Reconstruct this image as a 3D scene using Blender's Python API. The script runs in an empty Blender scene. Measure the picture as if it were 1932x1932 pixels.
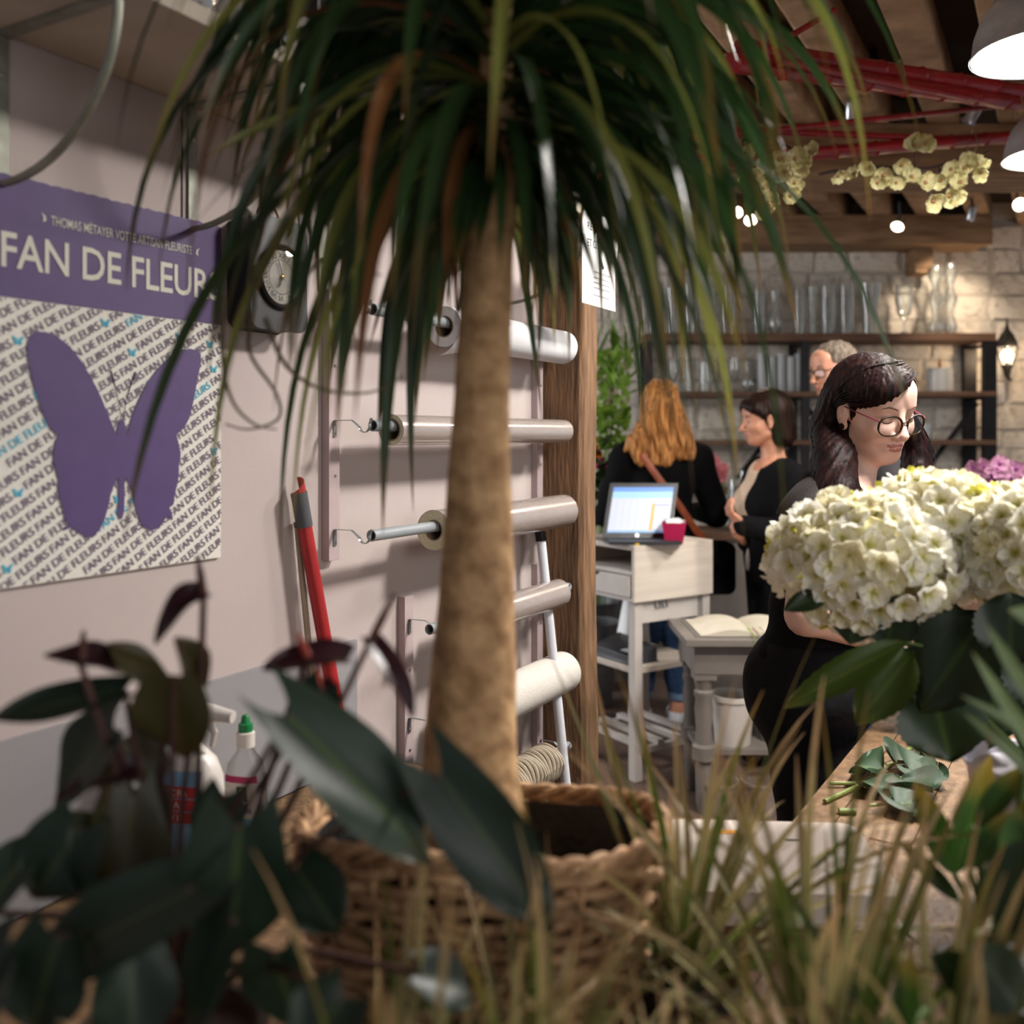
import bpy, bmesh, math, random
import numpy as np
from mathutils import Vector, Matrix, Euler, noise as mnoise
from mathutils.geometry import tessellate_polygon

# ------------------------------------------------------------------ camera, world, lights, exposure
F, CX, CY, H = 1800.0, 966.0, 822.0, 1.45      # focal length and horizon in pixels of the 1932 frame; eye height in metres
scene = bpy.context.scene
C = scene.collection
PI = math.pi
random.seed(7)

def at(u, v, Y):
    return Vector(((u - CX) / F * Y, Y, H - (v - CY) / F * Y))

def S(r, g, b):
    def f(c):
        c /= 255.0
        return c / 12.92 if c <= 0.04045 else ((c + 0.055) / 1.055) ** 2.4
    return (f(r), f(g), f(b), 1.0)

cam = bpy.data.cameras.new('camera')
cam.sensor_width = 36.0
cam.lens = F / 1932.0 * 36.0
cam.shift_y = -(966.0 - CY) / 1932.0
cam.clip_start = 0.02
cam.dof.use_dof = True
cam.dof.focus_distance = 2.05
cam.dof.aperture_fstop = 2.5
cam.dof.aperture_blades = 9
camo = bpy.data.objects.new('camera', cam)
camo.location = (0, 0, H)
camo.rotation_euler = (PI / 2, 0, 0)
C.objects.link(camo)
scene.camera = camo

world = bpy.data.worlds.new('world')
scene.world = world
world.use_nodes = True
world.node_tree.nodes['Background'].inputs[0].default_value = (0.90, 0.93, 1.0, 1)
world.node_tree.nodes['Background'].inputs[1].default_value = 0.34

def area(name, loc, target, sx, sy, power, col, shape='RECTANGLE', spread=None):
    l = bpy.data.lights.new(name, 'AREA')
    l.shape = shape
    l.size = sx
    l.size_y = sy
    l.energy = power
    l.color = col
    if spread: l.spread = spread
    o = bpy.data.objects.new(name, l)
    o.location = loc
    o.rotation_euler = (Vector(target) - Vector(loc)).to_track_quat('-Z', 'Y').to_euler()
    C.objects.link(o)
    return o

# added area lights out of view
area('added_front_fill', (2.9, -1.6, 1.9), (0.7, 2.6, 1.2), 2.6, 2.2, 58, (1.0, 0.97, 0.94))  # fill added from the right, behind the camera
area('added_left_fill', (-2.2, 5.0, 1.8), (1.2, 5.2, 1.1), 1.6, 2.2, 80, (0.94, 0.96, 1.0))  # fill added from the left for the back of the shop

vs = scene.view_settings
vs.view_transform = 'Standard'
vs.look = 'None'
vs.exposure = -0.16
vs.gamma = 1.0
vs.use_curve_mapping = False
scene.cycles.max_bounces = 8
scene.cycles.transparent_max_bounces = 12
scene.cycles.caustics_reflective = False
scene.cycles.caustics_refractive = False
scene.cycles.use_denoising = True

# ------------------------------------------------------------------ helpers: materials
MATS = {}
def _nodes(name):
    m = bpy.data.materials.new(name)
    m.use_nodes = True
    nt = m.node_tree
    return m, nt, nt.nodes['Principled BSDF']

def mat(name, c1, c2=None, scale=8.0, rough=0.5, metal=0.0, stretch=(1, 1, 1), bump=0.0, bscale=None, detail=5.0,
        spec=None, coords='Object', contrast=(0.3, 0.7), trans=0.0, ior=1.45, sheen=0.0, coat=0.0, emit=None, alpha=None, translucent=0.0, rvar=0.0):
    """principled material whose colour is a noise mix of c1 and c2, with optional noise relief"""
    if name in MATS: return MATS[name]
    m, nt, p = _nodes(name)
    L = nt.links.new
    N = nt.nodes.new
    tc = N('ShaderNodeTexCoord')
    mp = N('ShaderNodeMapping')
    mp.inputs['Scale'].default_value = stretch
    L(tc.outputs[coords], mp.inputs[0])
    src = None
    if c2 is not None:
        nz = N('ShaderNodeTexNoise')
        nz.inputs['Scale'].default_value = scale
        nz.inputs['Detail'].default_value = detail
        L(mp.outputs[0], nz.inputs['Vector'])
        cr = N('ShaderNodeValToRGB')
        cr.color_ramp.elements[0].position = contrast[0]
        cr.color_ramp.elements[1].position = contrast[1]
        cr.color_ramp.elements[0].color = c1
        cr.color_ramp.elements[1].color = c2
        L(nz.outputs[0], cr.inputs[0])
        src = cr.outputs[0]
        if rvar:
            oi = N('ShaderNodeObjectInfo')
            hs = N('ShaderNodeHueSaturation')
            mr = N('ShaderNodeMapRange')
            mr.inputs[3].default_value = 1 - rvar
            mr.inputs[4].default_value = 1 + rvar
            L(oi.outputs['Random'], mr.inputs[0])
            L(mr.outputs[0], hs.inputs['Value'])
            L(src, hs.inputs['Color'])
            src = hs.outputs[0]
        L(src, p.inputs['Base Color'])
    else:
        p.inputs['Base Color'].default_value = c1
    p.inputs['Roughness'].default_value = rough
    p.inputs['Metallic'].default_value = metal
    if spec is not None: p.inputs['Specular IOR Level'].default_value = spec
    if trans: p.inputs['Transmission Weight'].default_value = trans
    p.inputs['IOR'].default_value = ior
    if sheen: p.inputs['Sheen Weight'].default_value = sheen
    if coat:
        p.inputs['Coat Weight'].default_value = coat
        p.inputs['Coat Roughness'].default_value = 0.1
    if emit:
        p.inputs['Emission Color'].default_value = emit[0]
        p.inputs['Emission Strength'].default_value = emit[1]
    if bump:
        nb = N('ShaderNodeTexNoise')
        nb.inputs['Scale'].default_value = bscale or scale * 2
        nb.inputs['Detail'].default_value = 4
        L(mp.outputs[0], nb.inputs['Vector'])
        bp = N('ShaderNodeBump')
        bp.inputs['Strength'].default_value = bump
        bp.inputs['Distance'].default_value = 0.01
        L(nb.outputs[0], bp.inputs['Height'])
        L(bp.outputs[0], p.inputs['Normal'])
    if translucent:
        tr = N('ShaderNodeBsdfTranslucent')
        if src: L(src, tr.inputs[0])
        else: tr.inputs[0].default_value = c1
        mx = N('ShaderNodeMixShader')
        mx.inputs[0].default_value = translucent
        out = nt.nodes['Material Output']
        L(p.outputs[0], mx.inputs[1])
        L(tr.outputs[0], mx.inputs[2])
        L(mx.outputs[0], out.inputs[0])
    MATS[name] = m
    return m

def glass(name, col=(1, 1, 1, 1), rough=0.0, clear=0.72, milk=0.0):
    """thin clear glass: mostly see-through with sharp reflections, so light passes"""
    if name in MATS: return MATS[name]
    m, nt, p = _nodes(name)
    L = nt.links.new
    N = nt.nodes.new
    t = N('ShaderNodeBsdfTransparent')
    t.inputs[0].default_value = col
    g = N('ShaderNodeBsdfGlossy')
    g.inputs['Roughness'].default_value = 0.04 + rough
    lw = N('ShaderNodeLayerWeight')
    lw.inputs[0].default_value = 1 - clear
    mx = N('ShaderNodeMixShader')
    L(lw.outputs['Facing'], mx.inputs[0])
    L(t.outputs[0], mx.inputs[1])
    L(g.outputs[0], mx.inputs[2])
    last = mx
    if milk:                                        # white mixed into the colour to brighten the glass, for missing highlights
        df = N('ShaderNodeBsdfDiffuse'); df.inputs[0].default_value = (0.9, 0.92, 0.92, 1)
        m4 = N('ShaderNodeMixShader'); m4.inputs[0].default_value = milk
        L(mx.outputs[0], m4.inputs[1]); L(df.outputs[0], m4.inputs[2]); last = m4
    L(last.outputs[0], nt.nodes['Material Output'].inputs[0])
    MATS[name] = m
    return m

def leafmat(name, base, edge, tip, rough=0.35, tipstart=0.75, var=0.35, trans=0.25, stripe=None, alt=None):
    """leaf colour from its own UV (u = along the blade, v = across), varied from blade to blade"""
    if name in MATS: return MATS[name]
    m, nt, p = _nodes(name)
    L = nt.links.new
    N = nt.nodes.new
    uv = N('ShaderNodeUVMap')
    sp = N('ShaderNodeSeparateXYZ')
    L(uv.outputs[0], sp.inputs[0])
    oi = N('ShaderNodeObjectInfo')
    nz = N('ShaderNodeTexNoise')
    nz.inputs['Scale'].default_value = 25
    tc = N('ShaderNodeTexCoord')
    L(tc.outputs['Object'], nz.inputs['Vector'])
    ac = N('ShaderNodeMath'); ac.operation = 'MULTIPLY_ADD'          # distance from the midrib 0..1
    ac.inputs[1].default_value = 2; ac.inputs[2].default_value = -1
    L(sp.outputs[1], ac.inputs[0])
    ab = N('ShaderNodeMath'); ab.operation = 'ABSOLUTE'
    L(ac.outputs[0], ab.inputs[0])
    r1 = N('ShaderNodeValToRGB')
    e = r1.color_ramp.elements
    if stripe:
        e[0].position = 0.25; e[0].color = stripe
        e[1].position = 0.5; e[1].color = base
        x = r1.color_ramp.elements.new(0.95); x.color = edge
    else:
        e[0].position = 0.0; e[0].color = edge
        e[1].position = 0.12; e[1].color = base
    L(ab.outputs[0], r1.inputs[0])
    cur = r1.outputs[0]
    if alt:
        m2 = N('ShaderNodeMix'); m2.data_type = 'RGBA'
        g = N('ShaderNodeMath'); g.operation = 'GREATER_THAN'; g.inputs[1].default_value = 0.74
        L(oi.outputs['Random'], g.inputs[0])
        L(g.outputs[0], m2.inputs[0])
        L(cur, m2.inputs[6])
        m2.inputs[7].default_value = alt
        cur = m2.outputs[2]
    mr = N('ShaderNodeMapRange')
    mr.inputs[1].default_value = tipstart
    mr.inputs[2].default_value = 1.0
    L(sp.outputs[0], mr.inputs[0])
    mulr = N('ShaderNodeMath'); mulr.operation = 'MULTIPLY'
    L(mr.outputs[0], mulr.inputs[0])
    L(nz.outputs[0], mulr.inputs[1])
    mul2 = N('ShaderNodeMath'); mul2.operation = 'MULTIPLY'; mul2.inputs[1].default_value = 1.6; mul2.use_clamp = True
    L(mulr.outputs[0], mul2.inputs[0])
    m3 = N('ShaderNodeMix'); m3.data_type = 'RGBA'
    L(mul2.outputs[0], m3.inputs[0])
    L(cur, m3.inputs[6])
    m3.inputs[7].default_value = tip
    hs = N('ShaderNodeHueSaturation')
    mv = N('ShaderNodeMapRange')
    mv.inputs[3].default_value = 1 - var
    mv.inputs[4].default_value = 1 + var
    L(oi.outputs['Random'], mv.inputs[0])
    L(mv.outputs[0], hs.inputs['Value'])
    L(m3.outputs[2], hs.inputs['Color'])
    L(hs.outputs[0], p.inputs['Base Color'])
    p.inputs['Roughness'].default_value = rough
    tr = N('ShaderNodeBsdfTranslucent')
    L(hs.outputs[0], tr.inputs[0])
    mx = N('ShaderNodeMixShader')
    mx.inputs[0].default_value = trans
    L(p.outputs[0], mx.inputs[1])
    L(tr.outputs[0], mx.inputs[2])
    L(mx.outputs[0], nt.nodes['Material Output'].inputs[0])
    MATS[name] = m
    return m

# ------------------------------------------------------------------ helpers: objects
WM = {}                                             # world matrix of what has been built so far
def thing(name, label, cat, loc=(0, 0, 0), rz=0.0, group=None, kind=None):
    o = bpy.data.objects.new(name, None)
    o.empty_display_size = 0.05
    C.objects.link(o)
    o.location = loc
    o.rotation_euler = (0, 0, rz)
    WM[o.name] = Matrix.Translation(Vector(loc)) @ Matrix.Rotation(rz, 4, 'Z')
    tag(o, label, cat, group, kind)
    return o

def tag(o, label=None, cat=None, group=None, kind=None):
    if label: o['label'] = label
    if cat: o['category'] = cat
    if group: o['group'] = group
    if kind: o['kind'] = kind
    return o

def copy_tree(o, parent=None):
    c = o.copy()
    C.objects.link(c)
    c.parent = parent
    for ch in list(o.children):
        copy_tree(ch, c)
    return c

def frame(d, up=Vector((0, 0, 1))):
    d = d.normalized()
    if abs(d.dot(up)) > 0.98: up = Vector((0, 1, 0)) if abs(d.y) < 0.9 else Vector((1, 0, 0))
    x = d.cross(up).normalized()
    return x, x.cross(d).normalized()

class MB:
    """collects vertices and faces, then links them as one mesh object"""
    def __init__(s, xf=None):
        s.v = []; s.f = []; s.m = []; s.uv = {}; s.xf = xf; s.cur = 0
    def add(s, vs, fs, uvs=None):
        b = len(s.v)
        for p in vs:
            p = Vector(p)
            s.v.append(s.xf(p) if s.xf else p)
        for f in fs:
            s.f.append([i + b for i in f]); s.m.append(s.cur)
        if uvs:
            for i, q in enumerate(uvs): s.uv[b + i] = q
        return s
    def box(s, lo, hi):
        (a, b, c), (d, e, f) = lo, hi
        return s.add([(a,b,c),(d,b,c),(d,e,c),(a,e,c),(a,b,f),(d,b,f),(d,e,f),(a,e,f)],
                     [(0,3,2,1),(4,5,6,7),(0,1,5,4),(1,2,6,5),(2,3,7,6),(3,0,4,7)])
    def cbox(s, c, sz, M=None):
        x, y, z = [q / 2 for q in sz]
        vs = [Vector((i*x, j*y, k*z)) for k in (-1,1) for i, j in ((-1,-1),(1,-1),(1,1),(-1,1))]
        vs = [(M @ p if M else p) + Vector(c) for p in vs]
        return s.add(vs, [(0,3,2,1),(4,5,6,7),(0,1,5,4),(1,2,6,5),(2,3,7,6),(3,0,4,7)])
    def tube(s, pts, r, seg=8, caps=True, flat=1.0, up=Vector((0,0,1))):
        pts = [Vector(p) for p in pts]
        n = len(pts)
        rr = r if isinstance(r, (list, tuple)) else [r] * n
        vs = []; fs = []; uvs = []
        x0 = None
        for i, p in enumerate(pts):
            d = (pts[min(i+1, n-1)] - pts[max(i-1, 0)])
            if d.length < 1e-9: d = Vector((0,0,1))
            if x0 is None: x, y = frame(d, up)
            else:
                dn = d.normalized()
                x = (x0 - dn * x0.dot(dn))
                x = x.normalized() if x.length > 1e-6 else frame(d, up)[0]
                y = x.cross(dn).normalized()
            x0 = x
            for k in range(seg):
                a = 2 * PI * k / seg
                vs.append(p + x * (math.cos(a) * rr[i]) + y * (math.sin(a) * rr[i] * flat))
                uvs.append((i / max(1, n - 1), k / seg))
        for i in range(n - 1):
            for k in range(seg):
                k2 = (k + 1) % seg
                fs.append((i*seg+k, i*seg+k2, (i+1)*seg+k2, (i+1)*seg+k))
        if caps:
            fs.append(tuple(range(seg))[::-1]); fs.append(tuple(range((n-1)*seg, n*seg)))
        return s.add(vs, fs, uvs)
    def lathe(s, prof, seg=24, c=(0,0,0), M=None, cap0=True, cap1=True):
        c = Vector(c); vs = []; fs = []; n = len(prof)
        for (r, z) in prof:
            for k in range(seg):
                a = 2 * PI * k / seg
                p = Vector((r * math.cos(a), r * math.sin(a), z))
                vs.append((M @ p if M else p) + c)
        for i in range(n - 1):
            for k in range(seg):
                k2 = (k + 1) % seg
                fs.append((i*seg+k, i*seg+k2, (i+1)*seg+k2, (i+1)*seg+k))
        if cap0 and prof[0][0] > 1e-5: fs.append(tuple(range(seg))[::-1])
        if cap1 and prof[-1][0] > 1e-5: fs.append(tuple(range((n-1)*seg, n*seg)))
        return s.add(vs, fs)
    def poly(s, pts, thick=None):
        """flat (possibly concave) outline; thick = extrusion vector"""
        pts = [Vector(p) for p in pts]
        tris = tessellate_polygon([pts])
        n = len(pts)
        if thick is None:
            return s.add(pts, [tuple(t) for t in tris])
        t = Vector(thick)
        fs = [tuple(q) for q in tris] + [tuple(n + i for i in reversed(q)) for q in tris]
        fs += [(i, (i+1) % n, n + (i+1) % n, n + i) for i in range(n)]
        return s.add(pts + [p + t for p in pts], fs)
    def grid(s, P, uv=True):
        """P = rows of points"""
        nr, nc = len(P), len(P[0])
        vs = [p for row in P for p in row]
        fs = [(i*nc+j, i*nc+j+1, (i+1)*nc+j+1, (i+1)*nc+j) for i in range(nr-1) for j in range(nc-1)]
        uvs = [(i/(nr-1), j/(nc-1)) for i in range(nr) for j in range(nc)]
        return s.add(vs, fs, uvs)
    def sphere(s, c, r, seg=12, rings=8, M=None):
        rx, ry, rz = r if isinstance(r, (tuple, list)) else (r, r, r)
        c = Vector(c); vs = []; fs = []
        for i in range(rings + 1):
            t = PI * i / rings
            for k in range(seg):
                a = 2 * PI * k / seg
                p = Vector((rx*math.sin(t)*math.cos(a), ry*math.sin(t)*math.sin(a), rz*math.cos(t)))
                vs.append((M @ p if M else p) + c)
        for i in range(rings):
            for k in range(seg):
                k2 = (k+1) % seg
                fs.append((i*seg+k, (i+1)*seg+k, (i+1)*seg+k2, i*seg+k2))
        return s.add(vs, fs)
    def mesh(s, name, mats, inv=None, smooth=True, fix=True, bevel=0):
        me = bpy.data.meshes.new(name)
        vs = [inv @ p for p in s.v] if inv else s.v
        me.from_pydata([tuple(p) for p in vs], [], s.f)
        if not isinstance(mats, (list, tuple)): mats = [mats]
        for m in mats: me.materials.append(m)
        if len(mats) > 1: me.polygons.foreach_set('material_index', s.m)
        if s.uv:
            ul = me.uv_layers.new(name='UVMap')
            for l in me.loops:
                ul.data[l.index].uv = s.uv.get(l.vertex_index, (0, 0.5))
        if fix or bevel:
            bm = bmesh.new(); bm.from_mesh(me)
            bmesh.ops.remove_doubles(bm, verts=bm.verts, dist=1e-6)
            if bevel:
                es = [e for e in bm.edges if len(e.link_faces) == 2 and e.calc_face_angle(0) > 0.6]
                bmesh.ops.bevel(bm, geom=es, offset=bevel, segments=2, affect='EDGES', profile=0.6)
            bmesh.ops.recalc_face_normals(bm, faces=bm.faces)
            bm.to_mesh(me); bm.free()
        if smooth:
            me.polygons.foreach_set('use_smooth', [True] * len(me.polygons))
            try: me.set_sharp_from_angle(angle=math.radians(38 if smooth is True else smooth))
            except Exception: pass
        me.update()
        return me
    def build(s, name, mats, parent=None, local=False, smooth=True, fix=True, bevel=0):
        inv = None
        if parent is not None and not local: inv = WM[parent.name].inverted()
        me = s.mesh(name, mats, inv, smooth, fix, bevel)
        o = bpy.data.objects.new(name, me)
        C.objects.link(o)
        if parent is not None:
            o.parent = parent
            WM[o.name] = WM[parent.name]
        else:
            WM[o.name] = Matrix.Identity(4)
        return o

def link_mesh(name, me, parent=None, M=None):
    o = bpy.data.objects.new(name, me)
    C.objects.link(o)
    if parent is not None: o.parent = parent
    if M is not None:
        o.matrix_local = (WM[parent.name].inverted() @ M) if parent is not None else M
    WM[o.name] = M if M is not None else (WM[parent.name] if parent is not None else Matrix.Identity(4))
    return o

def struct(name, mb, m, parent=None, **k):
    o = mb.build(name, m, parent, **k)
    if parent is None: o['kind'] = 'structure'
    return o

def rbox(mb, lo, hi, r, axis=2, seg=5):
    """box with rounded corners, extruded along an axis"""
    ax = [i for i in range(3) if i != axis]
    a0, a1, b0, b1 = lo[ax[0]], hi[ax[0]], lo[ax[1]], hi[ax[1]]
    pts = []
    for cx, cy, st in ((a1-r, b1-r, 0), (a0+r, b1-r, 1), (a0+r, b0+r, 2), (a1-r, b0+r, 3)):
        for k in range(seg + 1):
            a = (st + k / seg) * PI / 2
            p = [0, 0, 0]; p[ax[0]] = cx + r*math.cos(a); p[ax[1]] = cy + r*math.sin(a); p[axis] = lo[axis]
            pts.append(Vector(p))
    t = [0, 0, 0]; t[axis] = hi[axis] - lo[axis]
    n = len(pts); t = Vector(t)
    mb.add(pts + [p + t for p in pts], [tuple(range(n)), tuple(range(2*n-1, n-1, -1))] + [(i, (i+1) % n, n+(i+1) % n, n+i) for i in range(n)])

def text_mesh(txt, size, offset=0.0, spacing=1.0):
    cu = bpy.data.curves.new('tmp_text', 'FONT')
    cu.body = txt; cu.size = size; cu.offset = offset; cu.space_character = spacing
    cu.resolution_u = 3
    o = bpy.data.objects.new('tmp_text', cu)
    C.objects.link(o)
    dg = bpy.context.evaluated_depsgraph_get()
    dg.update()
    me = bpy.data.meshes.new_from_object(o.evaluated_get(dg))
    bpy.data.objects.remove(o); bpy.data.curves.remove(cu)
    vs = [v.co.copy() for v in me.vertices]
    fs = [tuple(p.vertices) for p in me.polygons]
    bpy.data.meshes.remove(me)
    return vs, fs

def text_size(vs):
    xs = [p.x for p in vs]; ys = [p.y for p in vs]
    return min(xs), max(xs), min(ys), max(ys)

# ------------------------------------------------------------------ the left wall: s runs along it into the room, o is the distance off it
Y0 = 1.27
WA = Vector((-0.537 * Y0, Y0))
WT = Vector((0.498, 0.867)); WN = Vector((0.867, -0.498))
def Wp(s, z, o=0.0):
    return Vector((WA.x + s*WT.x + o*WN.x, WA.y + s*WT.y + o*WN.y, z))
def wxf(p):                                             # local (s, o, z) -> world
    return Wp(p.x, p.z, p.y)
def wsz(u, v, o=0.0):
    k = (u - CX) / F
    ax, ay = WA.x + o*WN.x, WA.y + o*WN.y
    s = (k*ay - ax) / (WT.x - k*WT.y)
    Y = ay + s*WT.y
    return s, H - (v - CY) / F * Y

# ------------------------------------------------------------------ shared materials
M_wall = mat('wall_paint', S(186,173,169), S(179,166,163), 3, rough=0.75, bump=0.05, bscale=60)
M_batten_side = mat('batten_paint', S(182,164,164), S(172,154,155), 12, rough=0.6)
M_oak = mat('old_oak', S(84,60,42), S(138,104,74), 9, rough=0.75, stretch=(6,6,0.7), bump=0.6, bscale=20)
M_joist = mat('joist_oak', S(140,110,82), S(190,156,122), 7, rough=0.85, stretch=(1,1,1), bump=0.4, bscale=18)
M_beam = mat('beam_oak', S(124,94,68), S(172,138,104), 6, rough=0.85, stretch=(0.6,4,4), bump=0.4, bscale=18)
M_dark_boards = mat('ceiling_boards', S(38,26,22), S(54,38,30), 5, rough=0.9)
M_mortar = mat('mortar', S(206,198,186), S(184,176,166), 8, rough=0.95)
M_stone = mat('limewashed_stone', S(164,154,144), S(222,212,198), 5, rough=0.95, contrast=(0.25,0.5), bump=0.5, bscale=14, rvar=0.08)
M_floor = mat('floor_tiles', S(92,72,62), S(120,98,86), 2.5, rough=0.55)
M_worktop = mat('worktop_oak', S(92,68,46), S(134,104,74), 30, rough=0.55, stretch=(1,1,1), bump=0.35, bscale=90)
M_shelfwood = mat('limed_wood', S(176,164,148), S(200,190,176), 6, rough=0.7, stretch=(1,1,1), bump=0.15, bscale=30)
M_black_metal = mat('black_steel', S(28,28,30), S(40,38,38), 20, rough=0.45, metal=0.5)
M_grey_metal = mat('zinc', S(132,136,138), S(150,154,156), 30, rough=0.4, metal=0.75)
M_screw = mat('screw_steel', S(200,200,200), rough=0.3, metal=1.0)
M_white_gloss = mat('white_gloss', S(232,232,230), rough=0.3)

# ------------------------------------------------------------------ structure
struct('wall_left', MB(wxf).box((-2.6, -0.16, 0), (1.60, 0, 3.16)), M_wall, smooth=False)
struct('floor', MB().box((-4, -2, -0.05), (5.2, 7.1, 0)), M_floor, smooth=False)
# shadow joint between the two wall boards behind the shelf uprights
s1, z1 = wsz(343, 300)
struct('trim_1', MB(wxf).box((s1-0.0015, 0.0, 1.70), (s1+0.0015, 0.0012, 1.985)), mat('joint_shadow', S(70,58,58), rough=0.9), smooth=False)
# grey splash panel along the worktop
sa, za = wsz(182, 1348); sb, zb = wsz(543, 1239)
struct('trim_2', MB(wxf).box((-1.2, 0.0, 0.80), (wsz(668, 1400)[0], 0.008, (za+zb)/2)), mat('splash_grey', S(150,148,150), S(142,140,144), 5, rough=0.5), smooth=False)

wb = struct('wall_back', MB().box((-1.6, 7.05, 0), (5.0, 7.25, 3.2)), M_mortar, smooth=False)
stone_meshes = []
rnd = random.Random(3)
for k in range(8):
    w, h, d = 1, 1, 1
    mb = MB()
    def J(a): return a + rnd.uniform(-0.06, 0.06)
    o_ = [(-.5,-.5),(0,-.53),(.5,-.5),(.53,0),(.5,.5),(0,.53),(-.5,.5),(-.53,0)]
    base = [(J(x)*1.0, 0.0, J(z)) for x, z in o_]
    front = [(x*0.80, -1.0 + rnd.uniform(-0.15,0.15), z*0.82) for x, _, z in base]
    mb.add(base + front + [(0, -1.12, 0)], [(i, (i+1) % 8, 8+(i+1) % 8, 8+i) for i in range(8)] + [(8+i, 8+(i+1) % 8, 16) for i in range(8)])
    stone_meshes.append(mb.mesh('stone', M_stone, smooth=60))
z = 0.62
while z < 2.95:
    h = rnd.uniform(0.12, 0.19)
    x = 0.2 + rnd.uniform(0, 0.15)
    while x < 4.0:
        w = rnd.uniform(0.2, 0.42)
        o = link_mesh('stone', rnd.choice(stone_meshes), wb, Matrix.Translation((x + w/2, 7.055, z + h/2)) @ Matrix.Diagonal((w*0.97, rnd.uniform(0.012, 0.032), h*0.95, 1)))
        x += w
    z += h

ceil = struct('ceiling', MB().box((-5.5, -2, 3.17), (5.2, 7.2, 3.25)), M_dark_boards, smooth=False)
jl = MB()
q = -2.9
k = 0
while q < 2.6:
    # a joist runs along the wall direction; q is its distance across
    def jx(p, q=q):
        b = Vector((WN.x*q, WN.y*q))
        return Vector((b.x + p.x*WN.x + p.y*WT.x, b.y + p.x*WN.y + p.y*WT.y, p.z))
    y_from = (-0.8 - WN.y*q) / WT.y; y_to = (7.04 - WN.y*q) / WT.y
    mb = MB(jx)
    n = 8
    rows = []
    wob = rnd.uniform(-0.01, 0.01)
    for i in range(n + 1):
        yy = y_from + (y_to - y_from) * i / n
        e = rnd.uniform(-0.006, 0.006)
        rows.append([(-0.07+e, yy, 3.17), (-0.072+e, yy, 3.02+e), (-0.062, yy, 3.01+e), (0.062, yy, 3.01+e), (0.07+e, yy, 3.02), (0.07+e, yy, 3.17)])
    mb.grid(rows)
    mb.build('joist', M_joist, ceil, smooth=30)
    q += 0.30 + rnd.uniform(-0.012, 0.012)
    k += 1
MB().box((-4.5, 4.76, 2.76), (5.2, 5.16, 3.01)).build('cross_beam', M_beam, ceil, bevel=0.015)
MB().box((-1.5, 6.72, 2.80), (3.39, 7.05, 3.01)).build('wall_plate', M_beam, ceil, bevel=0.015)
MB().box((2.90, 6.86, 2.62), (3.03, 7.05, 2.80)).build('beam_stub', M_beam, ceil, bevel=0.01)

# oak post at the end of the left wall
pm = MB(wxf)
n = 14
for i in range(n + 1):
    pass
rows = []
for i in range(n + 1):
    zz = 3.01 * i / n
    r1, r2, r3 = [rnd.uniform(-0.004, 0.004) for _ in range(3)]
    lean = 0.010 * (1 - zz / 1.6)
    o1 = 0.128 + lean + r1
    sA, sB = 1.52 + r2, 1.615 + r3
    rows.append([(sA, 0.004, zz), (sA, o1-0.012, zz), (sA+0.010, o1, zz), (sB-0.010, o1, zz), (sB, o1-0.012, zz), (sB, 0.004, zz), (sA, 0.004, zz)])
pm.grid(rows)
post = pm.build('timber_post', M_oak, smooth=35)
tag(post, 'weathered oak timber post at the end of the mauve wall', 'post', kind='structure')

# ------------------------------------------------------------------ counters made of boards that run along the wall direction
def clip(poly, a, b, c):                                       # keep a*x + b*y <= c
    out = []
    for i in range(len(poly)):
        p, q_ = poly[i], poly[(i+1) % len(poly)]
        dp, dq = a*p[0]+b*p[1]-c, a*q_[0]+b*q_[1]-c
        if dp <= 0: out.append(p)
        if dp*dq < 0:
            t = dp/(dp-dq)
            out.append((p[0]+(q_[0]-p[0])*t, p[1]+(q_[1]-p[1])*t))
    return out
ZC = 0.80
def boards(root, poly, d, w, z1, th, m):
    """boards of width w along direction d that fill a convex outline"""
    nx, ny = d[1], -d[0]
    qs = [nx*p[0]+ny*p[1] for p in poly]
    q0 = min(qs); i = 0
    while q0 + i*w < max(qs) - 0.004:
        a, b = q0+i*w+0.0013, q0+(i+1)*w-0.0013
        pc = clip(clip(list(poly), nx, ny, b), -nx, -ny, -a)
        i += 1
        if len(pc) < 3: continue
        dz = rnd.uniform(-0.0012, 0.0012)
        MB().poly([(x, y, z1+dz) for x, y in pc], (0, 0, -th)).build('board', m, root, smooth=False, bevel=0.0012)
M_seam = mat('seam_dust', S(60,44,32), S(176,160,140), 60, rough=0.9)
def under(root, poly, z1, th):
    MB().poly([(x, y, z1) for x, y in poly], (0, 0, -th)).build('underlay', M_seam, root, smooth=False)

wl = lambda s: (WA.x + s*WT.x + 0.012*WN.x, WA.y + s*WT.y + 0.012*WN.y)
near = [wl(-1.05), (0.9, 0.22), (1.12, 1.30), (0.462, 1.598), (0.309, 1.618), wl(0.772)]
near = [wl(-1.05), (0.638, 0.22), (0.470, 1.600), (0.309, 1.618), wl(0.772)]
cnt = thing('counter', 'long plank-topped counter under the potted plants, along the mauve wall', 'counter', (-0.3, 1.0, 0))
boards(cnt, near, (WT.x, WT.y), 0.075, ZC, 0.022, M_worktop)
under(cnt, near, ZC-0.0215, 0.02)
mb = MB()
inner = [wl(-1.0), (0.55, 0.27), (0.42, 1.54), (0.30, 1.56), wl(0.70)]
mb.poly([(x*0.97, y*0.97+0.02, ZC-0.042) for x, y in inner], (0, 0, -(ZC-0.042)))
mb.build('cabinet', mat('counter_front', S(86,70,60), S(100,84,72), 8, rough=0.7), cnt, smooth=False)

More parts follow.
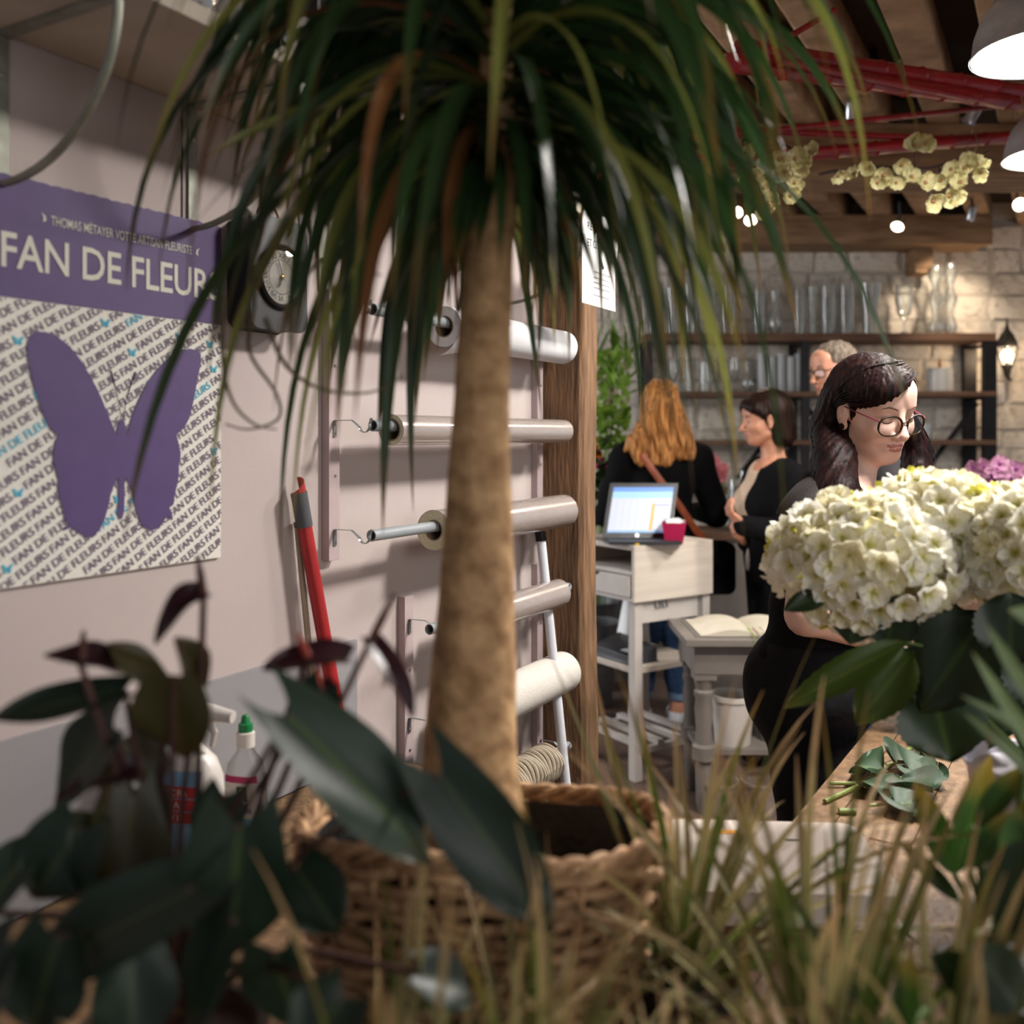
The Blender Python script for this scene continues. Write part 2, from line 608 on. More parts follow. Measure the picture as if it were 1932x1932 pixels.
dT = Vector((0.531, 0.847))
tl = lambda t: (0.470 + dT.x*t, 1.604 + dT.y*t)
nr = Vector((dT.y, -dT.x))
tr_ = lambda t, w=0.86: (tl(t)[0]+nr.x*w, tl(t)[1]+nr.y*w)
tabp = [tl(0), tl(2.0), tr_(2.0), tr_(-0.0)]
wt = thing('work_table', 'plank-topped oak work table with cut stems, beside the florist', 'table', (tl(1.0)[0]+0.3, tl(1.0)[1], 0))
tabp2 = [(0.640, 0.30), (0.480, 1.598), tl(0.0), tl(2.0), tr_(2.0), (1.62, 0.30)]
boards(wt, [tl(0.0), tl(2.0), tr_(2.0), tr_(0.0)], (dT.x, dT.y), 0.062, ZC, 0.03, M_worktop)
boards(wt, [(0.642, 0.22), (0.4735, 1.600), (tr_(0.0)[0]-0.004, tr_(0.0)[1]-0.004), (1.62, 0.22)], (dT.x, dT.y), 0.075, ZC, 0.03, M_worktop)
for (t, w) in ((0.08, 0.06), (1.9, 0.06), (1.9, 0.78), (0.05, 0.78)):
    x, y = tr_(t, w)
    MB().cbox((x, y, (ZC-0.03)/2), (0.07, 0.07, ZC-0.03)).build('leg', M_beam, wt, smooth=False)

# ------------------------------------------------------------------ shelf above, its curved brackets and what stands on it
ZS = wsz(0, 63)[1]                                  # underside of the shelf
OSH = 0.257
sh = thing('wall_shelf', 'long limed-wood shelf high on the mauve wall', 'shelf', Wp(0.6, ZS, 0.1))
MB(wxf).box((-1.3, 0.003, ZS), (wsz(343, 200)[0]-0.001, OSH, ZS+0.024)).build('shelf_board', M_shelfwood, sh, smooth=False, bevel=0.002)
MB(wxf).box((wsz(343, 200)[0]+0.001, 0.003, ZS), (1.228, OSH, ZS+0.024)).build('shelf_board', M_shelfwood, sh, smooth=False, bevel=0.002)
M_bracket = mat('bracket_cream', S(150,152,140), S(128,128,116), 40, rough=0.5, metal=0.3)
for uu in (2, 361, 605, 787, 952):
    s = wsz(uu, 430)[0]
    zl = 1.785
    leg = MB(wxf)
    rbox(leg, (s-0.009, 0.0005, 1.725), (s+0.009, 0.0045, ZS-0.0005), 0.006, axis=1)
    br = leg.build('bracket', M_bracket, sh, smooth=30)
    MB(wxf).box((s-0.009, 0.0045, ZS-0.005), (s+0.009, 0.245, ZS-0.0006)).build('bracket_arm', M_bracket, br, smooth=False)
    pts = []
    for i in range(15):
        a = PI/2 * i / 14
        pts.append(wxf(Vector((s, 0.004 + 0.232*math.sin(a), zl + (ZS-zl-0.006)*(1-math.cos(a))))))
    c = MB(); c.tube(pts, 0.0045, 8, flat=1.6, up=Vector((WT.x, WT.y, 0)))
    c.build('bracket_brace', M_bracket, br)
    for zz in (1.745, 1.93):
        MB(wxf).lathe([(0.0, 0.0062), (0.003, 0.006), (0.0042, 0.0045)], 10, c=(s, 0, zz), M=Matrix.Rotation(-PI/2, 3, 'X')).build('screw', M_screw, br)

M_glass = glass('clear_glass', (0.97, 0.985, 0.98, 1), clear=0.55, milk=0.04)
M_glass2 = glass('cloudy_glass', (0.93, 0.95, 0.95, 1), rough=0.08, clear=0.5)
def vase_mesh(kind, r, h, t=0.004):
    if kind == 'cylinder': prof = [(r*0.96,0),(r,0.004),(r,h)]
    elif kind == 'flared': prof = [(r*0.55,0),(r*0.56,h*0.1),(r*0.66,h*0.5),(r*1.0,h)]
    elif kind == 'goblet': prof = [(r*0.75,0),(r*0.7,0.008),(r*0.14,0.03),(r*0.14,h*0.3),(r*0.75,h*0.42),(r,h*0.7),(r*0.86,h)]
    elif kind == 'bulb': prof = [(r*0.5,0),(r*0.85,h*0.12),(r,h*0.3),(r*0.75,h*0.52),(r*0.45,h*0.68),(r*0.5,h*0.8),(r*0.72,h)]
    elif kind == 'stacked': prof = [(r*0.7,0),(r,h*0.12),(r*0.5,h*0.27),(r*0.45,h*0.33),(r,h*0.5),(r*0.5,h*0.66),(r*0.45,h*0.7),(r*0.95,h*0.86),(r*0.6,h)]
    else: prof = [(r*0.8,0),(r,h*0.3),(r*0.92,h*0.6),(r*1.0,h)]
    # subdivide for smooth glass
    inner = [(max(rr-t, 0.002), max(zz, 0.01)) for rr, zz in reversed(prof)]
    mb = MB()
    mb.lathe(prof + inner, 20, cap0=True, cap1=True)
    return mb.mesh('glass_vase', M_glass, smooth=50)
vases_top = [(-0.20, 0.10, 'flared', 0.045, 0.28), (0.01, 0.16, 'cylinder', 0.05, 0.22), (0.16, 0.17, 'bulb', 0.05, 0.26), (0.30, 0.15, 'cylinder', 0.042, 0.30),
             (0.66, 0.16, 'bulb', 0.05, 0.22), (0.84, 0.14, 'flared', 0.05, 0.24)]
vlab = ['clear flared vase at the near end of the high wall shelf', 'squat clear cylinder vase on the high wall shelf',
        'round-bellied clear vase on the high wall shelf left of the butterflies', 'tall narrow clear cylinder on the high wall shelf',
        'bulbous clear vase on the high wall shelf behind the palm leaves', 'clear flared vase at the far end of the high wall shelf']
for (s, o_, kind, r, h), lb in zip(vases_top, vlab):
    ob = link_mesh('glass_vase', vase_mesh(kind, r, h), None, Matrix.Translation(Wp(s, ZS+0.0245, o_)))
    tag(ob, lb, 'vase', 'glass vases on the wall shelf')
# black lantern box and glitter butterflies
lt = thing('lantern_box', 'black square candle lantern on the high wall shelf', 'lantern', Wp(0.485, ZS+0.0245, 0.12))
for ds in (-0.035, 0.035):
    for do in (-0.035, 0.035):
        MB(wxf).box((0.485+ds-0.004, 0.12+do-0.004, ZS+0.035), (0.485+ds+0.004, 0.12+do+0.004, ZS+0.2)).build('corner_bar', M_black_metal, lt, smooth=False)
MB(wxf).box((0.44, 0.075, ZS+0.0245), (0.53, 0.165, ZS+0.035)).build('base', M_black_metal, lt, smooth=False)
MB(wxf).box((0.44, 0.075, ZS+0.2), (0.53, 0.165, ZS+0.212)).build('lid', M_black_metal, lt, smooth=False)
M_glitter = mat('silver_glitter', S(120,124,130), S(245,245,248), 700, rough=0.25, metal=0.9, contrast=(0.4,0.6), bump=1.0, bscale=900)
def butterfly(name, c, size, rx, rz, label):
    root = thing(name, label, 'ornament', c, 0, 'glitter butterflies on the wall shelf')
    M = Matrix.Rotation(rz, 3, 'Z') @ Matrix.Rotation(rx, 3, 'X')
    for sg in (-1, 1):
        up = [(0,0.05),(0.25,0.6),(0.6,0.85),(0.9,0.8),(0.95,0.5),(0.7,0.15),(0.3,0)]
        lo_ = [(0,-0.02),(0.3,-0.02),(0.62,-0.12),(0.68,-0.4),(0.5,-0.62),(0.25,-0.55),(0.05,-0.2)]
        for nm, pl in (('upper_wing', up), ('lower_wing', lo_)):
            mb = MB(lambda p: Vector(c) + M @ (p*size))
            mb.poly([(sg*x, abs(x)*0.35, y) for x, y in pl], (0, 0.03, 0))
            mb.build(nm, M_glitter, root, smooth=False)
    mb = MB(lambda p: Vector(c) + M @ (p*size))
    mb.tube([(0,0,-0.45),(0,0,-0.1),(0,0,0.3)], [0.02,0.06,0.03], 6)
    mb.build('body', M_glitter, root)
    MB().tube([Vector(c), (c[0], c[1], ZS+0.0245)], 0.0008, 5).build('wire', M_screw, root)
p = at(562, 62, 1.62); butterfly('glitter_butterfly', p, 0.038, -0.5, 0.6, 'silver glitter butterfly ornament at the left of its group, on the shelf edge')
p = at(615, 118, 1.72); butterfly('glitter_butterfly', p, 0.034, -0.2, 1.0, 'silver glitter butterfly ornament between the other two behind the palm leaves')
p = at(662, 108, 1.78); butterfly('glitter_butterfly', p, 0.04, 0.3, 0.3, 'silver glitter butterfly ornament at the right of its group, behind the palm leaves')

# ------------------------------------------------------------------ shop poster
M_purple = mat('poster_purple', S(84,64,112), S(80,60,108), 30, rough=0.6)
M_paper = mat('poster_white', S(222,218,208), S(216,212,204), 20, rough=0.65)
M_ink = mat('poster_ink', S(104,88,112), rough=0.65)
M_cyan = mat('poster_cyan', S(64,166,196), rough=0.65)
M_title = mat('poster_title', S(206,202,190), rough=0.65)
pl0, pr0 = wsz(-10, 500)[0], wsz(412, 700)[0]
pzt, pzb = wsz(0, 328)[1], wsz(0, 1110)[1]
pzm = wsz(0, 560)[1]
poster = thing('poster', 'purple and white florist poster with a big butterfly on the mauve wall', 'poster', Wp(pl0, pzb, 0))
MB(wxf).box((pl0, 0.0006, pzb), (pr0, 0.006, pzt)).build('backing_board', M_paper, poster, smooth=False)
mb = MB(wxf)
top = [(pl0 + (pr0-pl0)*i/60, 0.0068, pzt + (0.0015 if i % 3 else -0.001)*rnd.random()) for i in range(61)]
mb.poly(top + [(pr0, 0.0068, pzm), (pl0, 0.0068, pzm)], (0, -0.0006, 0))
mb.build('title_band', M_purple, poster, smooth=False)
def put_text(txt, cap, s0, z0, o, m, parent, name, width=None, ang=0.0, offset=0.0, cliprect=None, spacing=1.0, mats=None):
    vs, fs = text_mesh(txt, 1.0, offset, spacing)
    x0, x1, y0, y1 = text_size(vs)
    sc = cap / 0.70
    sx = sc if width is None else width / (x1 - x0)
    ca, sa_ = math.cos(ang), math.sin(ang)
    pts = []
    for p in vs:
        x, y = (p.x - x0)*sx, p.y*sc
        pts.append(Vector((s0 + x*ca - y*sa_, o, z0 + x*sa_ + y*ca)))
    if cliprect:
        bm = bmesh.new()
        bv = [bm.verts.new(p) for p in pts]
        for f in fs:
            try: bm.faces.new([bv[i] for i in f])
            except ValueError: pass
        l, r, b, t = cliprect
        for co, no in (((l,0,0),(-1,0,0)), ((r,0,0),(1,0,0)), ((0,0,b),(0,0,-1)), ((0,0,t),(0,0,1))):
            bmesh.ops.bisect_plane(bm, geom=bm.verts[:]+bm.edges[:]+bm.faces[:], plane_co=co, plane_no=no, clear_outer=True)
        bm.verts.index_update()
        pts = [v.co.copy() for v in bm.verts]; fs = [tuple(v.index for v in f.verts) for f in bm.faces]
        bm.free()
    return pts, fs
def text_part(*a, **k):
    m, parent, name = a[5], a[6], a[7]
    pts, fs = put_text(*a, **k)
    if not fs: return None
    mb = MB(wxf); mb.add(pts, fs)
    return mb.build(name, m, parent, smooth=False, fix=False)
# main title, in capitals with small flared serifs
zt0 = wsz(5, 503)[1]; cap = wsz(5, 437)[1] - zt0
sL, sR = wsz(-4, 470)[0], wsz(409, 540)[0]
tt = text_part('FAN DE FLEURS', cap, sL, zt0, 0.0076, M_title, poster, 'title_text', width=sR-sL, offset=0.012, spacing=0.98)
zt1 = wsz(92, 426)[1]
text_part('THOMAS MÉTAYER VOTRE ARTISAN FLEURISTE', wsz(92, 408)[1]-zt1, wsz(90, 420)[0], zt1, 0.0076, M_title, poster, 'subtitle_text', width=wsz(356, 470)[0]-wsz(90, 420)[0], offset=0.004)
for uu, vv, sg in ((76, 411, 1), (367, 476, -1)):
    s_, z_ = wsz(uu, vv)
    MB(wxf).poly([(s_-0.004*sg, 0.0076, z_+0.007), (s_+0.003*sg, 0.0076, z_+0.002), (s_+0.004*sg, 0.0076, z_-0.004), (s_-0.001*sg, 0.0076, z_-0.007), (s_, 0.0076, z_)]).build('leaf_mark', M_title, poster, smooth=False)
# diagonal rows of small lettering
ang = math.radians(31.5)
rect = (pl0+0.001, pr0-0.001, pzb+0.001, pzm-0.001)
dz = 0.0228
row = 0
z = pzb - 0.26
wcap = 0.0118
vs_, fs_ = text_mesh('FAN DE FLEURS ', 1.0, 0.012)
x0_, x1_, _, _ = text_size(vs_)
unit = (x1_ - x0_ + 0.30) * wcap/0.70
prng = random.Random(11)
cyan_rows = {6: 1, 10: 2, 14: 3, 19: 1, 22: 3}
while z < pzm + 0.02:
    start = pl0
    ink_v = []; ink_f = []; cy_v = []; cy_f = []
    n = 0
    x = -prng.random()*unit - 0.02
    while x < 0.50:
        s_ = start + x*math.cos(ang); z_ = z + x*math.sin(ang)
        iscy = cyan_rows.get(row) == n
        pts, fs = put_text('FAN DE FLEURS', wcap, s_, z_, 0.0072, None, None, '', ang=ang, offset=0.012, cliprect=rect)
        tv, tf = (cy_v, cy_f) if iscy else (ink_v, ink_f)
        b = len(tv); tv += pts; tf += [tuple(i+b for i in f) for f in fs]
        x += unit
        if prng.random() < 0.28:      # a little cyan butterfly between the words
            bx, bz = start + (x+0.003)*math.cos(ang), z + (x+0.003)*math.sin(ang) + 0.004
            if rect[0]+0.008 < bx < rect[1]-0.008 and rect[2]+0.008 < bz < rect[3]-0.008:
                b = len(cy_v)
                for sg in (-1, 1):
                    cy_v += [Vector((bx+sg*a_*0.008, 0.0073, bz+c_*0.008)) for a_, c_ in ((0,-0.2),(0.2,0.3),(0.9,0.9),(0.95,0.4),(0.6,0),(0.7,-0.5),(0.35,-0.8))]
                    cy_f += [tuple(b+i for i in range(7))]; b = len(cy_v)
            x += 0.018
        n += 1
    mb = MB(wxf)
    if ink_f: mb.add(ink_v, ink_f)
    mb.cur = 1
    if cy_f: mb.add(cy_v, cy_f)
    if ink_f or cy_f: mb.build('lettering_row', [M_ink, M_cyan], poster, smooth=False, fix=False)
    z += dz; row += 1
# big butterfly silhouette
BF = [(645,665),(600,560),(560,460),(500,340),(440,240),(380,165),(310,110),(240,80),(185,80),(150,105),(135,160),(140,230),(155,320),(180,410),(210,500),(245,590),(275,640),(318,662),
      (295,705),(285,760),(285,820),(300,870),(315,920),(310,960),(320,1020),(330,1060),(345,1110),(350,1150),(375,1175),(345,1195),(350,1208),(385,1190),(420,1215),(470,1245),(510,1245),(545,1210),
      (575,1150),(595,1080),(610,1010),(630,950),(655,908),(655,960),(655,1050),(648,1110),(660,1140),(675,1145),(685,1110),(690,1040),(690,960),(695,905),(720,950),(740,1010),(755,1080),(775,1150),
      (800,1190),(840,1210),(880,1195),(910,1165),(930,1125),(965,1150),(960,1110),(945,1080),(970,1060),(975,1010),(990,950),(1000,890),(1000,840),(1010,780),(1000,720),(985,665),(1030,625),(1060,570),
      (1080,490),(1095,410),(1110,330),(1125,260),(1125,210),(1105,185),(1060,175),(1000,190),(940,230),(880,290),(820,370),(770,470),(730,570),(705,665),(695,620),(690,590),(675,578),(660,590),(650,625)]
pts = []
for x, y in BF:
    s_, z_ = wsz(x/3.019, 600 + y/3.019)
    pts.append(Vector((s_, 0.0080, z_)))
bfly = MB(wxf).poly(pts, (0, -0.0006, 0)).build('butterfly_print', M_purple, poster, smooth=False)
for a in (((672,585),(650,450),(622,340),(608,298)), ((680,588),(698,470),(725,380),(752,308))):
    q = [wxf(Vector((wsz(x/3.019, 600+y/3.019)[0], 0.0079, wsz(x/3.019, 600+y/3.019)[1]))) for x, y in a]
    MB().tube(q, [0.0006, 0.0007, 0.0013, 0.0016], 6, flat=0.2).build('antenna', M_purple, bfly)

# ------------------------------------------------------------------ wall clock shaped like a pocket watch in a box
M_clock = mat('clock_case', S(36,35,37), S(44,42,43), 40, rough=0.42)
M_brass = mat('dark_brass', S(96,72,44), S(60,44,30), 60, rough=0.35, metal=0.8)
M_dial = mat('dial', S(222,216,204), S(206,198,184), 14, rough=0.5)
M_ink_black = mat('ink_black', S(26,24,26), rough=0.6)
cs0, cs1 = 0.402, 0.534; co = 0.0555; cz0, cz1 = 1.634, 1.822
clk = thing('wall_clock', 'black boxed wall clock with roman dial and ring on top', 'clock', Wp((cs0+cs1)/2, cz0, 0.0))
mb = MB(wxf); rbox(mb, (cs0, 0.001, cz0), (cs1, co, cz1), 0.020, axis=1, seg=6)
mb.build('case', M_clock, clk, smooth=35, bevel=0.003)
cc = Vector(((cs0+cs1)/2 + 0.002, 0, (cz0+cz1)/2 - 0.004))
RX = Matrix.Rotation(PI/2, 3, 'X')
def dialxf(p): return wxf(Vector((cc.x + p.x, p.z, cc.z + p.y)))        # x right, y up, z off the wall
rim = MB(dialxf).lathe([(0.0555, co), (0.056, co+0.006), (0.053, co+0.009), (0.0505, co+0.006), (0.0495, co+0.007), (0.047, co+0.004), (0.046, co+0.0005)], 48, cap0=False, cap1=False).build('bezel', M_clock, clk)
dial = MB(dialxf).lathe([(0.0, co+0.0012), (0.046, co+0.0012)], 48).build('dial', M_dial, clk)
nums = ['XII','I','II','III','IV','V','VI','VII','VIII','IX','X','XI']
for i, tx in enumerate(nums):
    a = -2*PI*i/12
    vs, fs = text_mesh(tx, 0.0135, 0.0002)
    x0, x1, y0, y1 = text_size(vs)
    mb = MB(dialxf)
    R2 = Matrix.Rotation(a, 3, 'Z')
    mb.add([R2 @ Vector((p.x-(x0+x1)/2, p.y-(y0+y1)/2+0.037, co+0.0016)) for p in vs], fs)
    mb.build('numeral', M_ink_black, dial, smooth=False, fix=False)
for r in (0.030, 0.0295, 0.0145):
    cy = 0 if r > 0.02 else -0.016
    mb = MB(dialxf); mb.lathe([(r-0.0003, co+0.0016), (r+0.0002, co+0.0016)], 40, c=(0, cy, 0), cap0=False, cap1=False)
    mb.build('dial_ring', M_ink_black, dial, smooth=False)
for ang_, ln, w in ((math.radians(-205), 0.022, 0.0016), (math.radians(20), 0.032, 0.0012)):
    R2 = Matrix.Rotation(ang_, 3, 'Z')
    mb = MB(dialxf); mb.poly([R2 @ Vector(p) for p in ((-w/2, -0.006, co+0.004), (w/2, -0.006, co+0.004), (w, ln*0.7, co+0.004), (0, ln, co+0.004), (-w, ln*0.7, co+0.004))], (0, 0, 0.0006))
    mb.build('hand', M_ink_black, dial, smooth=False)
MB(dialxf).lathe([(0.003, co+0.001), (0.003, co+0.006), (0.0, co+0.007)], 12).build('pinion', mat('gold', S(196,156,72), rough=0.25, metal=1.0), dial)
mb = MB(dialxf); mb.lathe([(0.0, co+0.009), (0.03, co+0.0078), (0.047, co+0.0055)], 40, cap0=False, cap1=False)
mb.build('glass', glass('clock_glass', clear=0.8), clk)
ctop = Vector((cc.x - 0.008, 0.03, cz1))
MB(wxf).lathe([(0.009, -0.002), (0.0075, 0.008), (0.005, 0.014), (0.009, 0.020), (0.0105, 0.027), (0.007, 0.034), (0.0, 0.036)], 14, c=ctop).build('crown', M_clock, clk)
ring = [wxf(ctop + Vector((0.026*math.cos(a), 0.003, 0.004 + 0.026*math.sin(a)))) for a in [PI*(-0.02 + 1.04*i/20) for i in range(21)]]
MB().tube(ring, 0.0022, 8).build('ring', M_brass, clk)

# ------------------------------------------------------------------ two racks of wrapping rolls
M_pipe = mat('grey_pvc', S(150,156,160), S(140,146,150), 20, rough=0.4)
M_core = mat('card_core', S(150,128,104), S(130,110,90), 30, rough=0.9)
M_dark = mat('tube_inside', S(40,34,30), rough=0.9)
M_roll_paper = mat('white_paper_roll', S(214,214,216), S(206,206,210), 10, rough=0.6)
M_cello = mat('cellophane_roll', S(196,184,178), S(176,164,158), 40, rough=0.22, metal=0.45, stretch=(1,1,30), coat=0.6)
M_cello_end = mat('cellophane_end', S(206,202,172), S(186,182,152), 200, rough=0.35)
M_fleece = mat('fleece_roll', S(206,200,192), S(186,180,172), 260, rough=0.9, bump=0.2, bscale=400)
M_ribbed = mat('ribbed_fabric', S(176,162,144), S(158,146,128), 60, rough=0.9)
OP = 0.092
rack_no = [0]
def ring_tube(mb, a, b, ro, ri, seg=28):
    """hollow tube from a to b"""
    a, b = Vector(a), Vector(b)
    x, y = frame(b - a)
    vs = []
    for c, r in ((a, ri), (a, ro), (b, ro), (b, ri)):
        for k in range(seg):
            t = 2*PI*k/seg
            vs.append(c + x*(r*math.cos(t)) + y*(r*math.sin(t)))
    fs = []
    for i in range(4):
        j = (i+1) % 4
        for k in range(seg):
            k2 = (k+1) % seg
            fs.append((i*seg+k, i*seg+k2, j*seg+k2, j*seg+k))
    mb.add(vs, fs)
def rack(label, sl, sr, ztop, zbot, zs_, bolts):
    root = thing('roll_rack', label, 'rack', Wp((sl+sr)/2, zbot, 0))
    for s in (sl, sr):
        bt = MB(wxf).box((s-0.0155, 0.0006, zbot), (s+0.0155, 0.019, ztop)).build('batten', M_batten_side, root, smooth=False, bevel=0.0008)
        for zz in bolts:
            MB(wxf).lathe([(0.0, 0.0216), (0.0025, 0.0212), (0.0034, 0.019)], 10, c=(s+0.002, 0, zz), M=Matrix.Rotation(-PI/2, 3, 'X')).build('screw', M_screw, bt)
        for zp in zs_:
            mb = MB(wxf); rbox(mb, (s-0.0045, 0.0192, zp-0.022), (s+0.0045, 0.0212, zp+0.010), 0.002, axis=1, seg=2)
            b = mb.build('bracket', M_grey_metal, root, smooth=False)
            mb = MB(wxf)
            path = [(s, 0.020, zp+0.010), (s, 0.062, zp+0.0102), (s, 0.071, zp+0.004), (s, 0.0805, zp-0.003)]
            prof = []
            for i in range(13):                      # cradle under the pipe and a short lip in front of it
                a = PI*1.05 + PI*1.02*i/12
                prof.append((s, OP + 0.0128*math.cos(a), zp + 0.0128*math.sin(a)))
            path += prof[1:] + [(s, OP+0.0165, zp+0.014)]
            mb.tube([Vector(p) for p in path], 0.0045, 4, flat=0.22, up=Vector((0,0,1)))
            mb.build('hook', M_grey_metal, b, smooth=False)
            for dzz in (0.002, -0.015):
                MB(wxf).lathe([(0.0, 0.0228), (0.0018, 0.0225), (0.0026, 0.0212)], 8, c=(s, 0, zp+dzz), M=Matrix.Rotation(-PI/2, 3, 'X')).build('bolt', M_screw, b)
    return root
def pipe(label, s0, s1, z):
    root = thing('hanging_pipe', label, 'pipe', Wp((s0+s1)/2, z, OP), 0, 'grey pipes that carry the wrapping rolls')
    mb = MB(); ring_tube(mb, Wp(s0, z, OP), Wp(s1, z, OP), 0.0112, 0.0092)
    mb.build('tube', M_pipe, root)
    return root
def roll(label, s0, s1, z, r, rc, m, mend, cat='roll'):
    zc = z - (rc - 0.0118)
    root = thing('wrapping_roll', label, cat, Wp((s0+s1)/2, zc, OP), 0, 'rolls on the wall racks')
    mb = MB(); ring_tube(mb, Wp(s0, zc, OP), Wp(s1, zc, OP), r, r-0.001, 48)
    mb.build('outer_sheet', m, root)
    for a, b in ((s0+0.0006, s0+0.002), (s1-0.002, s1-0.0006)):
        mb = MB(); ring_tube(mb, Wp(a, zc, OP), Wp(b, zc, OP), r-0.0012, rc+0.0026, 48)
        mb.build('roll_end', mend, root)
    mb = MB(); ring_tube(mb, Wp(s0, zc, OP), Wp(s1, zc, OP), rc+0.0024, rc, 32)
    mb.build('core', M_core, root)
    return root, zc
slb = wsz(631, 600, 0.019)[0]
SR_ = 1.488
zu = [wsz(705, v, OP)[1] for v in (584, 803, 1010)]
rack('upper wall rack of two mauve battens with grey pipe hooks', slb, SR_, wsz(610, 547)[1], wsz(610, 1057)[1], zu, [wsz(630, 690, 0.019)[1], wsz(630, 898, 0.019)[1]])
slb2 = wsz(772, 1150, 0.019)[0]
zl_ = [wsz(772, v, 0.019)[1] - 0.012 for v in (1166, 1352)]
zl_.append(2*zl_[1] - zl_[0])
rack('lower wall rack of two mauve battens with grey pipe hooks', slb2, SR_, wsz(755, 1124)[1], 0.10, zl_, [zl_[1]-0.06, zl_[0]-0.1, 0.3])
SP0 = wsz(703, 585, OP)[0]
rd = [('uppermost grey pipe on the upper wall rack', SP0, zu[0]), ('middle grey pipe on the upper wall rack', SP0, zu[1]), ('lowest grey pipe on the upper wall rack', SP0-0.004, zu[2]),
      ('uppermost grey pipe on the lower wall rack', slb2-0.03, zl_[0]), ('middle grey pipe on the lower wall rack', slb2-0.03, zl_[1]), ('lowest grey pipe on the lower wall rack', slb2-0.03, zl_[2])]
for lb, s_, z_ in rd: pipe(lb, s_, 1.508, z_)
r1, zc1 = roll('roll of white paper on the top wall rack with a loose end', wsz(838, 600, OP)[0], 1.478, zu[0], 0.043, 0.0205, M_roll_paper, M_roll_paper)
s0 = wsz(838, 600, OP)[0]
P = []
for i in range(10):
    t = i/9
    row_ = []
    for j in range(5):
        s_ = s0 + 0.002 + 0.10*j/4
        a = -0.3 - 1.5*t
        rr = 0.0445 + 0.012*max(0, t-0.4)*(1.2 - j/4)
        row_.append(wxf(Vector((s_, OP + rr*math.cos(a) - 0.004*t, zc1 + rr*math.sin(a) - 0.018*max(0, t-0.5)*(1-j/4)))))
    P.append(row_)
MB().grid(P).build('loose_edge', M_roll_paper, r1)
roll('narrow roll of clear cellophane in the middle of the upper wall rack', wsz(738, 810, OP)[0], 1.478, zu[1], 0.0305, 0.0195, M_cello, M_cello_end)
roll('thick roll of clear cellophane at the bottom of the upper wall rack', wsz(818, 1000, OP)[0], 1.482, zu[2], 0.0425, 0.0195, M_cello, M_cello_end)
roll('roll of silvery cellophane at the top of the lower wall rack', slb2+0.08, 1.452, zl_[0], 0.036, 0.0195, M_cello, M_cello_end)
roll('roll of off-white fleece in the middle of the lower wall rack', slb2+0.08, 1.480, zl_[1], 0.052, 0.0195, M_fleece, M_fleece)
rr_, zc_ = roll('roll of beige crinkled fabric at the bottom of the lower wall rack', slb2+0.2, 1.40, zl_[2], 0.040, 0.0195, M_ribbed, M_ribbed)
for i in range(16):
    s_ = 1.17 + i*0.0145
    pts = [wxf(Vector((s_ + 0.006*math.sin(a*2+i), OP + (0.0405+0.004)*math.cos(a), zc_ + (0.0405+0.004)*math.sin(a)))) for a in [2*PI*k/28 for k in range(29)]]
    MB().tube(pts, 0.0048, 6, caps=False).build('fold', M_ribbed, rr_)

# ------------------------------------------------------------------ sticks that lean on the wall
M_red = mat('red_plastic', S(168,42,44), S(156,36,40), 30, rough=0.35)
M_rubber = mat('grey_rubber', S(74,76,80), rough=0.6)
def half_pipe(mb, a, b, r, t, cut=0.0):
    a, b = Vector(a), Vector(b)
    d = (b-a).normalized()
    x, y = frame(d, Vector((WN.x, WN.y, 0)))
    # opening faces the wall
    nrm = Vector((WN.x, WN.y, 0)); nrm = (nrm - d*nrm.dot(d)).normalized(); side = d.cross(nrm).normalized()
    rows = []
    for i in range(15):
        th = -2.2 + 4.4*i/14
        dirv = nrm*math.cos(th) + side*math.sin(th)
        c0 = a + d*cut*(0.5+0.5*math.sin(th*0.7))
        rows.append([c0 + dirv*r, b + dirv*r, b + dirv*(r-t), c0 + dirv*(r-t), c0 + dirv*r])
    mb.grid(rows)
s_t, z_t = wsz(562, 902, 0.03); s_b = wsz(654, 1480, 0.05)[0]
top_, bot_ = Wp(s_t, z_t, 0.026), Wp(s_b, ZC+0.001, 0.055)
rs = thing('red_gutter_stick', 'red half-round plastic stick with grey band leaning on the wall', 'stick', bot_)
mb = MB(); half_pipe(mb, top_, bot_, 0.0135, 0.002, 0.025); mb.build('shaft', M_red, rs)
mb = MB(); half_pipe(mb, top_.lerp(bot_, 0.045), top_.lerp(bot_, 0.155), 0.0152, 0.0016); mb.build('grip_band', M_rubber, rs)
bs = thing('wooden_stick', 'thin beige wooden stick leaning behind the red stick', 'stick', Wp(s_b-0.04, ZC, 0.04))
p1 = Wp(wsz(563, 985, 0.014)[0], wsz(563, 985, 0.014)[1], 0.010); p2 = Wp(s_b-0.038, ZC+0.002, 0.022)
MB().tube([p1, p2], 0.0058, 10).build('shaft', mat('beige_wood', S(176,160,140), S(160,142,120), 20, rough=0.7), bs)
MB().tube([p1, p1.lerp(p2, 0.02)], 0.0062, 10).build('tip', M_rubber, bs)
wp1, wp2 = at(1020, 1012, 2.45), Vector(((1112-CX)/F*2.40, 2.40, 0.001))
ws = thing('white_pole', 'white metal pole with black cap leaning in front of the oak post', 'pole', wp2)
MB().tube([wp1, wp2], 0.0122, 14).build('shaft', mat('white_enamel', S(206,208,216), rough=0.35), ws)
MB().tube([wp1 + (wp1-wp2).normalized()*0.012, wp1 - (wp1-wp2).normalized()*0.012], 0.014, 14).build('cap', M_black_metal, ws)

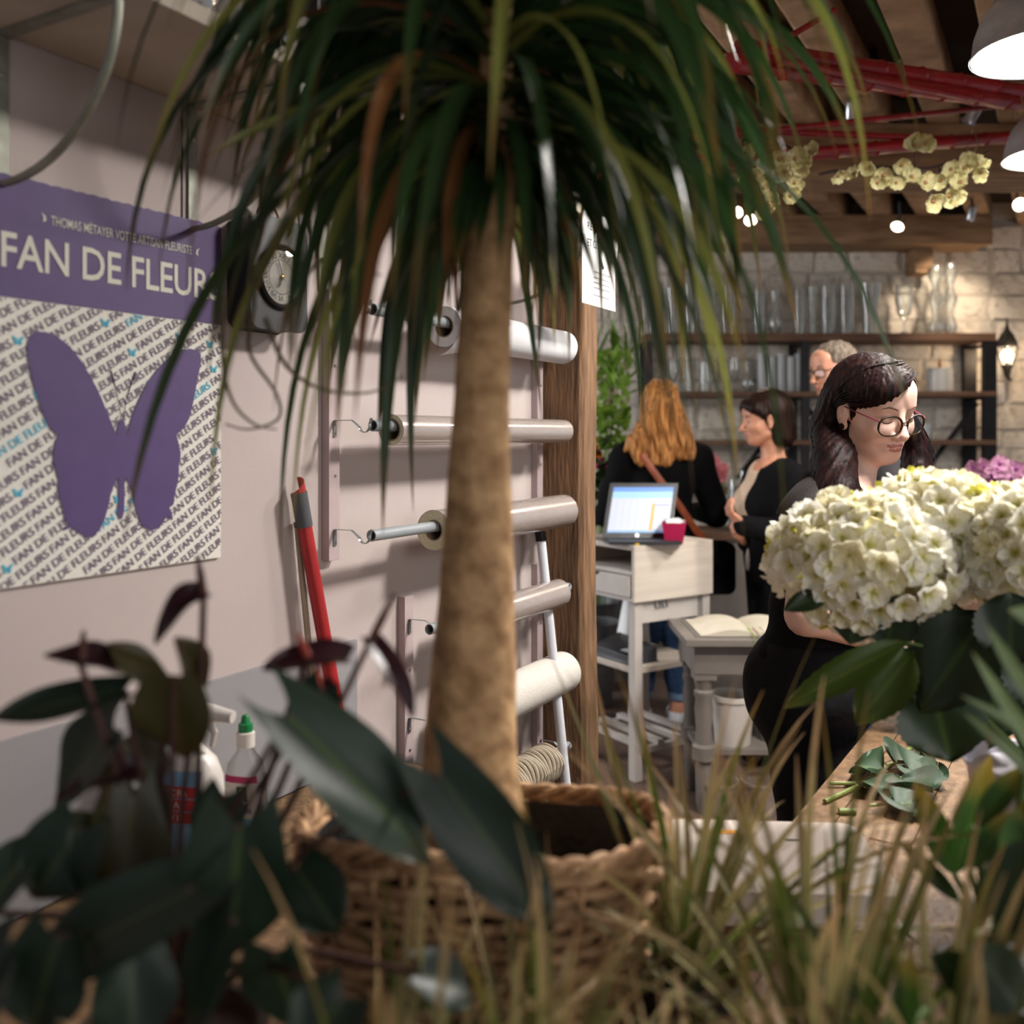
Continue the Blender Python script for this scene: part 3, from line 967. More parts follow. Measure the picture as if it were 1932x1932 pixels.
# ------------------------------------------------------------------ pick-up notice taped to the end of the shelf
so0, so1 = wsz(1098, 400, OSH+0.003)[0], wsz(1161, 440, OSH+0.003)[0]
zt_, zb_ = 1.978, 1.760
nt_ = thing('paper_notice', 'white paper notice taped to the end of the high shelf by the post', 'notice', Wp(so0, zb_, OSH))
def sheetxf(a, b):      # a, b in 0..1 -> world, with a soft curl at the upper right
    curl = 0.010*math.sin(a*PI)*b + 0.03*max(0, a-0.7)**2*10*max(0, b-0.5)
    return Wp(so0 + (so1-so0)*a, zb_ + (zt_-zb_)*b - 0.03*max(0, a+b-1.6), OSH + 0.003 + curl)
MB().grid([[sheetxf(i/12, j/12) for i in range(13)] for j in range(13)]).build('sheet', M_white_gloss, nt_)
def sheet_text(tx, x0, x1, y, h):
    vs, fs = text_mesh(tx, 1.0, 0.0)
    a0, a1, _, _ = text_size(vs)
    mb = MB()
    off = Vector((WN.x, WN.y, 0))*0.0008
    mb.add([sheetxf(x0 + (p.x-a0)/(a1-a0)*(x1-x0), y + p.y*h/0.7) + off for p in vs], fs)
    mb.build('lettering', M_ink_black, nt_, smooth=False, fix=False)
sheet_text('RETRAIT COLIS', 0.12, 0.88, 0.80, 0.085)
sheet_text('ET COMMANDES', 0.12, 0.90, 0.62, 0.085)
for y in (0.36, 0.30, 0.245, 0.19, 0.11):
    for x0, x1 in ((0.3, 0.52), (0.55, 0.80)):
        off = Vector((WN.x, WN.y, 0))*0.0008
        MB().add([sheetxf(x0, y)+off, sheetxf(x1, y)+off, sheetxf(x1, y+0.016)+off, sheetxf(x0, y+0.016)+off], [(0,1,2,3)]).build('fine_print', mat('fine_print', S(150,150,156), rough=0.7), nt_, smooth=False, fix=False)
MB().add([sheetxf(0.42, 0.50)+off, sheetxf(0.52, 0.41)+off, sheetxf(0.60, 0.44)+off, sheetxf(0.48, 0.53)+off], [(0,1,2,3)]).build('arrow_mark', M_ink_black, nt_, smooth=False, fix=False)
MB(wxf).box((so0-0.03, OSH+0.001, zt_-0.012), (so0+0.02, OSH+0.0022, zt_+0.012)).build('tape', mat('tape', S(196,186,160), rough=0.4), nt_, smooth=False)

# ------------------------------------------------------------------ cleaning bottles on the counter
M_bot_white = mat('white_plastic', S(214,208,202), rough=0.35)
M_green_cap = mat('green_cap', S(22,120,66), rough=0.35)
M_pet = glass('pet_bottle', (0.95, 0.95, 0.95, 1), clear=0.6)
def frustum(name, base, half, label):      # half = list of (z, halfwidth x, halfdepth y)
    pass
def oval_loft(mb, prof, seg=28, p=2.6):
    rows = []
    for z, a, b in prof:
        r_ = []
        for k in range(seg+1):
            t = 2*PI*k/seg
            c_, s_ = math.cos(t), math.sin(t)
            r_.append((math.copysign(abs(c_)**(2/p), c_)*a, math.copysign(abs(s_)**(2/p), s_)*b, z))
        rows.append(r_)
    mb.grid(rows)
    n = seg
    mb.add(rows[0][:-1], [tuple(range(n))]); mb.add(rows[-1][:-1], [tuple(range(n))])
b1 = thing('spray_bottle', 'white detergent bottle with red and blue label by the wall', 'bottle', (-0.478, 1.405, ZC+0.001), -0.25)
mb = MB(); oval_loft(mb, [(0,0.05,0.028),(0.006,0.055,0.031),(0.06,0.058,0.032),(0.10,0.058,0.032),(0.15,0.054,0.030),(0.175,0.044,0.026),(0.19,0.024,0.02),(0.20,0.016,0.016),(0.212,0.016,0.016)])
mb.build('body', M_bot_white, b1, local=True)
mb = MB(); mb.tube([(0.0,0,0.212),(0.0,0,0.235),(0.03,0,0.245),(0.075,0,0.240)], [0.018,0.017,0.014,0.009], 10); mb.build('spray_head', M_bot_white, b1, local=True)
mb = MB(); mb.tube([(0.03,0,0.238),(0.045,0,0.215),(0.04,0,0.195)], [0.006,0.005,0.004], 8); mb.build('trigger', M_bot_white, b1, local=True)
def front_patch(root, z0, z1, x0, x1, half, m, name, off=0.0012, p=2.6):
    """thin label that follows the front of an oval bottle"""
    rows = []
    for j in range(7):
        z = z0 + (z1-z0)*j/6
        for q0, q1 in zip(half[:-1], half[1:]):
            if q0[0] <= z <= q1[0] + 1e-9:
                t = (z-q0[0])/(q1[0]-q0[0]); a = q0[1]+(q1[1]-q0[1])*t; b = q0[2]+(q1[2]-q0[2])*t
        r_ = []
        for i in range(9):
            x = x0 + (x1-x0)*i/8
            y = -b*(max(0.0, 1-abs(x/a)**p))**(1/p) - off
            r_.append((x, y, z))
        rows.append(r_)
    mb = MB(); mb.grid(rows)
    return mb.build(name, m, root, local=True)
hb1 = [(0,0.05,0.028),(0.006,0.055,0.031),(0.06,0.058,0.032),(0.10,0.058,0.032),(0.15,0.054,0.030),(0.175,0.044,0.026)]
M_lblue = mat('label_blue', S(92,150,196), S(140,186,214), 20, rough=0.4)
M_lred = mat('label_red', S(190,38,44), rough=0.4)
lab = front_patch(b1, 0.03, 0.165, -0.036, 0.038, hb1, M_lblue, 'label')
for z0, tx in ((0.128, 'DECRA'), (0.110, 'ASSA'), (0.092, 'RAVIV')):
    front_patch(b1, z0, z0+0.016, -0.036, 0.032, hb1, M_lred, 'label_stripe', 0.0018)
    vs, fs = text_mesh(tx, 0.013, 0.0002, 1.2)
    mb = MB(); mb.add([Vector((p.x-0.024, -0.0345, p.y+z0+0.0035)) for p in vs], fs)
    mb.build('lettering', M_bot_white, b1, local=True, smooth=False, fix=False)
MB().lathe([(0.006, 0), (0.009, 0.0004)], 20, c=(-0.02, -0.0342, 0.055), M=Matrix.Rotation(PI/2, 3, 'X'), cap0=False, cap1=False).build('label_mark', M_lred, b1, local=True)
b2 = thing('soap_bottle', 'clear washing-up bottle with green cap by the wall', 'bottle', (-0.423, 1.515, ZC+0.001), -0.2)
hb2 = [(0,0.030,0.020),(0.008,0.033,0.022),(0.05,0.034,0.022),(0.095,0.034,0.022),(0.13,0.028,0.019),(0.150,0.013,0.013)]
mb = MB(); oval_loft(mb, hb2+[(0.160,0.012,0.012)]); mb.build('body', M_pet, b2, local=True)
MB().lathe([(0.0145,0.156),(0.0145,0.178),(0.012,0.180)], 18).build('collar', M_bot_white, b2, local=True)
MB().lathe([(0.0115,0.180),(0.0115,0.192),(0.008,0.194),(0.006,0.204),(0.004,0.206),(0.0,0.206)], 18).build('cap', M_green_cap, b2, local=True)
front_patch(b2, 0.022, 0.115, -0.027, 0.027, hb2, M_bot_white, 'label', 0.0010)
front_patch(b2, 0.022, 0.050, -0.018, 0.024, hb2, M_lblue, 'label_patch', 0.0016)
front_patch(b2, 0.105, 0.115, -0.027, 0.027, hb2, mat('label_pink', S(176,40,96), rough=0.4), 'label_stripe', 0.0016)
M_dgreen = mat('label_green', S(24,74,40), rough=0.4)
front_patch(b2, 0.078, 0.100, -0.004, 0.014, hb2, M_dgreen, 'label_emblem', 0.0018)
mb = MB(); mb.tube([(0.005,-0.0245,0.084),(0.005,-0.0245,0.092)], 0.0008, 5); mb.sphere((0.005,-0.0245,0.0945),(0.005,0.0008,0.0035),10,6)
mb.build('tree_mark', mat('label_lime', S(150,190,70), rough=0.4), b2, local=True)
for tx, x, z, h, m in (('SENSIBLES', -0.016, 0.060, 0.0085, mat('label_navy', S(40,44,120), rough=0.4)), ('ARBRE', -0.004, 0.0815, 0.0042, M_bot_white), ('VERT', -0.003, 0.0780, 0.0050, M_bot_white)):
    vs, fs = text_mesh(tx, h, 0.0002)
    mb = MB(); mb.add([Vector((p.x+x, -0.0246, p.y+z)) for p in vs], fs); mb.build('lettering', m, b2, local=True, smooth=False, fix=False)

# ------------------------------------------------------------------ steel shelving with glass vases on the back wall
M_shelf_dark = mat('shelf_oak', S(92,66,50), S(122,90,70), 8, rough=0.7, stretch=(0.5,4,4))
YS = 6.70
def px(u, Y=YS): return (u - CX)/F*Y
def pz(v, Y=YS): return H - (v - CY)/F*Y
shv = thing('steel_shelving', 'black steel shelving with wooden boards against the stone wall', 'shelving', (px(1545), YS+0.12, 0))
ups = [px(1224), px(1519), px(1866)]
for i, x in enumerate(ups):
    w = 0.028 if i < 2 else 0.045
    for y in (YS, YS+0.29):
        MB().box((x-w, y-0.022, 0.001), (x+w, y+0.022, pz(640))).build('upright', M_black_metal, shv, smooth=False)
    for v in (648, 748, 838, 930):
        MB().box((x-0.018, YS+0.022, pz(v)-0.02), (x+0.018, YS+0.268, pz(v))).build('cross_bar', M_black_metal, shv, smooth=False)
shz = []
for v, th in ((629, 0.055), (739, 0.035), (830, 0.035), (922, 0.035)):
    z = pz(v); shz.append(z)
    MB().box((px(1216), YS-0.03, z-th), (px(1876), YS+0.32, z)).build('shelf_board', M_shelf_dark, shv, smooth=False, bevel=0.004)
for (u0, v0, u1, v1) in ((1862, 760, 1752, 905), (1530, 760, 1640, 905), (1240, 745, 1375, 905), (1510, 760, 1400, 905)):
    MB().tube([(px(u0), YS+0.15, pz(v0)), (px(u1), YS+0.15, pz(v1))], 0.018, 6).build('brace', M_black_metal, shv)
M_frost = mat('frosted_glass', S(226,228,226), S(206,210,210), 40, rough=0.25, trans=0.35, stretch=(20,20,0.5))
vspec = []
def bvase(uc, wpx, hpx, kind, z, lb, m=None, y=None):
    sc = (YS+0.12)/F
    me = vase_mesh(kind, wpx/2*sc, hpx*sc, 0.006)
    if m: me.materials.clear(); me.materials.append(m)
    o = link_mesh('glass_vase', me, None, Matrix.Translation((px(uc, YS+0.12), y or YS+0.12, z+0.001)))
    tag(o, lb, 'vase', 'glassware on the steel shelving')
T = shz[0]
for a in [(1236,26,98,'cylinder',T,'clear cylinder vase at the left end of the top shelf of the steel shelving'),
          (1268,26,88,'flared',T,'flared clear vase second from the left on the top shelf of the steel shelving'),
          (1302,32,112,'cylinder',T,'clear vase third from the left, half behind hanging leaves, on the steel shelving'),
          (1338,26,90,'goblet',T,'clear goblet on the top shelf of the steel shelving behind hanging leaves'),
          (1375,34,104,'cylinder',T,'wide clear cylinder on the top shelf of the steel shelving, right of the goblet'),
          (1432,24,102,'cylinder',T,'slim clear cylinder left of a round-bellied vase on the top shelf'),
          (1462,26,82,'bulb',T,'round-bellied clear vase left of the middle upright on the top shelf'),
          (1508,22,98,'cylinder',T,'slim clear tube over the middle upright of the steel shelving'),
          (1533,18,90,'flared',T,'thin flared vase just right of the middle upright, top shelf'),
          (1562,28,108,'cylinder',T,'left one of the two bright tall cylinder vases on the top shelf'),
          (1597,28,112,'cylinder',T,'right one of the two bright tall cylinder vases on the top shelf'),
          (1640,46,96,'flared',T,'wide flared vase on the top shelf right of two tall cylinders'),
          (1706,34,96,'goblet',T,'footed clear vase between the wide flared vase and the bubble vases'),
          (1765,28,132,'stacked',T,'left one of the two bubble-shaped tall vases on the top shelf'),
          (1793,26,136,'stacked',T,'right one of the two bubble-shaped tall vases on the top shelf'),
          (1270,24,60,'goblet',shz[1],'small clear goblet at the left end of the second steel shelf'),
          (1300,24,64,'flared',shz[1],'small flared glass on the second steel shelf above the blonde customer'),
          (1330,22,56,'cylinder',shz[1],'small clear tumbler on the second steel shelf above the blonde customer'),
          (1385,20,66,'goblet',shz[1],'stemmed glass left of the white ribbed jars'),
          (1410,22,58,'bulb',shz[1],'small bulbous glass left of the white ribbed jars'),
          (1748,18,30,'cylinder',shz[2],'small bright tumbler on the third steel shelf behind the florist')]:
    bvase(*a)
for i, u in enumerate((1438, 1456, 1474, 1492, 1508)):
    bvase(u, 18, 72 - (i % 2)*5, 'cylinder', shz[1], ['leftmost', 'second', 'middle', 'fourth', 'rightmost'][i] + ' of five white frosted tubes on the second steel shelf', M_frost)
cj = thing('candle_jar', 'white ribbed candle jar with orange wick holder on the second steel shelf', 'candle', (px(1773, YS+0.12), YS+0.12, shz[1]+0.001))
MB().lathe([(0.08,0),(0.088,0.01),(0.088,0.165),(0.08,0.17),(0.076,0.166)], 24).build('jar', M_frost, cj, local=True)
MB().lathe([(0.0,0.14),(0.01,0.14),(0.013,0.2),(0.006,0.24),(0.0,0.245)], 10).build('wick_holder', mat('orange_wood', S(190,124,62), rough=0.6), cj, local=True)

# wall lantern at the right
wl_ = thing('wall_lantern', 'black iron wall lantern glowing at the right end of the stone wall', 'wall lamp', (px(1902, 6.85), 6.85, pz(720, 6.85)))
lx, ly = px(1900, 6.85), 6.85
def lz(v): return pz(v, 6.85)
MB().lathe([(0.085, lz(655)), (0.08, lz(648)), (0.05, lz(632)), (0.02, lz(622)), (0.012, lz(612)), (0.004, lz(600)), (0.0, lz(598))], 6, c=(lx, ly, 0)).build('roof', M_black_metal, wl_, smooth=False)
MB().lathe([(0.0, lz(712)), (0.02, lz(710)), (0.028, lz(698)), (0.04, lz(692)), (0.04, lz(688))], 12, c=(lx, ly, 0)).build('base', M_black_metal, wl_)
for k in range(6):
    a = 2*PI*k/6
    MB().tube([(lx+0.08*math.cos(a), ly+0.08*math.sin(a), lz(654)), (lx+0.04*math.cos(a), ly+0.04*math.sin(a), lz(690))], 0.006, 5).build('frame_bar', M_black_metal, wl_)
MB().lathe([(0.074, lz(655)), (0.036, lz(690))], 6, c=(lx, ly, 0), cap0=False, cap1=False).build('pane', M_glass, wl_, smooth=False)
MB().sphere((lx, ly, lz(671)), (0.035, 0.035, 0.045), 12, 8).build('bulb', mat('lantern_bulb', S(255,240,220), emit=(S(255,226,190), 22)), wl_)
MB().tube([(lx, ly, lz(712)), (lx+0.05, ly+0.05, lz(716)), (lx+0.1, ly+0.17, lz(706))], 0.012, 6).build('arm', M_black_metal, wl_)
def point(name, loc, power, col, r=0.04):
    l = bpy.data.lights.new(name, 'POINT'); l.energy = power; l.color = col; l.shadow_soft_size = r
    o = bpy.data.objects.new(name, l); o.location = loc; C.objects.link(o); return o
point('lantern_glow', (lx-0.02, ly-0.13, lz(671)), 9, (1.0, 0.72, 0.44), 0.05)

# ------------------------------------------------------------------ pendant lamps over the work table
M_alu = mat('brushed_alu', S(206,204,202), S(184,182,180), 60, rough=0.3, metal=0.55, stretch=(1,1,12))
M_lampin = mat('lamp_white_inside', S(240,240,238), rough=0.5)
M_diff = mat('lamp_diffuser', S(255,255,255), emit=((1.0, 0.97, 0.93, 1), 9))
def pendant(u, v, Y, r, label, power):
    c = at(u, v, Y)
    root = thing('pendant_lamp', label, 'lamp', c, 0, 'aluminium pendant lamps over the work table')
    prof = [(r*1.03, -0.002), (r, 0.004), (r*0.97, r*0.30), (r*0.86, r*0.62), (r*0.64, r*0.92), (r*0.36, r*1.10), (r*0.26, r*1.16), (r*0.24, r*1.6), (r*0.14, r*1.72), (0.004, r*1.74)]
    MB().lathe(prof, 40, cap0=False).build('shade', M_alu, root, local=True)
    MB().lathe([(r*1.0, 0.0), (r*0.95, r*0.29), (r*0.84, r*0.6), (r*0.62, r*0.88), (0.0, r*1.02)], 40, cap0=False).build('shade_lining', M_lampin, root, local=True)
    MB().lathe([(0.0, 0.030), (r*0.90, 0.030)], 32).build('diffuser', M_diff, root, local=True)
    MB().tube([(0, 0, r*1.72), (0, 0, 3.17 - c.z)], 0.004, 6).build('cord', M_black_metal, root, local=True)
    l = area('pendant_light', c + Vector((0, 0, 0.012)), c + Vector((0, 0, -1)), r*1.7, r*1.7, power, (1.0, 0.95, 0.88), 'DISK')
    return root
pendant(1972, 100, 2.55, 0.180, 'large brushed aluminium pendant lamp at the top right corner', 26)
pendant(1990, 297, 3.6, 0.175, 'brushed aluminium pendant lamp at the right edge, below the larger one', 30)
pendant(2230, -260, 1.75, 0.180, 'aluminium pendant lamp added out of view to brighten the hydrangeas', 66)  # unseen lamp, added to light the hydrangeas from above

# ceiling spots on a black rail
M_spot = mat('spot_chrome', S(196,198,202), rough=0.25, metal=0.9)
M_spot_em = mat('spot_lens', S(255,244,230), emit=(S(255,232,204), 14))
def spot(u, v, Y, d, label, lit, power=0):
    c = at(u, v, Y)
    root = thing('ceiling_spot', label, 'spotlight', c, 0, 'chrome spotlights under the beams')
    d = Vector(d).normalized()
    x, y = frame(d)
    mb = MB(); mb.tube([c - d*0.05, c - d*0.045, c + d*0.035, c + d*0.05], [0.012, 0.026, 0.028, 0.04], 14, caps=False); mb.build('housing', M_spot, root)
    MB().tube([c + d*0.044, c + d*0.046], 0.037, 14).build('lens', M_spot_em if lit else M_glass2, root)
    MB().tube([c - d*0.045, (c.x, c.y, c.z+0.09), (c.x, c.y, min(3.0, c.z+0.16))], 0.008, 6).build('stem', M_black_metal, root)
    if power:
        l = bpy.data.lights.new('spot_beam', 'SPOT'); l.energy = power; l.spot_size = 1.3; l.spot_blend = 0.6; l.color = (1.0, 0.82, 0.62); l.shadow_soft_size = 0.04
        o = bpy.data.objects.new('spot_beam', l); o.location = c + d*0.06; o.rotation_euler = d.to_track_quat('-Z', 'Y').to_euler(); C.objects.link(o)
spot(1606, 206, 4.4, (0.2, 0.6, -0.6), 'twin chrome spotlight below the red bamboo, above the shelving', False)
spot(1838, 212, 4.4, (-0.2, 0.6, -0.6), 'chrome spotlight under the beam at the right, by the red bamboo', False)
spot(1697, 420, 6.3, (-0.35, -0.35, -0.5), 'lit chrome spotlight in front of the wall plate beam', True)
spot(1833, 400, 6.3, (0.1, 0.5, -0.6), 'chrome spotlight right of the lit one in front of the wall plate beam', False, 55)
spot(1390, 396, 6.3, (-0.2, -0.7, -0.5), 'lit spotlight behind the hanging leaves, the left of a pair', True, 40)
spot(1415, 410, 6.3, (-0.1, -0.7, -0.5), 'lit spotlight behind the hanging leaves, the right of a pair', True)
spot(1920, 385, 6.0, (-0.2, -0.9, -0.3), 'lit round spotlight at the right edge below the small pendant', True, 25)
rl = thing('spot_rail', 'black lighting rail under the joists at the top right', 'rail', at(1800, 146, 4.2))
MB().tube([at(1690, 143, 4.2), at(2100, 150, 4.2)], 0.014, 6).build('rail', M_black_metal, rl)
for u in (1648, 1778):
    c = at(u, 130, 4.2); MB().tube([c + Vector((0,0,0.09)), c - Vector((0,0,0.03))], 0.018, 8).build('hanger', M_black_metal, rl)

# ------------------------------------------------------------------ red bamboo poles hung under the joists
M_bamboo = mat('red_bamboo', S(150,24,30), S(128,16,24), 14, rough=0.35, stretch=(1,1,1))
M_twine = mat('twine', S(150,120,84), rough=0.9)
def bamboo(a, b, r, label):
    a, b = Vector(a), Vector(b)
    root = thing('bamboo_pole', label, 'bamboo', a.lerp(b, 0.5), 0, 'red lacquered bamboo poles')
    n = max(3, int((b-a).length/0.22))
    pts = []; rr = []
    for i in range(n):
        for t, k in ((0.0, 1.0), (0.03, 1.14), (0.06, 1.0), (0.5, 0.97), (0.97, 1.0)):
            pts.append(a.lerp(b, (i+t)/n)); rr.append(r*k*(1-0.10*(i+t)/n))
    MB().tube(pts, rr, 12).build('cane', M_bamboo, root)
    return root
bb = [((1395, 92, 3.1), (2100, 200, 4.3), 0.034, 'thick red bamboo pole at the top of the bundle'),
      ((1380, 118, 3.0), (2140, 226, 4.5), 0.032, 'second thick red bamboo pole just under the topmost one'),
      ((1470, 115, 3.0), (2100, 238, 4.5), 0.013, 'thin red bamboo pole crossing down over the thick ones'),
      ((1430, 104, 3.0), (1576, 18, 3.3), 0.011, 'short red bamboo end sticking up to the left'),
      ((1240, 268, 3.2), (2100, 178, 4.6), 0.012, 'thin red bamboo pole rising to the right'),
      ((1180, 236, 3.2), (2090, 275, 4.6), 0.014, 'middle red bamboo pole sloping gently down to the right'),
      ((1120, 325, 3.2), (2140, 238, 4.6), 0.028, 'lowest thick red bamboo pole above the orchid spray'),
      ((1230, 305, 3.3), (1800, 268, 3.8), 0.017, 'red bamboo pole behind the lowest one'),
      ((1080, 90, 3.0), (1480, 112, 3.2), 0.012, 'thin red bamboo end half hidden in the palm leaves')]
for a, b, r, lb in bb: bamboo(at(*a), at(*b), r, lb)
for k, t, lb in ((0, 0.35, 'twine loop around the upper red bamboo'), (1, 0.62, 'twine loop at the right of the upper red bamboo'), (6, 0.62, 'twine loop on the lower red bamboo at the right'), (7, 0.45, 'twine loop on the lower red bamboo near the palm')):
    c = at(*bb[k][0]).lerp(at(*bb[k][1]), t)
    tw = thing('twine_tie', lb, 'twine', c)
    R_ = bb[k][2] + 0.006
    MB().tube([c + Vector((0.006*math.sin(a*2), R_*math.cos(a), R_*math.sin(a)*1.4 - 0.008)) for a in [2*PI*i/16 for i in range(17)]], 0.003, 5, caps=False).build('loop', M_twine, tw)

# ------------------------------------------------------------------ blossoms
def petal_grid(L, w, n=7, m=5, cup=0.25, bend=0.2, ruffle=0.0, seed=0, tipw=0.25):
    """petal along +x from the origin, face up (+z)"""
    r_ = random.Random(seed)
    ph = r_.uniform(0, 6)
    rows = []
    for i in range(n+1):
        t = i/n
        wd = w*max(0.10, 1-abs((t-0.58)/0.60)**2.2)**0.55 if t > 0.1 else w*(0.18+2.5*t)
        if t == 1: wd = max(w*tipw*1.6, 0)
        row = []
        for j in range(m):
            c = -1 + 2*j/(m-1)
            z = cup*w*c*c*(0.4+0.6*t) - bend*L*t*t + ruffle*math.sin(ph+c*3.0+t*5)*w*t
            row.append(Vector((L*t, c*wd*0.5, z)))
        rows.append(row)
    return rows
def flower_mesh(name, n, L, w, mats, cup=0.25, bend=0.2, tilt=0.3, ruffle=0.0, seed=0, center=None, sizes=None):
    mb = MB()
    for k in range(n):
        R = Matrix.Rotation(2*PI*k/n, 3, 'Z') @ Matrix.Rotation(-tilt, 3, 'Y')
        s = sizes[k] if sizes else 1.0
        rows = petal_grid(L*s, w*s, cup=cup, bend=bend, ruffle=ruffle, seed=seed+k)
        mb.grid([[R @ p for p in r] for r in rows])
    if center:
        mb.cur = 1; mb.sphere((0, 0, center*0.5), center, 8, 6)
    return mb.mesh(name, mats, smooth=True)
M_orch = mat('orchid_cream', S(216,210,170), S(204,196,142), 40, rough=0.6, translucent=0.3)
M_orch_c = mat('orchid_centre', S(150,110,70), rough=0.6)
M_twig = mat('dark_twig', S(46,32,28), rough=0.8)
orch_me = [flower_mesh('blossom', 5, 0.034, 0.040, [M_orch, M_orch_c], cup=0.35, bend=-0.15, tilt=0.25, ruffle=0.05, seed=s_, center=0.008, sizes=[1, 1.15, 0.9, 0.9, 1.15]) for s_ in range(3)]
def facing(p, jitter, rn):
    """orientation that turns a blossom's +z roughly towards the camera"""
    d = (Vector((0, 0, H)) - p).normalized() + Vector((rn.uniform(-1,1), rn.uniform(-1,1), rn.uniform(-1,1)))*jitter
    q = d.normalized().to_track_quat('Z', 'Y')
    return q.to_matrix().to_4x4() @ Matrix.Rotation(rn.uniform(0, 6.28), 4, 'Z')
def orchid_spray(label, path, flowers, seed, scale=1.0, meshes=None, mtwig=None, cat='flowers', grp='cream orchid sprays hung from the bamboo'):
    rn = random.Random(seed)
    pts = [at(*p) for p in path]
    root = thing('orchid_spray', label, cat, pts[0], 0, grp)
    dense = []
    for a, b in zip(pts[:-1], pts[1:]):
        for i in range(6): dense.append(a.lerp(b, i/6) + Vector((rn.uniform(-1,1), rn.uniform(-1,1), rn.uniform(-1,1)))*0.004)
    dense.append(pts[-1])
    MB().tube(dense, [0.006*(1-0.6*i/len(dense)) for i in range(len(dense))], 6).build('twig', mtwig or M_twig, root)
    for (u, v, Y) in flowers:
        c = at(u, v, Y)
        near = min(dense, key=lambda q: (q-c).length)
        st = MB().tube([near, near.lerp(c, 0.5) + Vector((0, 0, -0.008)), c], 0.0022, 5).build('stalk', mtwig or M_twig, root)
        M = Matrix.Translation(c) @ facing(c, 0.6, rn) @ Matrix.Diagonal((scale*rn.uniform(0.8, 1.1),)*3 + (1,))
        link_mesh('blossom', rn.choice(meshes or orch_me), root, M)
Yo = 3.35
orchid_spray('cream orchid spray on a dark twig under the red bamboo, right', [(1545,330,Yo),(1640,312,Yo),(1740,318,Yo),(1830,300,Yo),(1866,285,Yo)],
    [(u,v,Yo-0.04) for u,v in ((1580,330),(1612,328),(1638,318),(1655,345),(1690,345),(1668,330),(1720,335),(1745,345),(1775,340),(1790,368),(1808,372),(1760,378),(1795,320),(1820,318),(1842,312),(1850,325),(1830,300),(1725,275),(1745,270),(1700,310),(1812,345))], 5)
orchid_spray('cream orchid spray on a dark twig beside the palm leaves', [(1400,265,Yo),(1450,262,Yo),(1500,285,Yo),(1540,290,Yo)],
    [(u,v,Yo-0.03) for u,v in ((1408,345),(1425,330),(1440,355),(1458,385),(1490,370),(1498,345),(1480,325),(1520,310),(1530,288),(1512,322),(1470,300),(1445,395),(1420,275),(1500,300),(1405,290),(1435,310))], 6)
orchid_spray('cream orchid spray hanging above the red bamboo among the palm leaves', [(1290,130,Yo-0.2),(1340,150,Yo-0.2),(1400,135,Yo-0.2),(1455,120,Yo-0.2)],
    [(u,v,Yo-0.24) for u,v in ((1310,165),(1325,150),(1370,120),(1385,130),(1440,130),(1452,140),(1430,118),(1300,210),(1316,226),(1345,190))], 8)

# pink orchids at the right, behind the hydrangeas
M_pink = mat('orchid_pink', S(222,176,200), S(200,140,178), 40, rough=0.6, translucent=0.25)
M_mag = mat('orchid_magenta', S(156,66,146), S(130,44,122), 40, rough=0.6, translucent=0.2)
M_stemg = mat('green_stem', S(70,92,46), S(92,112,58), 20, rough=0.6)
pink_me = [flower_mesh('blossom', 5, 0.045, 0.046, [M_pink, M_mag], cup=0.3, bend=0.1, tilt=0.3, seed=s_, center=0.011) for s_ in range(2)]
mag_me = [flower_mesh('blossom', 5, 0.042, 0.044, [M_mag, M_pink], cup=0.3, bend=0.1, tilt=0.3, seed=s_, center=0.010) for s_ in range(2)]
stand = thing('display_stand', 'low wooden display stand behind the hydrangeas', 'stand', (2.15, 4.55, 0))
MB().box((1.75, 4.3, 0.66), (2.75, 4.8, 0.70)).build('top', M_shelf_dark, stand, smooth=False)
for x, y in ((1.79,4.34),(2.71,4.34),(2.71,4.76),(1.79,4.76)):
    MB().box((x-0.03, y-0.03, 0), (x+0.03, y+0.03, 0.66)).build('leg', M_shelf_dark, stand, smooth=False)
def potted_orchid(label, x, y, flowers, meshes, seed):
    rn = random.Random(seed)
    root = thing('potted_orchid', label, 'orchid', (x, y, 0.701), 0, 'pink orchids behind the hydrangeas')
    MB().lathe([(0.05,0),(0.07,0.13),(0.066,0.13),(0.05,0.02)], 20).build('pot', M_white_gloss, root, local=True)
    for k in range(5):
        a = k*1.3
        rows = [[Vector((math.cos(a)*0.22*t - math.sin(a)*c*0.035*math.sin(PI*min(1,t+0.1)), math.sin(a)*0.22*t + math.cos(a)*c*0.035*math.sin(PI*min(1,t+0.1)), 0.13+0.12*t-0.2*t*t)) for c in (-1,0,1)] for t in [i/8 for i in range(9)]]
        MB().grid(rows).build('leaf', M_stemg, root, local=True)
    pts = [at(*f) for f in flowers]
    top = max(pts, key=lambda p: p.z)
    MB().tube([(x, y, 0.82), (x, y, 1.05), Vector((x, y, 1.15)).lerp(top, 0.6), top], [0.004,0.004,0.0035,0.003], 6).build('stem', M_stemg, root)
    for c in pts:
        link_mesh('blossom', rn.choice(meshes), root, Matrix.Translation(c) @ facing(c, 0.4, rn))
potted_orchid('pale pink orchid nearest the florist, behind the hydrangeas', 2.13, 4.5, [(1838,882,4.45),(1855,880,4.45),(1845,895,4.45)], pink_me, 1)
potted_orchid('magenta orchid behind the middle hydrangea heads', 2.3, 4.62, [(1848,905,4.6),(1865,900,4.6),(1858,915,4.6),(1840,908,4.6)], mag_me, 2)
potted_orchid('pale pink orchid in the middle behind the right hydrangea', 2.42, 4.45, [(1886,876,4.45),(1892,890,4.45),(1880,888,4.45)], pink_me, 3)
potted_orchid('mauve orchid at the right edge behind the hydrangeas', 2.62, 4.55, [(1918,885,4.5),(1930,890,4.5),(1908,905,4.5),(1925,905,4.5),(1915,912,4.5)], pink_me[:1]+mag_me[:1], 4)

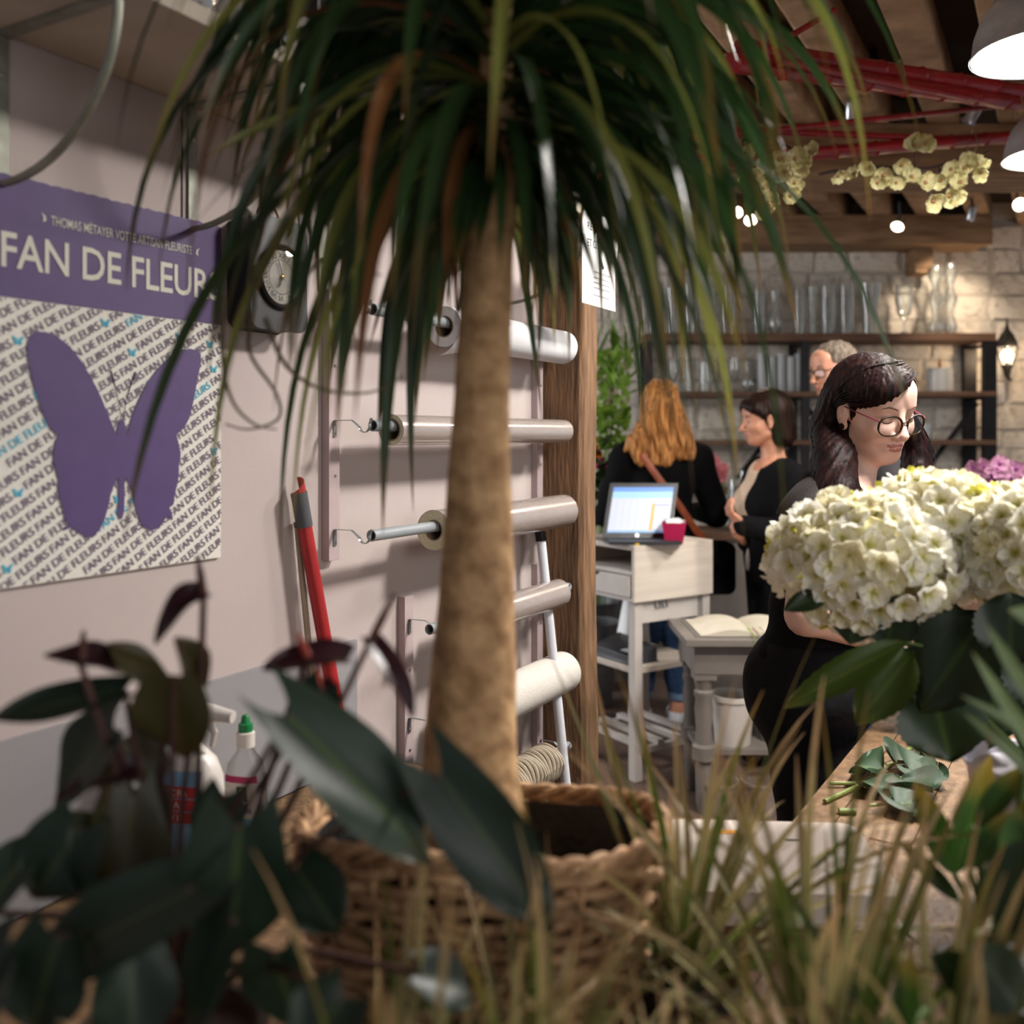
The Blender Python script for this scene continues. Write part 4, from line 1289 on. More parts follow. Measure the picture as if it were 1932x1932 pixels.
# ------------------------------------------------------------------ cash desk
M_desk = mat('limed_desk', S(214,202,188), S(200,188,174), 5, rough=0.6, stretch=(0.5,0.5,8))
M_desk_w = mat('desk_white', S(206,198,190), S(194,186,178), 6, rough=0.6)
P0 = Vector((0.507, 3.95)); dF = Vector((0.835, 0.55)); dS = Vector((-0.55, 0.835))
def dxf(p): return Vector((P0.x + dF.x*p.x + dS.x*p.y, P0.y + dF.y*p.x + dS.y*p.y, p.z))
desk = thing('cash_desk', 'pale limed-wood cash desk with drawers behind the oak post', 'desk', dxf(Vector((0.22, 0.28, 0))))
DW, DD, DZ = 0.452, 0.46, 0.993
for x, y in ((0.02,0.02),(DW-0.04,0.02),(0.02,DD-0.04),(DW-0.04,DD-0.04)):
    MB(dxf).box((x, y, 0.001), (x+0.042, y+0.042, 0.78)).build('leg', M_desk_w, desk, smooth=False, bevel=0.003)
MB(dxf).box((0.0, 0.0, DZ-0.022), (DW, DD, DZ)).build('top', M_desk, desk, smooth=False, bevel=0.003)
MB(dxf).box((0.0, 0.0, 0.757), (DW, 0.018, DZ-0.0225)).build('front_panel', M_desk, desk, smooth=False, bevel=0.002)
MB(dxf).box((0.0, DD-0.018, 0.757), (DW, DD, DZ-0.0225)).build('back_panel', M_desk, desk, smooth=False)
MB(dxf).box((DW-0.018, 0.018, 0.757), (DW, DD-0.018, DZ-0.0225)).build('side_panel', M_desk, desk, smooth=False)
MB(dxf).box((0.004, 0.018, 0.868), (DW-0.018, DD-0.018, 0.884)).build('compartment_board', M_desk_w, desk, smooth=False)
MB(dxf).box((0.004, 0.018, 0.757), (DW-0.018, DD-0.018, 0.772)).build('bottom_board', M_desk_w, desk, smooth=False)
dr = MB(dxf).box((-0.004, 0.03, 0.775), (0.35, DD-0.03, 0.862)).build('side_drawer', M_desk_w, desk, smooth=False, bevel=0.002)
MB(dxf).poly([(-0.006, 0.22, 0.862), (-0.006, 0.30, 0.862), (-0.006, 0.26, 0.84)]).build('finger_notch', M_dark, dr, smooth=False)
fd = MB(dxf).box((0.062, 0.03, 0.66), (DW-0.062, 0.05, 0.752)).build('front_drawer', M_desk_w, desk, smooth=False, bevel=0.002)
for x in (0.15, 0.19):
    MB(dxf).tube([Vector((x-0.012,0.028,0.745)), Vector((x-0.012,0.02,0.72)), Vector((x+0.012,0.02,0.72)), Vector((x+0.012,0.028,0.745))], 0.0035, 6).build('clasp', M_grey_metal, fd)
MB(dxf).box((0.03, 0.03, 0.45), (DW-0.03, DD-0.03, 0.475)).build('middle_shelf', M_desk, desk, smooth=False, bevel=0.002)
for k in range(4):
    x = 0.05 + k*0.105
    MB(dxf).box((x, 0.03, 0.135), (x+0.035, DD-0.03, 0.155)).build('bottom_slat', M_desk_w, desk, smooth=False)
for y in (0.03, DD-0.055):
    MB(dxf).box((0.03, y, 0.11), (DW-0.03, y+0.025, 0.1345)).build('rail', M_desk_w, desk, smooth=False)
# laptop, pink pot, cards
M_laptop = mat('laptop_dark', S(44,44,48), S(54,54,58), 30, rough=0.4)
lp = thing('laptop', 'open dark laptop with a spreadsheet on screen on the cash desk', 'laptop', dxf(Vector((0.16, 0.33, DZ))))
bl, br = at(1130, 1006, 4.10), at(1268, 1008, 4.10)
bl.z = br.z = DZ + 0.002
tl_, tr2 = at(1150, 893, 4.22), at(1299, 897, 4.22)
tl_ = Vector((tl_.x, 4.24, DZ+0.245)); 
xl = bl + Vector((0.015, 0.02, 0.014)); xr = br + Vector((0.0, 0.02, 0.014))
upv = Vector((0.045, 0.085, 0.232))
def scr(a, b, d=0.0):
    n_ = Vector((0, -0.94, 0.34))
    return xl.lerp(xr, a) + upv*b + n_*d
MB().add([scr(0,0,-0.006), scr(1,0,-0.006), scr(1,1,-0.006), scr(0,1,-0.006), scr(0,0), scr(1,0), scr(1,1), scr(0,1)], [(0,1,2,3),(4,5,6,7),(0,1,5,4),(1,2,6,5),(2,3,7,6),(3,0,4,7)]).build('lid', M_laptop, lp, smooth=False)
def semit(name, c, s): return mat(name, c, rough=0.4, emit=(c, s))
M_scr = semit('screen_white', S(200,208,226), 0.30)
def srect(a0, a1, b0, b1, m, nm, d=0.0015):
    return MB().add([scr(a0,b0,d), scr(a1,b0,d), scr(a1,b1,d), scr(a0,b1,d)], [(0,1,2,3)]).build(nm, m, lp, smooth=False, fix=False)
srect(0.06, 0.94, 0.09, 0.92, M_scr, 'screen')
srect(0.06, 0.94, 0.84, 0.92, semit('screen_blue', S(96,140,214), 0.5), 'screen_header', 0.002)
srect(0.06, 0.94, 0.72, 0.84, semit('screen_pale', S(150,196,220), 0.45), 'screen_toolbar', 0.002)
srect(0.06, 0.94, 0.09, 0.13, semit('screen_blue2', S(130,170,214), 0.45), 'screen_taskbar', 0.002)
srect(0.66, 0.70, 0.13, 0.62, semit('screen_orange', S(236,160,50), 0.55), 'screen_bar', 0.0022)
srect(0.70, 0.92, 0.585, 0.60, semit('screen_violet', S(120,110,180), 0.45), 'screen_line', 0.0022)
M_col = semit('screen_grey', S(176,180,204), 0.42)
for k in range(5): srect(0.14+k*0.10, 0.145+k*0.10, 0.13, 0.70, M_col, 'screen_column', 0.002)
ex = (xr - xl).normalized(); ey = Vector((-ex.y, ex.x, 0))
kb = [xl + Vector((0,0,-0.013)), xr + Vector((0,0,-0.013)), xr - ey*0.14 + Vector((0.02,0,-0.013)), xl - ey*0.14 + Vector((0.02,0,-0.013))]
MB().poly([Vector((p.x, p.y, DZ+0.001)) for p in kb], (0, 0, 0.014)).build('base', M_laptop, lp, smooth=False)
MB().lathe([(0.0,0.0),(0.009,0.0)], 14, c=scr(0.5, 0.045, 0.002), M=Matrix.Rotation(1.2, 3, 'X')).build('logo_mark', M_spot, lp)
pk = thing('pink_pot', 'square pink paper pot with tissue on the cash desk', 'pot', at(1272, 1017, 4.10))
pc = at(1272, 1017, 4.06); pc.z = DZ + 0.001; pk.location = pc; WM[pk.name] = Matrix.Translation(pc)
M_pinkpot = mat('pink_paper', S(190,26,84), S(178,20,76), 20, rough=0.6)
def sq(a, z, rot=0.6): return [Vector((a*math.cos(rot+PI/2*k), a*math.sin(rot+PI/2*k), z)) for k in range(4)]
A_, B_, Cc, Dd = sq(0.052, 0), sq(0.072, 0.088), sq(0.068, 0.088), sq(0.05, 0.006)
MB().add(A_+B_+Cc+Dd, [(0,1,2,3)] + [(i,(i+1)%4,4+(i+1)%4,4+i) for i in range(4)] + [(4+i,4+(i+1)%4,8+(i+1)%4,8+i) for i in range(4)] + [(8+i,8+(i+1)%4,12+(i+1)%4,12+i) for i in range(4)] + [(12,13,14,15)]).build('body', M_pinkpot, pk, local=True, smooth=False)
rn = random.Random(4)
MB().grid([[Vector((-0.04+0.08*i/6, -0.04+0.08*j/6, 0.078+rn.uniform(0,0.03))) for i in range(7)] for j in range(7)]).build('tissue', M_white_gloss, pk, local=True)
M_yel = mat('yellow_card', S(226,182,50), rough=0.6)
yc = thing('yellow_cards', 'yellow card pad on the edge of the cash desk', 'cards', dxf(Vector((0.1, 0.03, DZ+0.001))))
MB(dxf).box((0.02, 0.012, DZ+0.0008), (0.15, 0.085, DZ+0.008)).build('pad', M_yel, yc, smooth=False)
MB(dxf).box((-0.0, 0.09, DZ+0.0008), (0.07, 0.15, DZ+0.005)).build('loose_card', mat('ochre_card', S(206,150,60), rough=0.6), yc, smooth=False)
ph = thing('desk_phone', 'black card terminal lying on the lower shelf of the cash desk', 'card terminal', dxf(Vector((0.12, 0.2, 0.476))))
MB(dxf).add([Vector(p) for p in ((0.05,0.08,0.476),(0.20,0.08,0.476),(0.20,0.34,0.476),(0.05,0.34,0.476),(0.05,0.08,0.51),(0.20,0.08,0.54),(0.20,0.34,0.56),(0.05,0.34,0.52))], [(0,1,2,3),(4,5,6,7),(0,1,5,4),(1,2,6,5),(2,3,7,6),(3,0,4,7)]).build('body', M_laptop, ph, bevel=0.008)
MB(dxf).box((0.06, 0.10, 0.522), (0.12, 0.16, 0.528)).build('keypad', M_spot, ph, smooth=False)
pb = thing('paper_bag', 'white paper bag hanging under the cash desk', 'bag', dxf(Vector((0.2, 0.4, 0.476))))
MB(dxf).add([Vector(p) for p in ((0.22,0.30,0.477),(0.36,0.30,0.477),(0.36,0.40,0.477),(0.22,0.40,0.477),(0.25,0.33,0.70),(0.35,0.33,0.70),(0.35,0.37,0.70),(0.25,0.37,0.70))], [(0,1,2,3),(4,5,6,7),(0,1,5,4),(1,2,6,5),(2,3,7,6),(3,0,4,7)]).build('sack', M_white_gloss, pb, bevel=0.004)
MB(dxf).tube([Vector((0.28,0.35,0.698)), Vector((0.29,0.35,0.735)), Vector((0.31,0.35,0.735)), Vector((0.32,0.35,0.698))], 0.003, 5).build('handle', M_white_gloss, pb)

# ------------------------------------------------------------------ grey table with the order book
M_gtab = mat('grey_painted_wood', S(112,104,98), S(126,118,110), 8, rough=0.65)
gx0, gx1, gy0, gy1, gz = 0.652, 1.18, 3.58, 4.00, 0.684
gt = thing('grey_table', 'grey painted side table with turned legs behind the florist', 'table', ((gx0+gx1)/2, (gy0+gy1)/2, 0))
MB().box((gx0, gy0, gz-0.028), (gx1, gy1, gz)).build('top', M_gtab, gt, smooth=False, bevel=0.004)
MB().box((gx0+0.04, gy0+0.04, gz-0.14), (gx1-0.04, gy1-0.04, gz-0.0285)).build('apron', M_gtab, gt, smooth=False)
for x in (gx0+0.085, gx1-0.085):
    for y in (gy0+0.085, gy1-0.085):
        lg = MB().box((x-0.042, y-0.042, gz-0.165), (x+0.042, y+0.042, gz-0.03)).build('leg', M_gtab, gt, smooth=False)
        MB().lathe([(0.02,0.001),(0.030,0.04),(0.033,0.16),(0.03,0.2),(0.045,0.21),(0.046,0.26),(0.034,0.27),(0.030,0.32),(0.036,0.40),(0.031,0.44),(0.038,0.455),(0.038,0.47),(0.030,0.478),(0.040,gz-0.166)], 18, c=(x, y, 0)).build('turned_shaft', M_gtab, lg)
MB().box((gx0+0.06, gy0+0.05, 0.235), (gx1-0.06, gy1-0.05, 0.255)).build('lower_shelf', M_gtab, gt, smooth=False)
pots = [(0.86, 3.72, 0.2555, 0.085, 0.19, 'tall off-white zinc bucket under the grey table'), (1.03, 3.76, 0.2555, 0.075, 0.15, 'dark planter on the shelf of the grey table'),
        (0.80, 3.66, 0.001, 0.07, 0.13, 'left grey stone pot on the floor under the grey table'), (0.95, 3.66, 0.001, 0.07, 0.13, 'middle grey stone pot on the floor under the grey table'), (1.09, 3.66, 0.001, 0.065, 0.13, 'right grey stone pot on the floor under the grey table')]
M_stonepot = mat('stone_pot', S(126,114,104), S(146,134,122), 20, rough=0.85)
for i, (x, y, z, r, h, lb) in enumerate(pots):
    m = [M_desk_w, M_gtab, M_stonepot, M_stonepot, M_stonepot][i]
    mb = MB(); mb.lathe([(r*0.8,0),(r*0.98,h*0.9),(r*1.04,h*0.9),(r*1.04,h),(r*0.95,h),(r*0.75,0.01)], 20)
    o = mb.build('plant_pot', m); o.location = (x, y, z); tag(o, lb, 'pot', 'pots under the grey table')
# order book, open, with ribbon markers
M_page = mat('page', S(206,194,180), S(190,184,160), 12, rough=0.8)
bk = thing('order_book', 'open order book with ribbon markers on the grey table', 'book', ((gx0+gx1)/2-0.1, 3.82, gz))
MB().box((0.70, 3.615, gz+0.0006), (1.16, 3.95, gz+0.004)).build('cover', M_gtab, bk, smooth=False)
for sg in (-1, 1):
    rows = []
    for j in range(2):
        y = 3.625 + 0.315*j
        rows.append([Vector((0.93 + sg*0.215*t, y, gz + 0.008 + 0.024*math.sin(PI*min(1, t*1.15))**0.8*(1-0.35*t))) for t in [i/12 for i in range(13)]])
    mb = MB(); mb.grid(rows); pg = mb.build('page_block', M_page, bk)
    low = [[Vector((p.x, p.y, gz+0.0045)) for p in r] for r in rows]
    mb = MB(); mb.grid([rows[0], low[0]]); mb.build('page_edge', M_page, bk)
for k, (dx, c) in enumerate(((-0.018, S(170,196,50)), (0.002, S(200,160,160)), (0.03, S(196,170,140)))):
    x = 0.93 + dx
    pts = [(x, 3.70, gz+0.02), (x, 3.62, gz+0.016), (x, 3.575, gz+0.004), (x+dx*0.5, 3.565, gz-0.05), (x+dx, 3.56, gz-0.09)]
    MB().tube(pts, 0.0055, 4, flat=0.15, up=Vector((0,1,0))).build('ribbon', mat('ribbon_%d' % k, c, rough=0.6), bk)

# ------------------------------------------------------------------ flower corner behind the post, cut flowers in vases
M_lg = mat('fresh_green', S(86,128,36), S(134,166,62), 18, rough=0.6, translucent=0.3)
M_dg = mat('deep_green', S(30,52,28), S(52,76,38), 18, rough=0.5, translucent=0.15)
M_cream = mat('cream_bloom', S(226,222,190), S(236,234,214), 30, rough=0.7, translucent=0.3)
M_or = mat('orange_bloom', S(238,150,20), rough=0.6, translucent=0.2)
M_rose = mat('rose_bloom', S(196,60,110), S(214,90,120), 30, rough=0.6, translucent=0.2)
M_blush = mat('blush_bloom', S(214,126,136), S(226,150,150), 30, rough=0.6, translucent=0.2)
leaf_me = {}
def simple_leaf(m, L=0.1, w=0.035):
    k = (m.name, L, w)
    if k not in leaf_me:
        mb = MB(); mb.grid(petal_grid(L, w, n=6, m=3, cup=-0.2, bend=0.25, tipw=0.05)); leaf_me[k] = mb.mesh('leaf', m)
    return leaf_me[k]
bloom_me = {'cream': [flower_mesh('bloom', 9, 0.06, 0.05, [M_cream, M_lg], cup=0.3, bend=-0.35, tilt=0.7, ruffle=0.1, seed=i, center=0.012) for i in range(2)],
            'orange': [flower_mesh('bloom', 8, 0.06, 0.035, [M_or, M_lg], cup=0.3, bend=-0.2, tilt=0.9, seed=3, center=0.01)],
            'rose': [flower_mesh('bloom', 8, 0.045, 0.04, [M_rose, M_rose], cup=0.3, bend=-0.3, tilt=0.8, seed=5, center=0.014)],
            'blush': [flower_mesh('bloom', 7, 0.06, 0.05, [M_blush, M_blush], cup=0.35, bend=-0.4, tilt=1.0, seed=7, center=0.015)]}
M_bucket = mat('zinc_bucket', S(120,124,126), S(140,142,144), 20, rough=0.4, metal=0.6)
def bunch(name, label, base, r, h, blooms, kind, leaves, seed, lmat, lsize=(0.14, 0.05), cat='flowers'):
    rn = random.Random(seed)
    base = Vector(base)
    root = thing(name, label, cat, base, 0, 'cut flowers in the far corner')
    MB().lathe([(r*0.7,0),(r,h),(r*1.05,h),(r*0.95,h-0.01),(r*0.68,0.01)], 20, c=base).build('bucket', M_bucket, root)
    mouth = base + Vector((0, 0, h))
    for (u, v, Y) in blooms:
        c = at(u, v, Y)
        MB().tube([mouth + Vector((rn.uniform(-r,r)*0.5, rn.uniform(-r,r)*0.5, -0.05)), mouth.lerp(c, 0.6) + Vector((0,0,0.03)), c], 0.004, 5).build('stem', lmat, root)
        link_mesh('bloom', rn.choice(bloom_me[kind]), root, Matrix.Translation(c) @ facing(c, 0.7, rn) @ Matrix.Diagonal((rn.uniform(0.8, 1.2),)*3 + (1,)))
    for (u, v, Y, a) in leaves:
        c = at(u, v, Y)
        M = Matrix.Translation(c) @ Matrix.Rotation(rn.uniform(0, 6.28), 4, 'Z') @ Matrix.Rotation(-a + rn.uniform(-0.4, 0.4), 4, 'Y') @ Matrix.Rotation(rn.uniform(-1, 1), 4, 'X')
        link_mesh('leaf', simple_leaf(lmat, *lsize), root, M)
rn = random.Random(9)
Yf = 5.5
bunch('cream_flower_bunch', 'tall bunch of cream blooms in bright green foliage behind the post', (0.47, Yf, 0.001), 0.14, 0.5,
      [(u+rn.uniform(-6,6), v, Yf+rn.uniform(-0.1,0.1)) for u, v in ((1122,725),(1140,712),(1158,720),(1128,748),(1148,742),(1165,740),(1175,715),(1135,768),(1155,765),(1120,700),(1172,760),(1168,695))], 'cream',
      [(rn.uniform(1108,1190), rn.uniform(690,800), Yf+rn.uniform(-0.15,0.15), 1.1) for _ in range(46)], 1, M_lg)
bunch('greenery_bunch', 'spiky bright green foliage rising above the cream blooms', (0.62, Yf+0.25, 0.001), 0.13, 0.5, [], 'cream',
      [(rn.uniform(1112,1215), rn.uniform(665,720), Yf+0.25, 1.5) for _ in range(34)], 2, M_lg, (0.26, 0.02), 'foliage')
bunch('shrub_bunch', 'leafy fresh green shrub below the cream blooms behind the post', (0.44, Yf-0.35, 0.001), 0.14, 0.45, [], 'cream',
      [(rn.uniform(1108,1185), rn.uniform(770,850), Yf-0.35+rn.uniform(-0.12,0.12), 0.8) for _ in range(60)], 3, M_lg, (0.10, 0.045), 'foliage')
bunch('orange_bloom_bunch', 'orange blooms peeking out beside the oak post', (0.28, 4.92, 0.001), 0.1, 0.6,
      [(1118,820,4.95),(1122,838,4.95),(1116,800,4.95),(1126,850,4.95)], 'orange', [(rn.uniform(1110,1135), rn.uniform(830,880), 4.9, 0.8) for _ in range(10)], 4, M_dg, (0.1, 0.04))
bunch('rose_bloom_bunch', 'deep pink blooms in dark leaves beside the oak post', (0.27, 5.16, 0.001), 0.1, 0.5,
      [(1128,862,5.1),(1147,875,5.1),(1152,890,5.1),(1124,875,5.1)], 'rose', [(rn.uniform(1112,1165), rn.uniform(880,1000), 5.12+rn.uniform(-0.06,0.1), 0.7) for _ in range(44)], 5, M_dg, (0.12, 0.055))
# side counter with glass vases and blush tulips between the customers
ct = thing('flower_counter', 'low counter with glass vases between the two customers', 'counter', (1.35, 5.6, 0))
MB().box((1.02, 5.4, 0.86), (1.75, 5.85, 0.90)).build('top', M_shelf_dark, ct, smooth=False)
MB().box((1.05, 5.43, 0.001), (1.72, 5.82, 0.859)).build('cabinet', M_gtab, ct, smooth=False)
for x, y, k, r, h, lb in ((1.30, 5.52, 'cylinder', 0.05, 0.30, 'tall clear cylinder vase on the low counter between the customers'), (1.38, 5.62, 'cylinder', 0.04, 0.34, 'slim bright glass tube on the low counter between the customers'), (1.44, 5.5, 'flared', 0.05, 0.26, 'flared clear vase on the low counter beside the dark-haired customer'), (1.22, 5.55, 'bulb', 0.06, 0.2, 'bulbous vase holding the blush tulips on the low counter')):
    o = link_mesh('glass_vase', vase_mesh(k, r, h), None, Matrix.Translation((x, y, 0.9005))); tag(o, lb, 'vase', 'vases on the low counter')
tb = thing('tulip_bunch', 'blush pink tulips in a vase between the two customers', 'flowers', (1.22, 5.55, 0.91))
for u, v in ((1338,876),(1350,885),(1356,900),(1362,910),(1347,895),(1368,896)):
    c = at(u, v, 5.5)
    MB().tube([(1.22, 5.55, 0.92), Vector((1.22, 5.55, 1.05)).lerp(c, 0.5), c], 0.004, 5).build('stem', M_lg, tb)
    link_mesh('bloom', bloom_me['blush'][0], tb, Matrix.Translation(c) @ Matrix.Rotation(rn.uniform(-0.4,0.4), 4, 'X') @ Matrix.Rotation(rn.uniform(-0.4,0.4), 4, 'Y'))

# ------------------------------------------------------------------ leaf builders
def ribbon(pts, widths, fold=0.25, twist=0.0, side=None, cols=3):
    """strap leaf along pts; fold = depth of the V across"""
    n = len(pts)
    rows = []
    x0 = side
    for i in range(n):
        d = (pts[min(i+1, n-1)] - pts[max(i-1, 0)])
        d = d.normalized() if d.length > 1e-9 else Vector((0, 0, -1))
        if x0 is None: x0 = d.cross(Vector((0, 0, 1)))
        x = x0 - d*x0.dot(d)
        x = x.normalized() if x.length > 1e-5 else frame(d)[0]
        x0 = x
        a = twist*i/(n-1)
        y = x.cross(d).normalized()
        xx = x*math.cos(a) + y*math.sin(a); yy = y*math.cos(a) - x*math.sin(a)
        row = []
        for j in range(cols):
            c = -1 + 2*j/(cols-1)
            row.append(pts[i] + xx*(c*widths[i]*0.5) + yy*(abs(c)*widths[i]*fold))
        rows.append(row)
    return rows

def arch(p, d, L, g, n=14, rn=random, wob=0.0):
    """path that starts at p along d and bends under its weight"""
    pts = [Vector(p)]
    d = Vector(d).normalized(); p = Vector(p)
    w = Vector((rn.uniform(-1,1), rn.uniform(-1,1), 0))*wob
    for i in range(n):
        t = i/n
        d = (d + Vector((0, 0, -g*(0.4+1.2*t)/n)) + w/n).normalized()
        p = p + d*(L/n)
        pts.append(p.copy())
    return pts

def strap_w(n, w, tip=0.12, base=0.7):
    out = []
    for i in range(n+1):
        t = i/n
        out.append(w*(base + (1-base)*min(1, t*4))*(1 if t < 0.45 else max(tip*0.3, (1-((t-0.45)/0.55)**1.7))))
    return out

def leaf_between(base, tip, width, nrm=None, lobe=0.0, sag=0.08, cup=0.18, n=12, m=9, peak=0.38, serr=0.0, wave=0.0, seed=0):
    """broad leaf from base to tip; returns rows of points"""
    rn = random.Random(seed)
    base, tip = Vector(base), Vector(tip)
    d = tip - base; L = d.length; d.normalize()
    if nrm is None: nrm = (Vector((0, 0, H)) - base).normalized() + Vector((0, 0, 0.5))
    nrm = Vector(nrm); nrm = (nrm - d*nrm.dot(d)).normalized()
    side = d.cross(nrm).normalized()
    ph = rn.uniform(0, 6)
    rows = []
    for i in range(n+1):
        t = i/n
        if t < peak: w = math.sin(PI/2*(t/peak))**0.6 if lobe == 0 else (0.55+0.45*math.sin(PI/2*(t/peak)))
        else: w = max(0.0, math.cos(PI/2*((t-peak)/(1-peak))**1.15))**0.85
        if t == 0 and lobe == 0: w = 0.06
        w = max(w, 0.015)
        row = []
        for j in range(m):
            c = -1 + 2*j/(m-1)
            back = lobe*L*abs(c)**1.4*max(0, 1-t/0.32)
            se = 1 + (serr*(1 if i % 2 else -1) if abs(c) > 0.99 else 0)
            z = -sag*L*(t**2)*1.0 + cup*width*(abs(c)**1.3)*w*0.5 + wave*width*math.sin(ph+c*4+t*6)*0.12*abs(c)
            row.append(base + d*(t*L - back) + side*(c*w*width*0.5*se) + nrm*z)
        rows.append(row)
    return rows

# ------------------------------------------------------------------ wicker basket with the palm
M_wicker = mat('wicker', S(150,112,80), S(206,166,126), 40, rough=0.65, bump=0.3, bscale=120, rvar=0.15)
M_liner = mat('black_liner', S(18,17,18), S(30,28,28), 30, rough=0.55, bump=0.6, bscale=40)
M_bark = mat('palm_bark', S(150,112,76), S(208,168,122), 34, rough=0.85, stretch=(1.1,1.1,1.3), bump=0.3, bscale=70, contrast=(0.32, 0.68))
BY = 1.0
bc = at(908, 1555, BY); BZ0, BZ1 = ZC + 0.001, bc.z
bx, by = bc.x, BY
RA, RB = 0.188, 0.132
def bas(a, z, k=1.0):
    t = (z-BZ0)/(BZ1-BZ0)
    s_ = (0.80 + 0.20*t)*k
    wob = 0.006*math.sin(3*a+1)*t
    tilt = 0.010*math.sin(a)*t
    return Vector((bx + RA*s_*math.cos(a), by + RB*s_*math.sin(a), z + wob - tilt))
basket = thing('wicker_basket', 'oval wicker basket holding the palm trunk on the counter', 'basket', (bx, by, BZ0))
NS = 34
NR = 17
for r_ in range(NR):
    z = BZ0 + 0.010 + (BZ1-BZ0-0.022)*r_/(NR-1)
    pts = []
    for i in range(NS*4 + 1):
        a = 2*PI*i/(NS*4)
        k = 1 + 0.030*math.sin(a*NS/2 + (PI if r_ % 2 else 0))
        p = bas(a, z, k); p.z += 0.0025*math.sin(a*7+r_*1.7)
        pts.append(p)
    MB().tube(pts, 0.0062, 6, caps=False).build('woven_strand', M_wicker, basket, fix=False)
for i in range(NS):
    a = 2*PI*(i+0.5)/NS
    MB().tube([bas(a, BZ0+0.002), bas(a, (BZ0+BZ1)/2), bas(a, BZ1)], 0.004, 6).build('stake', M_wicker, basket, fix=False)
for k in range(3):
    pts = []
    for i in range(NS*5 + 1):
        a = 2*PI*i/(NS*5)
        b = a*NS/2.5 + k*2*PI/3
        p = bas(a, BZ1, 1 + 0.030*math.cos(b)); p.z += 0.006*math.sin(b) + 0.003
        pts.append(p)
    MB().tube(pts, 0.0052, 6, caps=False).build('rim_braid', M_wicker, basket, fix=False)
rn = random.Random(2)
rows = []
for z, k in ((BZ1-0.006, 0.93), (BZ1-0.03, 0.90), (BZ1-0.08, 0.88), (BZ1-0.15, 0.82), (BZ0+0.02, 0.80)):
    rows.append([bas(2*PI*i/48, z, k*(1+rn.uniform(-0.02, 0.02))) for i in range(49)])
lin = MB(); lin.grid(rows); lin.build('liner', M_liner, basket)
lin = MB(); lin.add([bas(2*PI*i/40, BZ0+0.09, 0.8) for i in range(40)], [tuple(range(40))]); lin.build('soil', M_liner, basket)
tg = at(722, 1612, 0.93)
ptag = thing('plant_tag', 'orange and red plant tag tucked into the wicker basket', 'tag', tg)
MB().cbox((0,0,0), (0.045, 0.0015, 0.05), Matrix.Rotation(0.3, 3, 'X')).build('card', mat('tag_orange', S(204,122,62), S(214,150,90), 60, rough=0.5), ptag, local=True, smooth=False)
MB().cbox((0.012,-0.006,-0.012), (0.02, 0.0012, 0.02), Matrix.Rotation(0.3, 3, 'X')).build('card_print', M_lred, ptag, local=True, smooth=False)

palm = thing('ponytail_palm', 'tall palm with mottled brown trunk and hanging strap leaves', 'palm', (bx, by, BZ0+0.1))
tw = [(905,1700,205),(898,1600,205),(892,1540,196),(888,1470,186),(887,1400,178),(891,1300,166),(895,1200,152),(900,1080,140),(904,960,126),(906,840,114),(910,720,106),(916,600,99),(921,500,94),(927,400,88),(932,300,80),(936,200,72),(938,90,62),(940,0,52),(940,-80,40)]
rows = []
rn = random.Random(12)
seg = 40
tp = []; tr0 = []
YT = 0.98
for (u, v, w) in tw:
    tp.append(at(u, v, YT)); tr0.append(w/2*YT/F)
dense_p = []; dense_r = []
for i in range(len(tp)-1):
    for k in range(5):
        dense_p.append(tp[i].lerp(tp[i+1], k/5)); dense_r.append(tr0[i] + (tr0[i+1]-tr0[i])*k/5)
dense_p.append(tp[-1]); dense_r.append(tr0[-1])
for p, r in zip(dense_p, dense_r):
    row = []
    for k in range(seg+1):
        a = 2*PI*(k % seg)/seg
        nz = mnoise.noise(Vector((math.cos(a)*1.6, math.sin(a)*1.6, p.z*9)))*0.05 + mnoise.noise(Vector((math.cos(a)*5, math.sin(a)*5, p.z*40)))*0.018
        row.append(p + Vector((math.cos(a)*r*(1+nz), math.sin(a)*r*(1+nz), 0)))
    rows.append(row)
MB().grid(rows).build('trunk', M_bark, palm)
M_palm = leafmat('palm_leaf', S(46,72,36), S(58,88,46), S(140,96,44), rough=0.36, tipstart=0.80, var=0.5, trans=0.28, alt=S(118,122,60))
M_palm_dry = leafmat('palm_leaf_dry', S(128,84,42), S(140,96,50), S(110,66,34), rough=0.6, tipstart=0.3, var=0.3, trans=0.2)
rn = random.Random(21)
NL = 292
for i in range(NL):
    t = rn.random()
    v0 = 240 - 420*t                                   # where on the stem it leaves
    p0 = at(934, v0, YT)
    az = rn.uniform(0, 2*PI)
    el = math.radians(rn.uniform(0, 40) + 35*t*rn.random())
    if t < 0.25: el = math.radians(rn.uniform(-35, 15))
    d = Vector((math.cos(az)*math.cos(el), math.sin(az)*math.cos(el), math.sin(el)))
    if d.y < -0.55 and rn.random() < 0.35: d.y *= -1
    L = rn.uniform(0.30, 0.50) if rn.random() < 0.85 else rn.uniform(0.50, 0.62)
    if d.y < -0.5: L = min(L, 0.40)
    g = rn.uniform(2.2, 4.4)
    pts = arch(p0 + d*0.02, d, L, g, 14, rn, 0.5)
    if min(p.z for p in pts) < 1.50 and abs(pts[-1].x) < 0.12: 
        pts = arch(p0 + d*0.02, d, L*0.6, g, 14, rn, 0.5)
    w = rn.uniform(0.013, 0.0215)
    rows = ribbon(pts, strap_w(14, w), fold=rn.uniform(0.1, 0.3), twist=rn.uniform(-1.4, 1.4), cols=3)
    MB().grid(rows).build('leaf', M_palm if rn.random() < 0.95 else M_palm_dry, palm, fix=False)
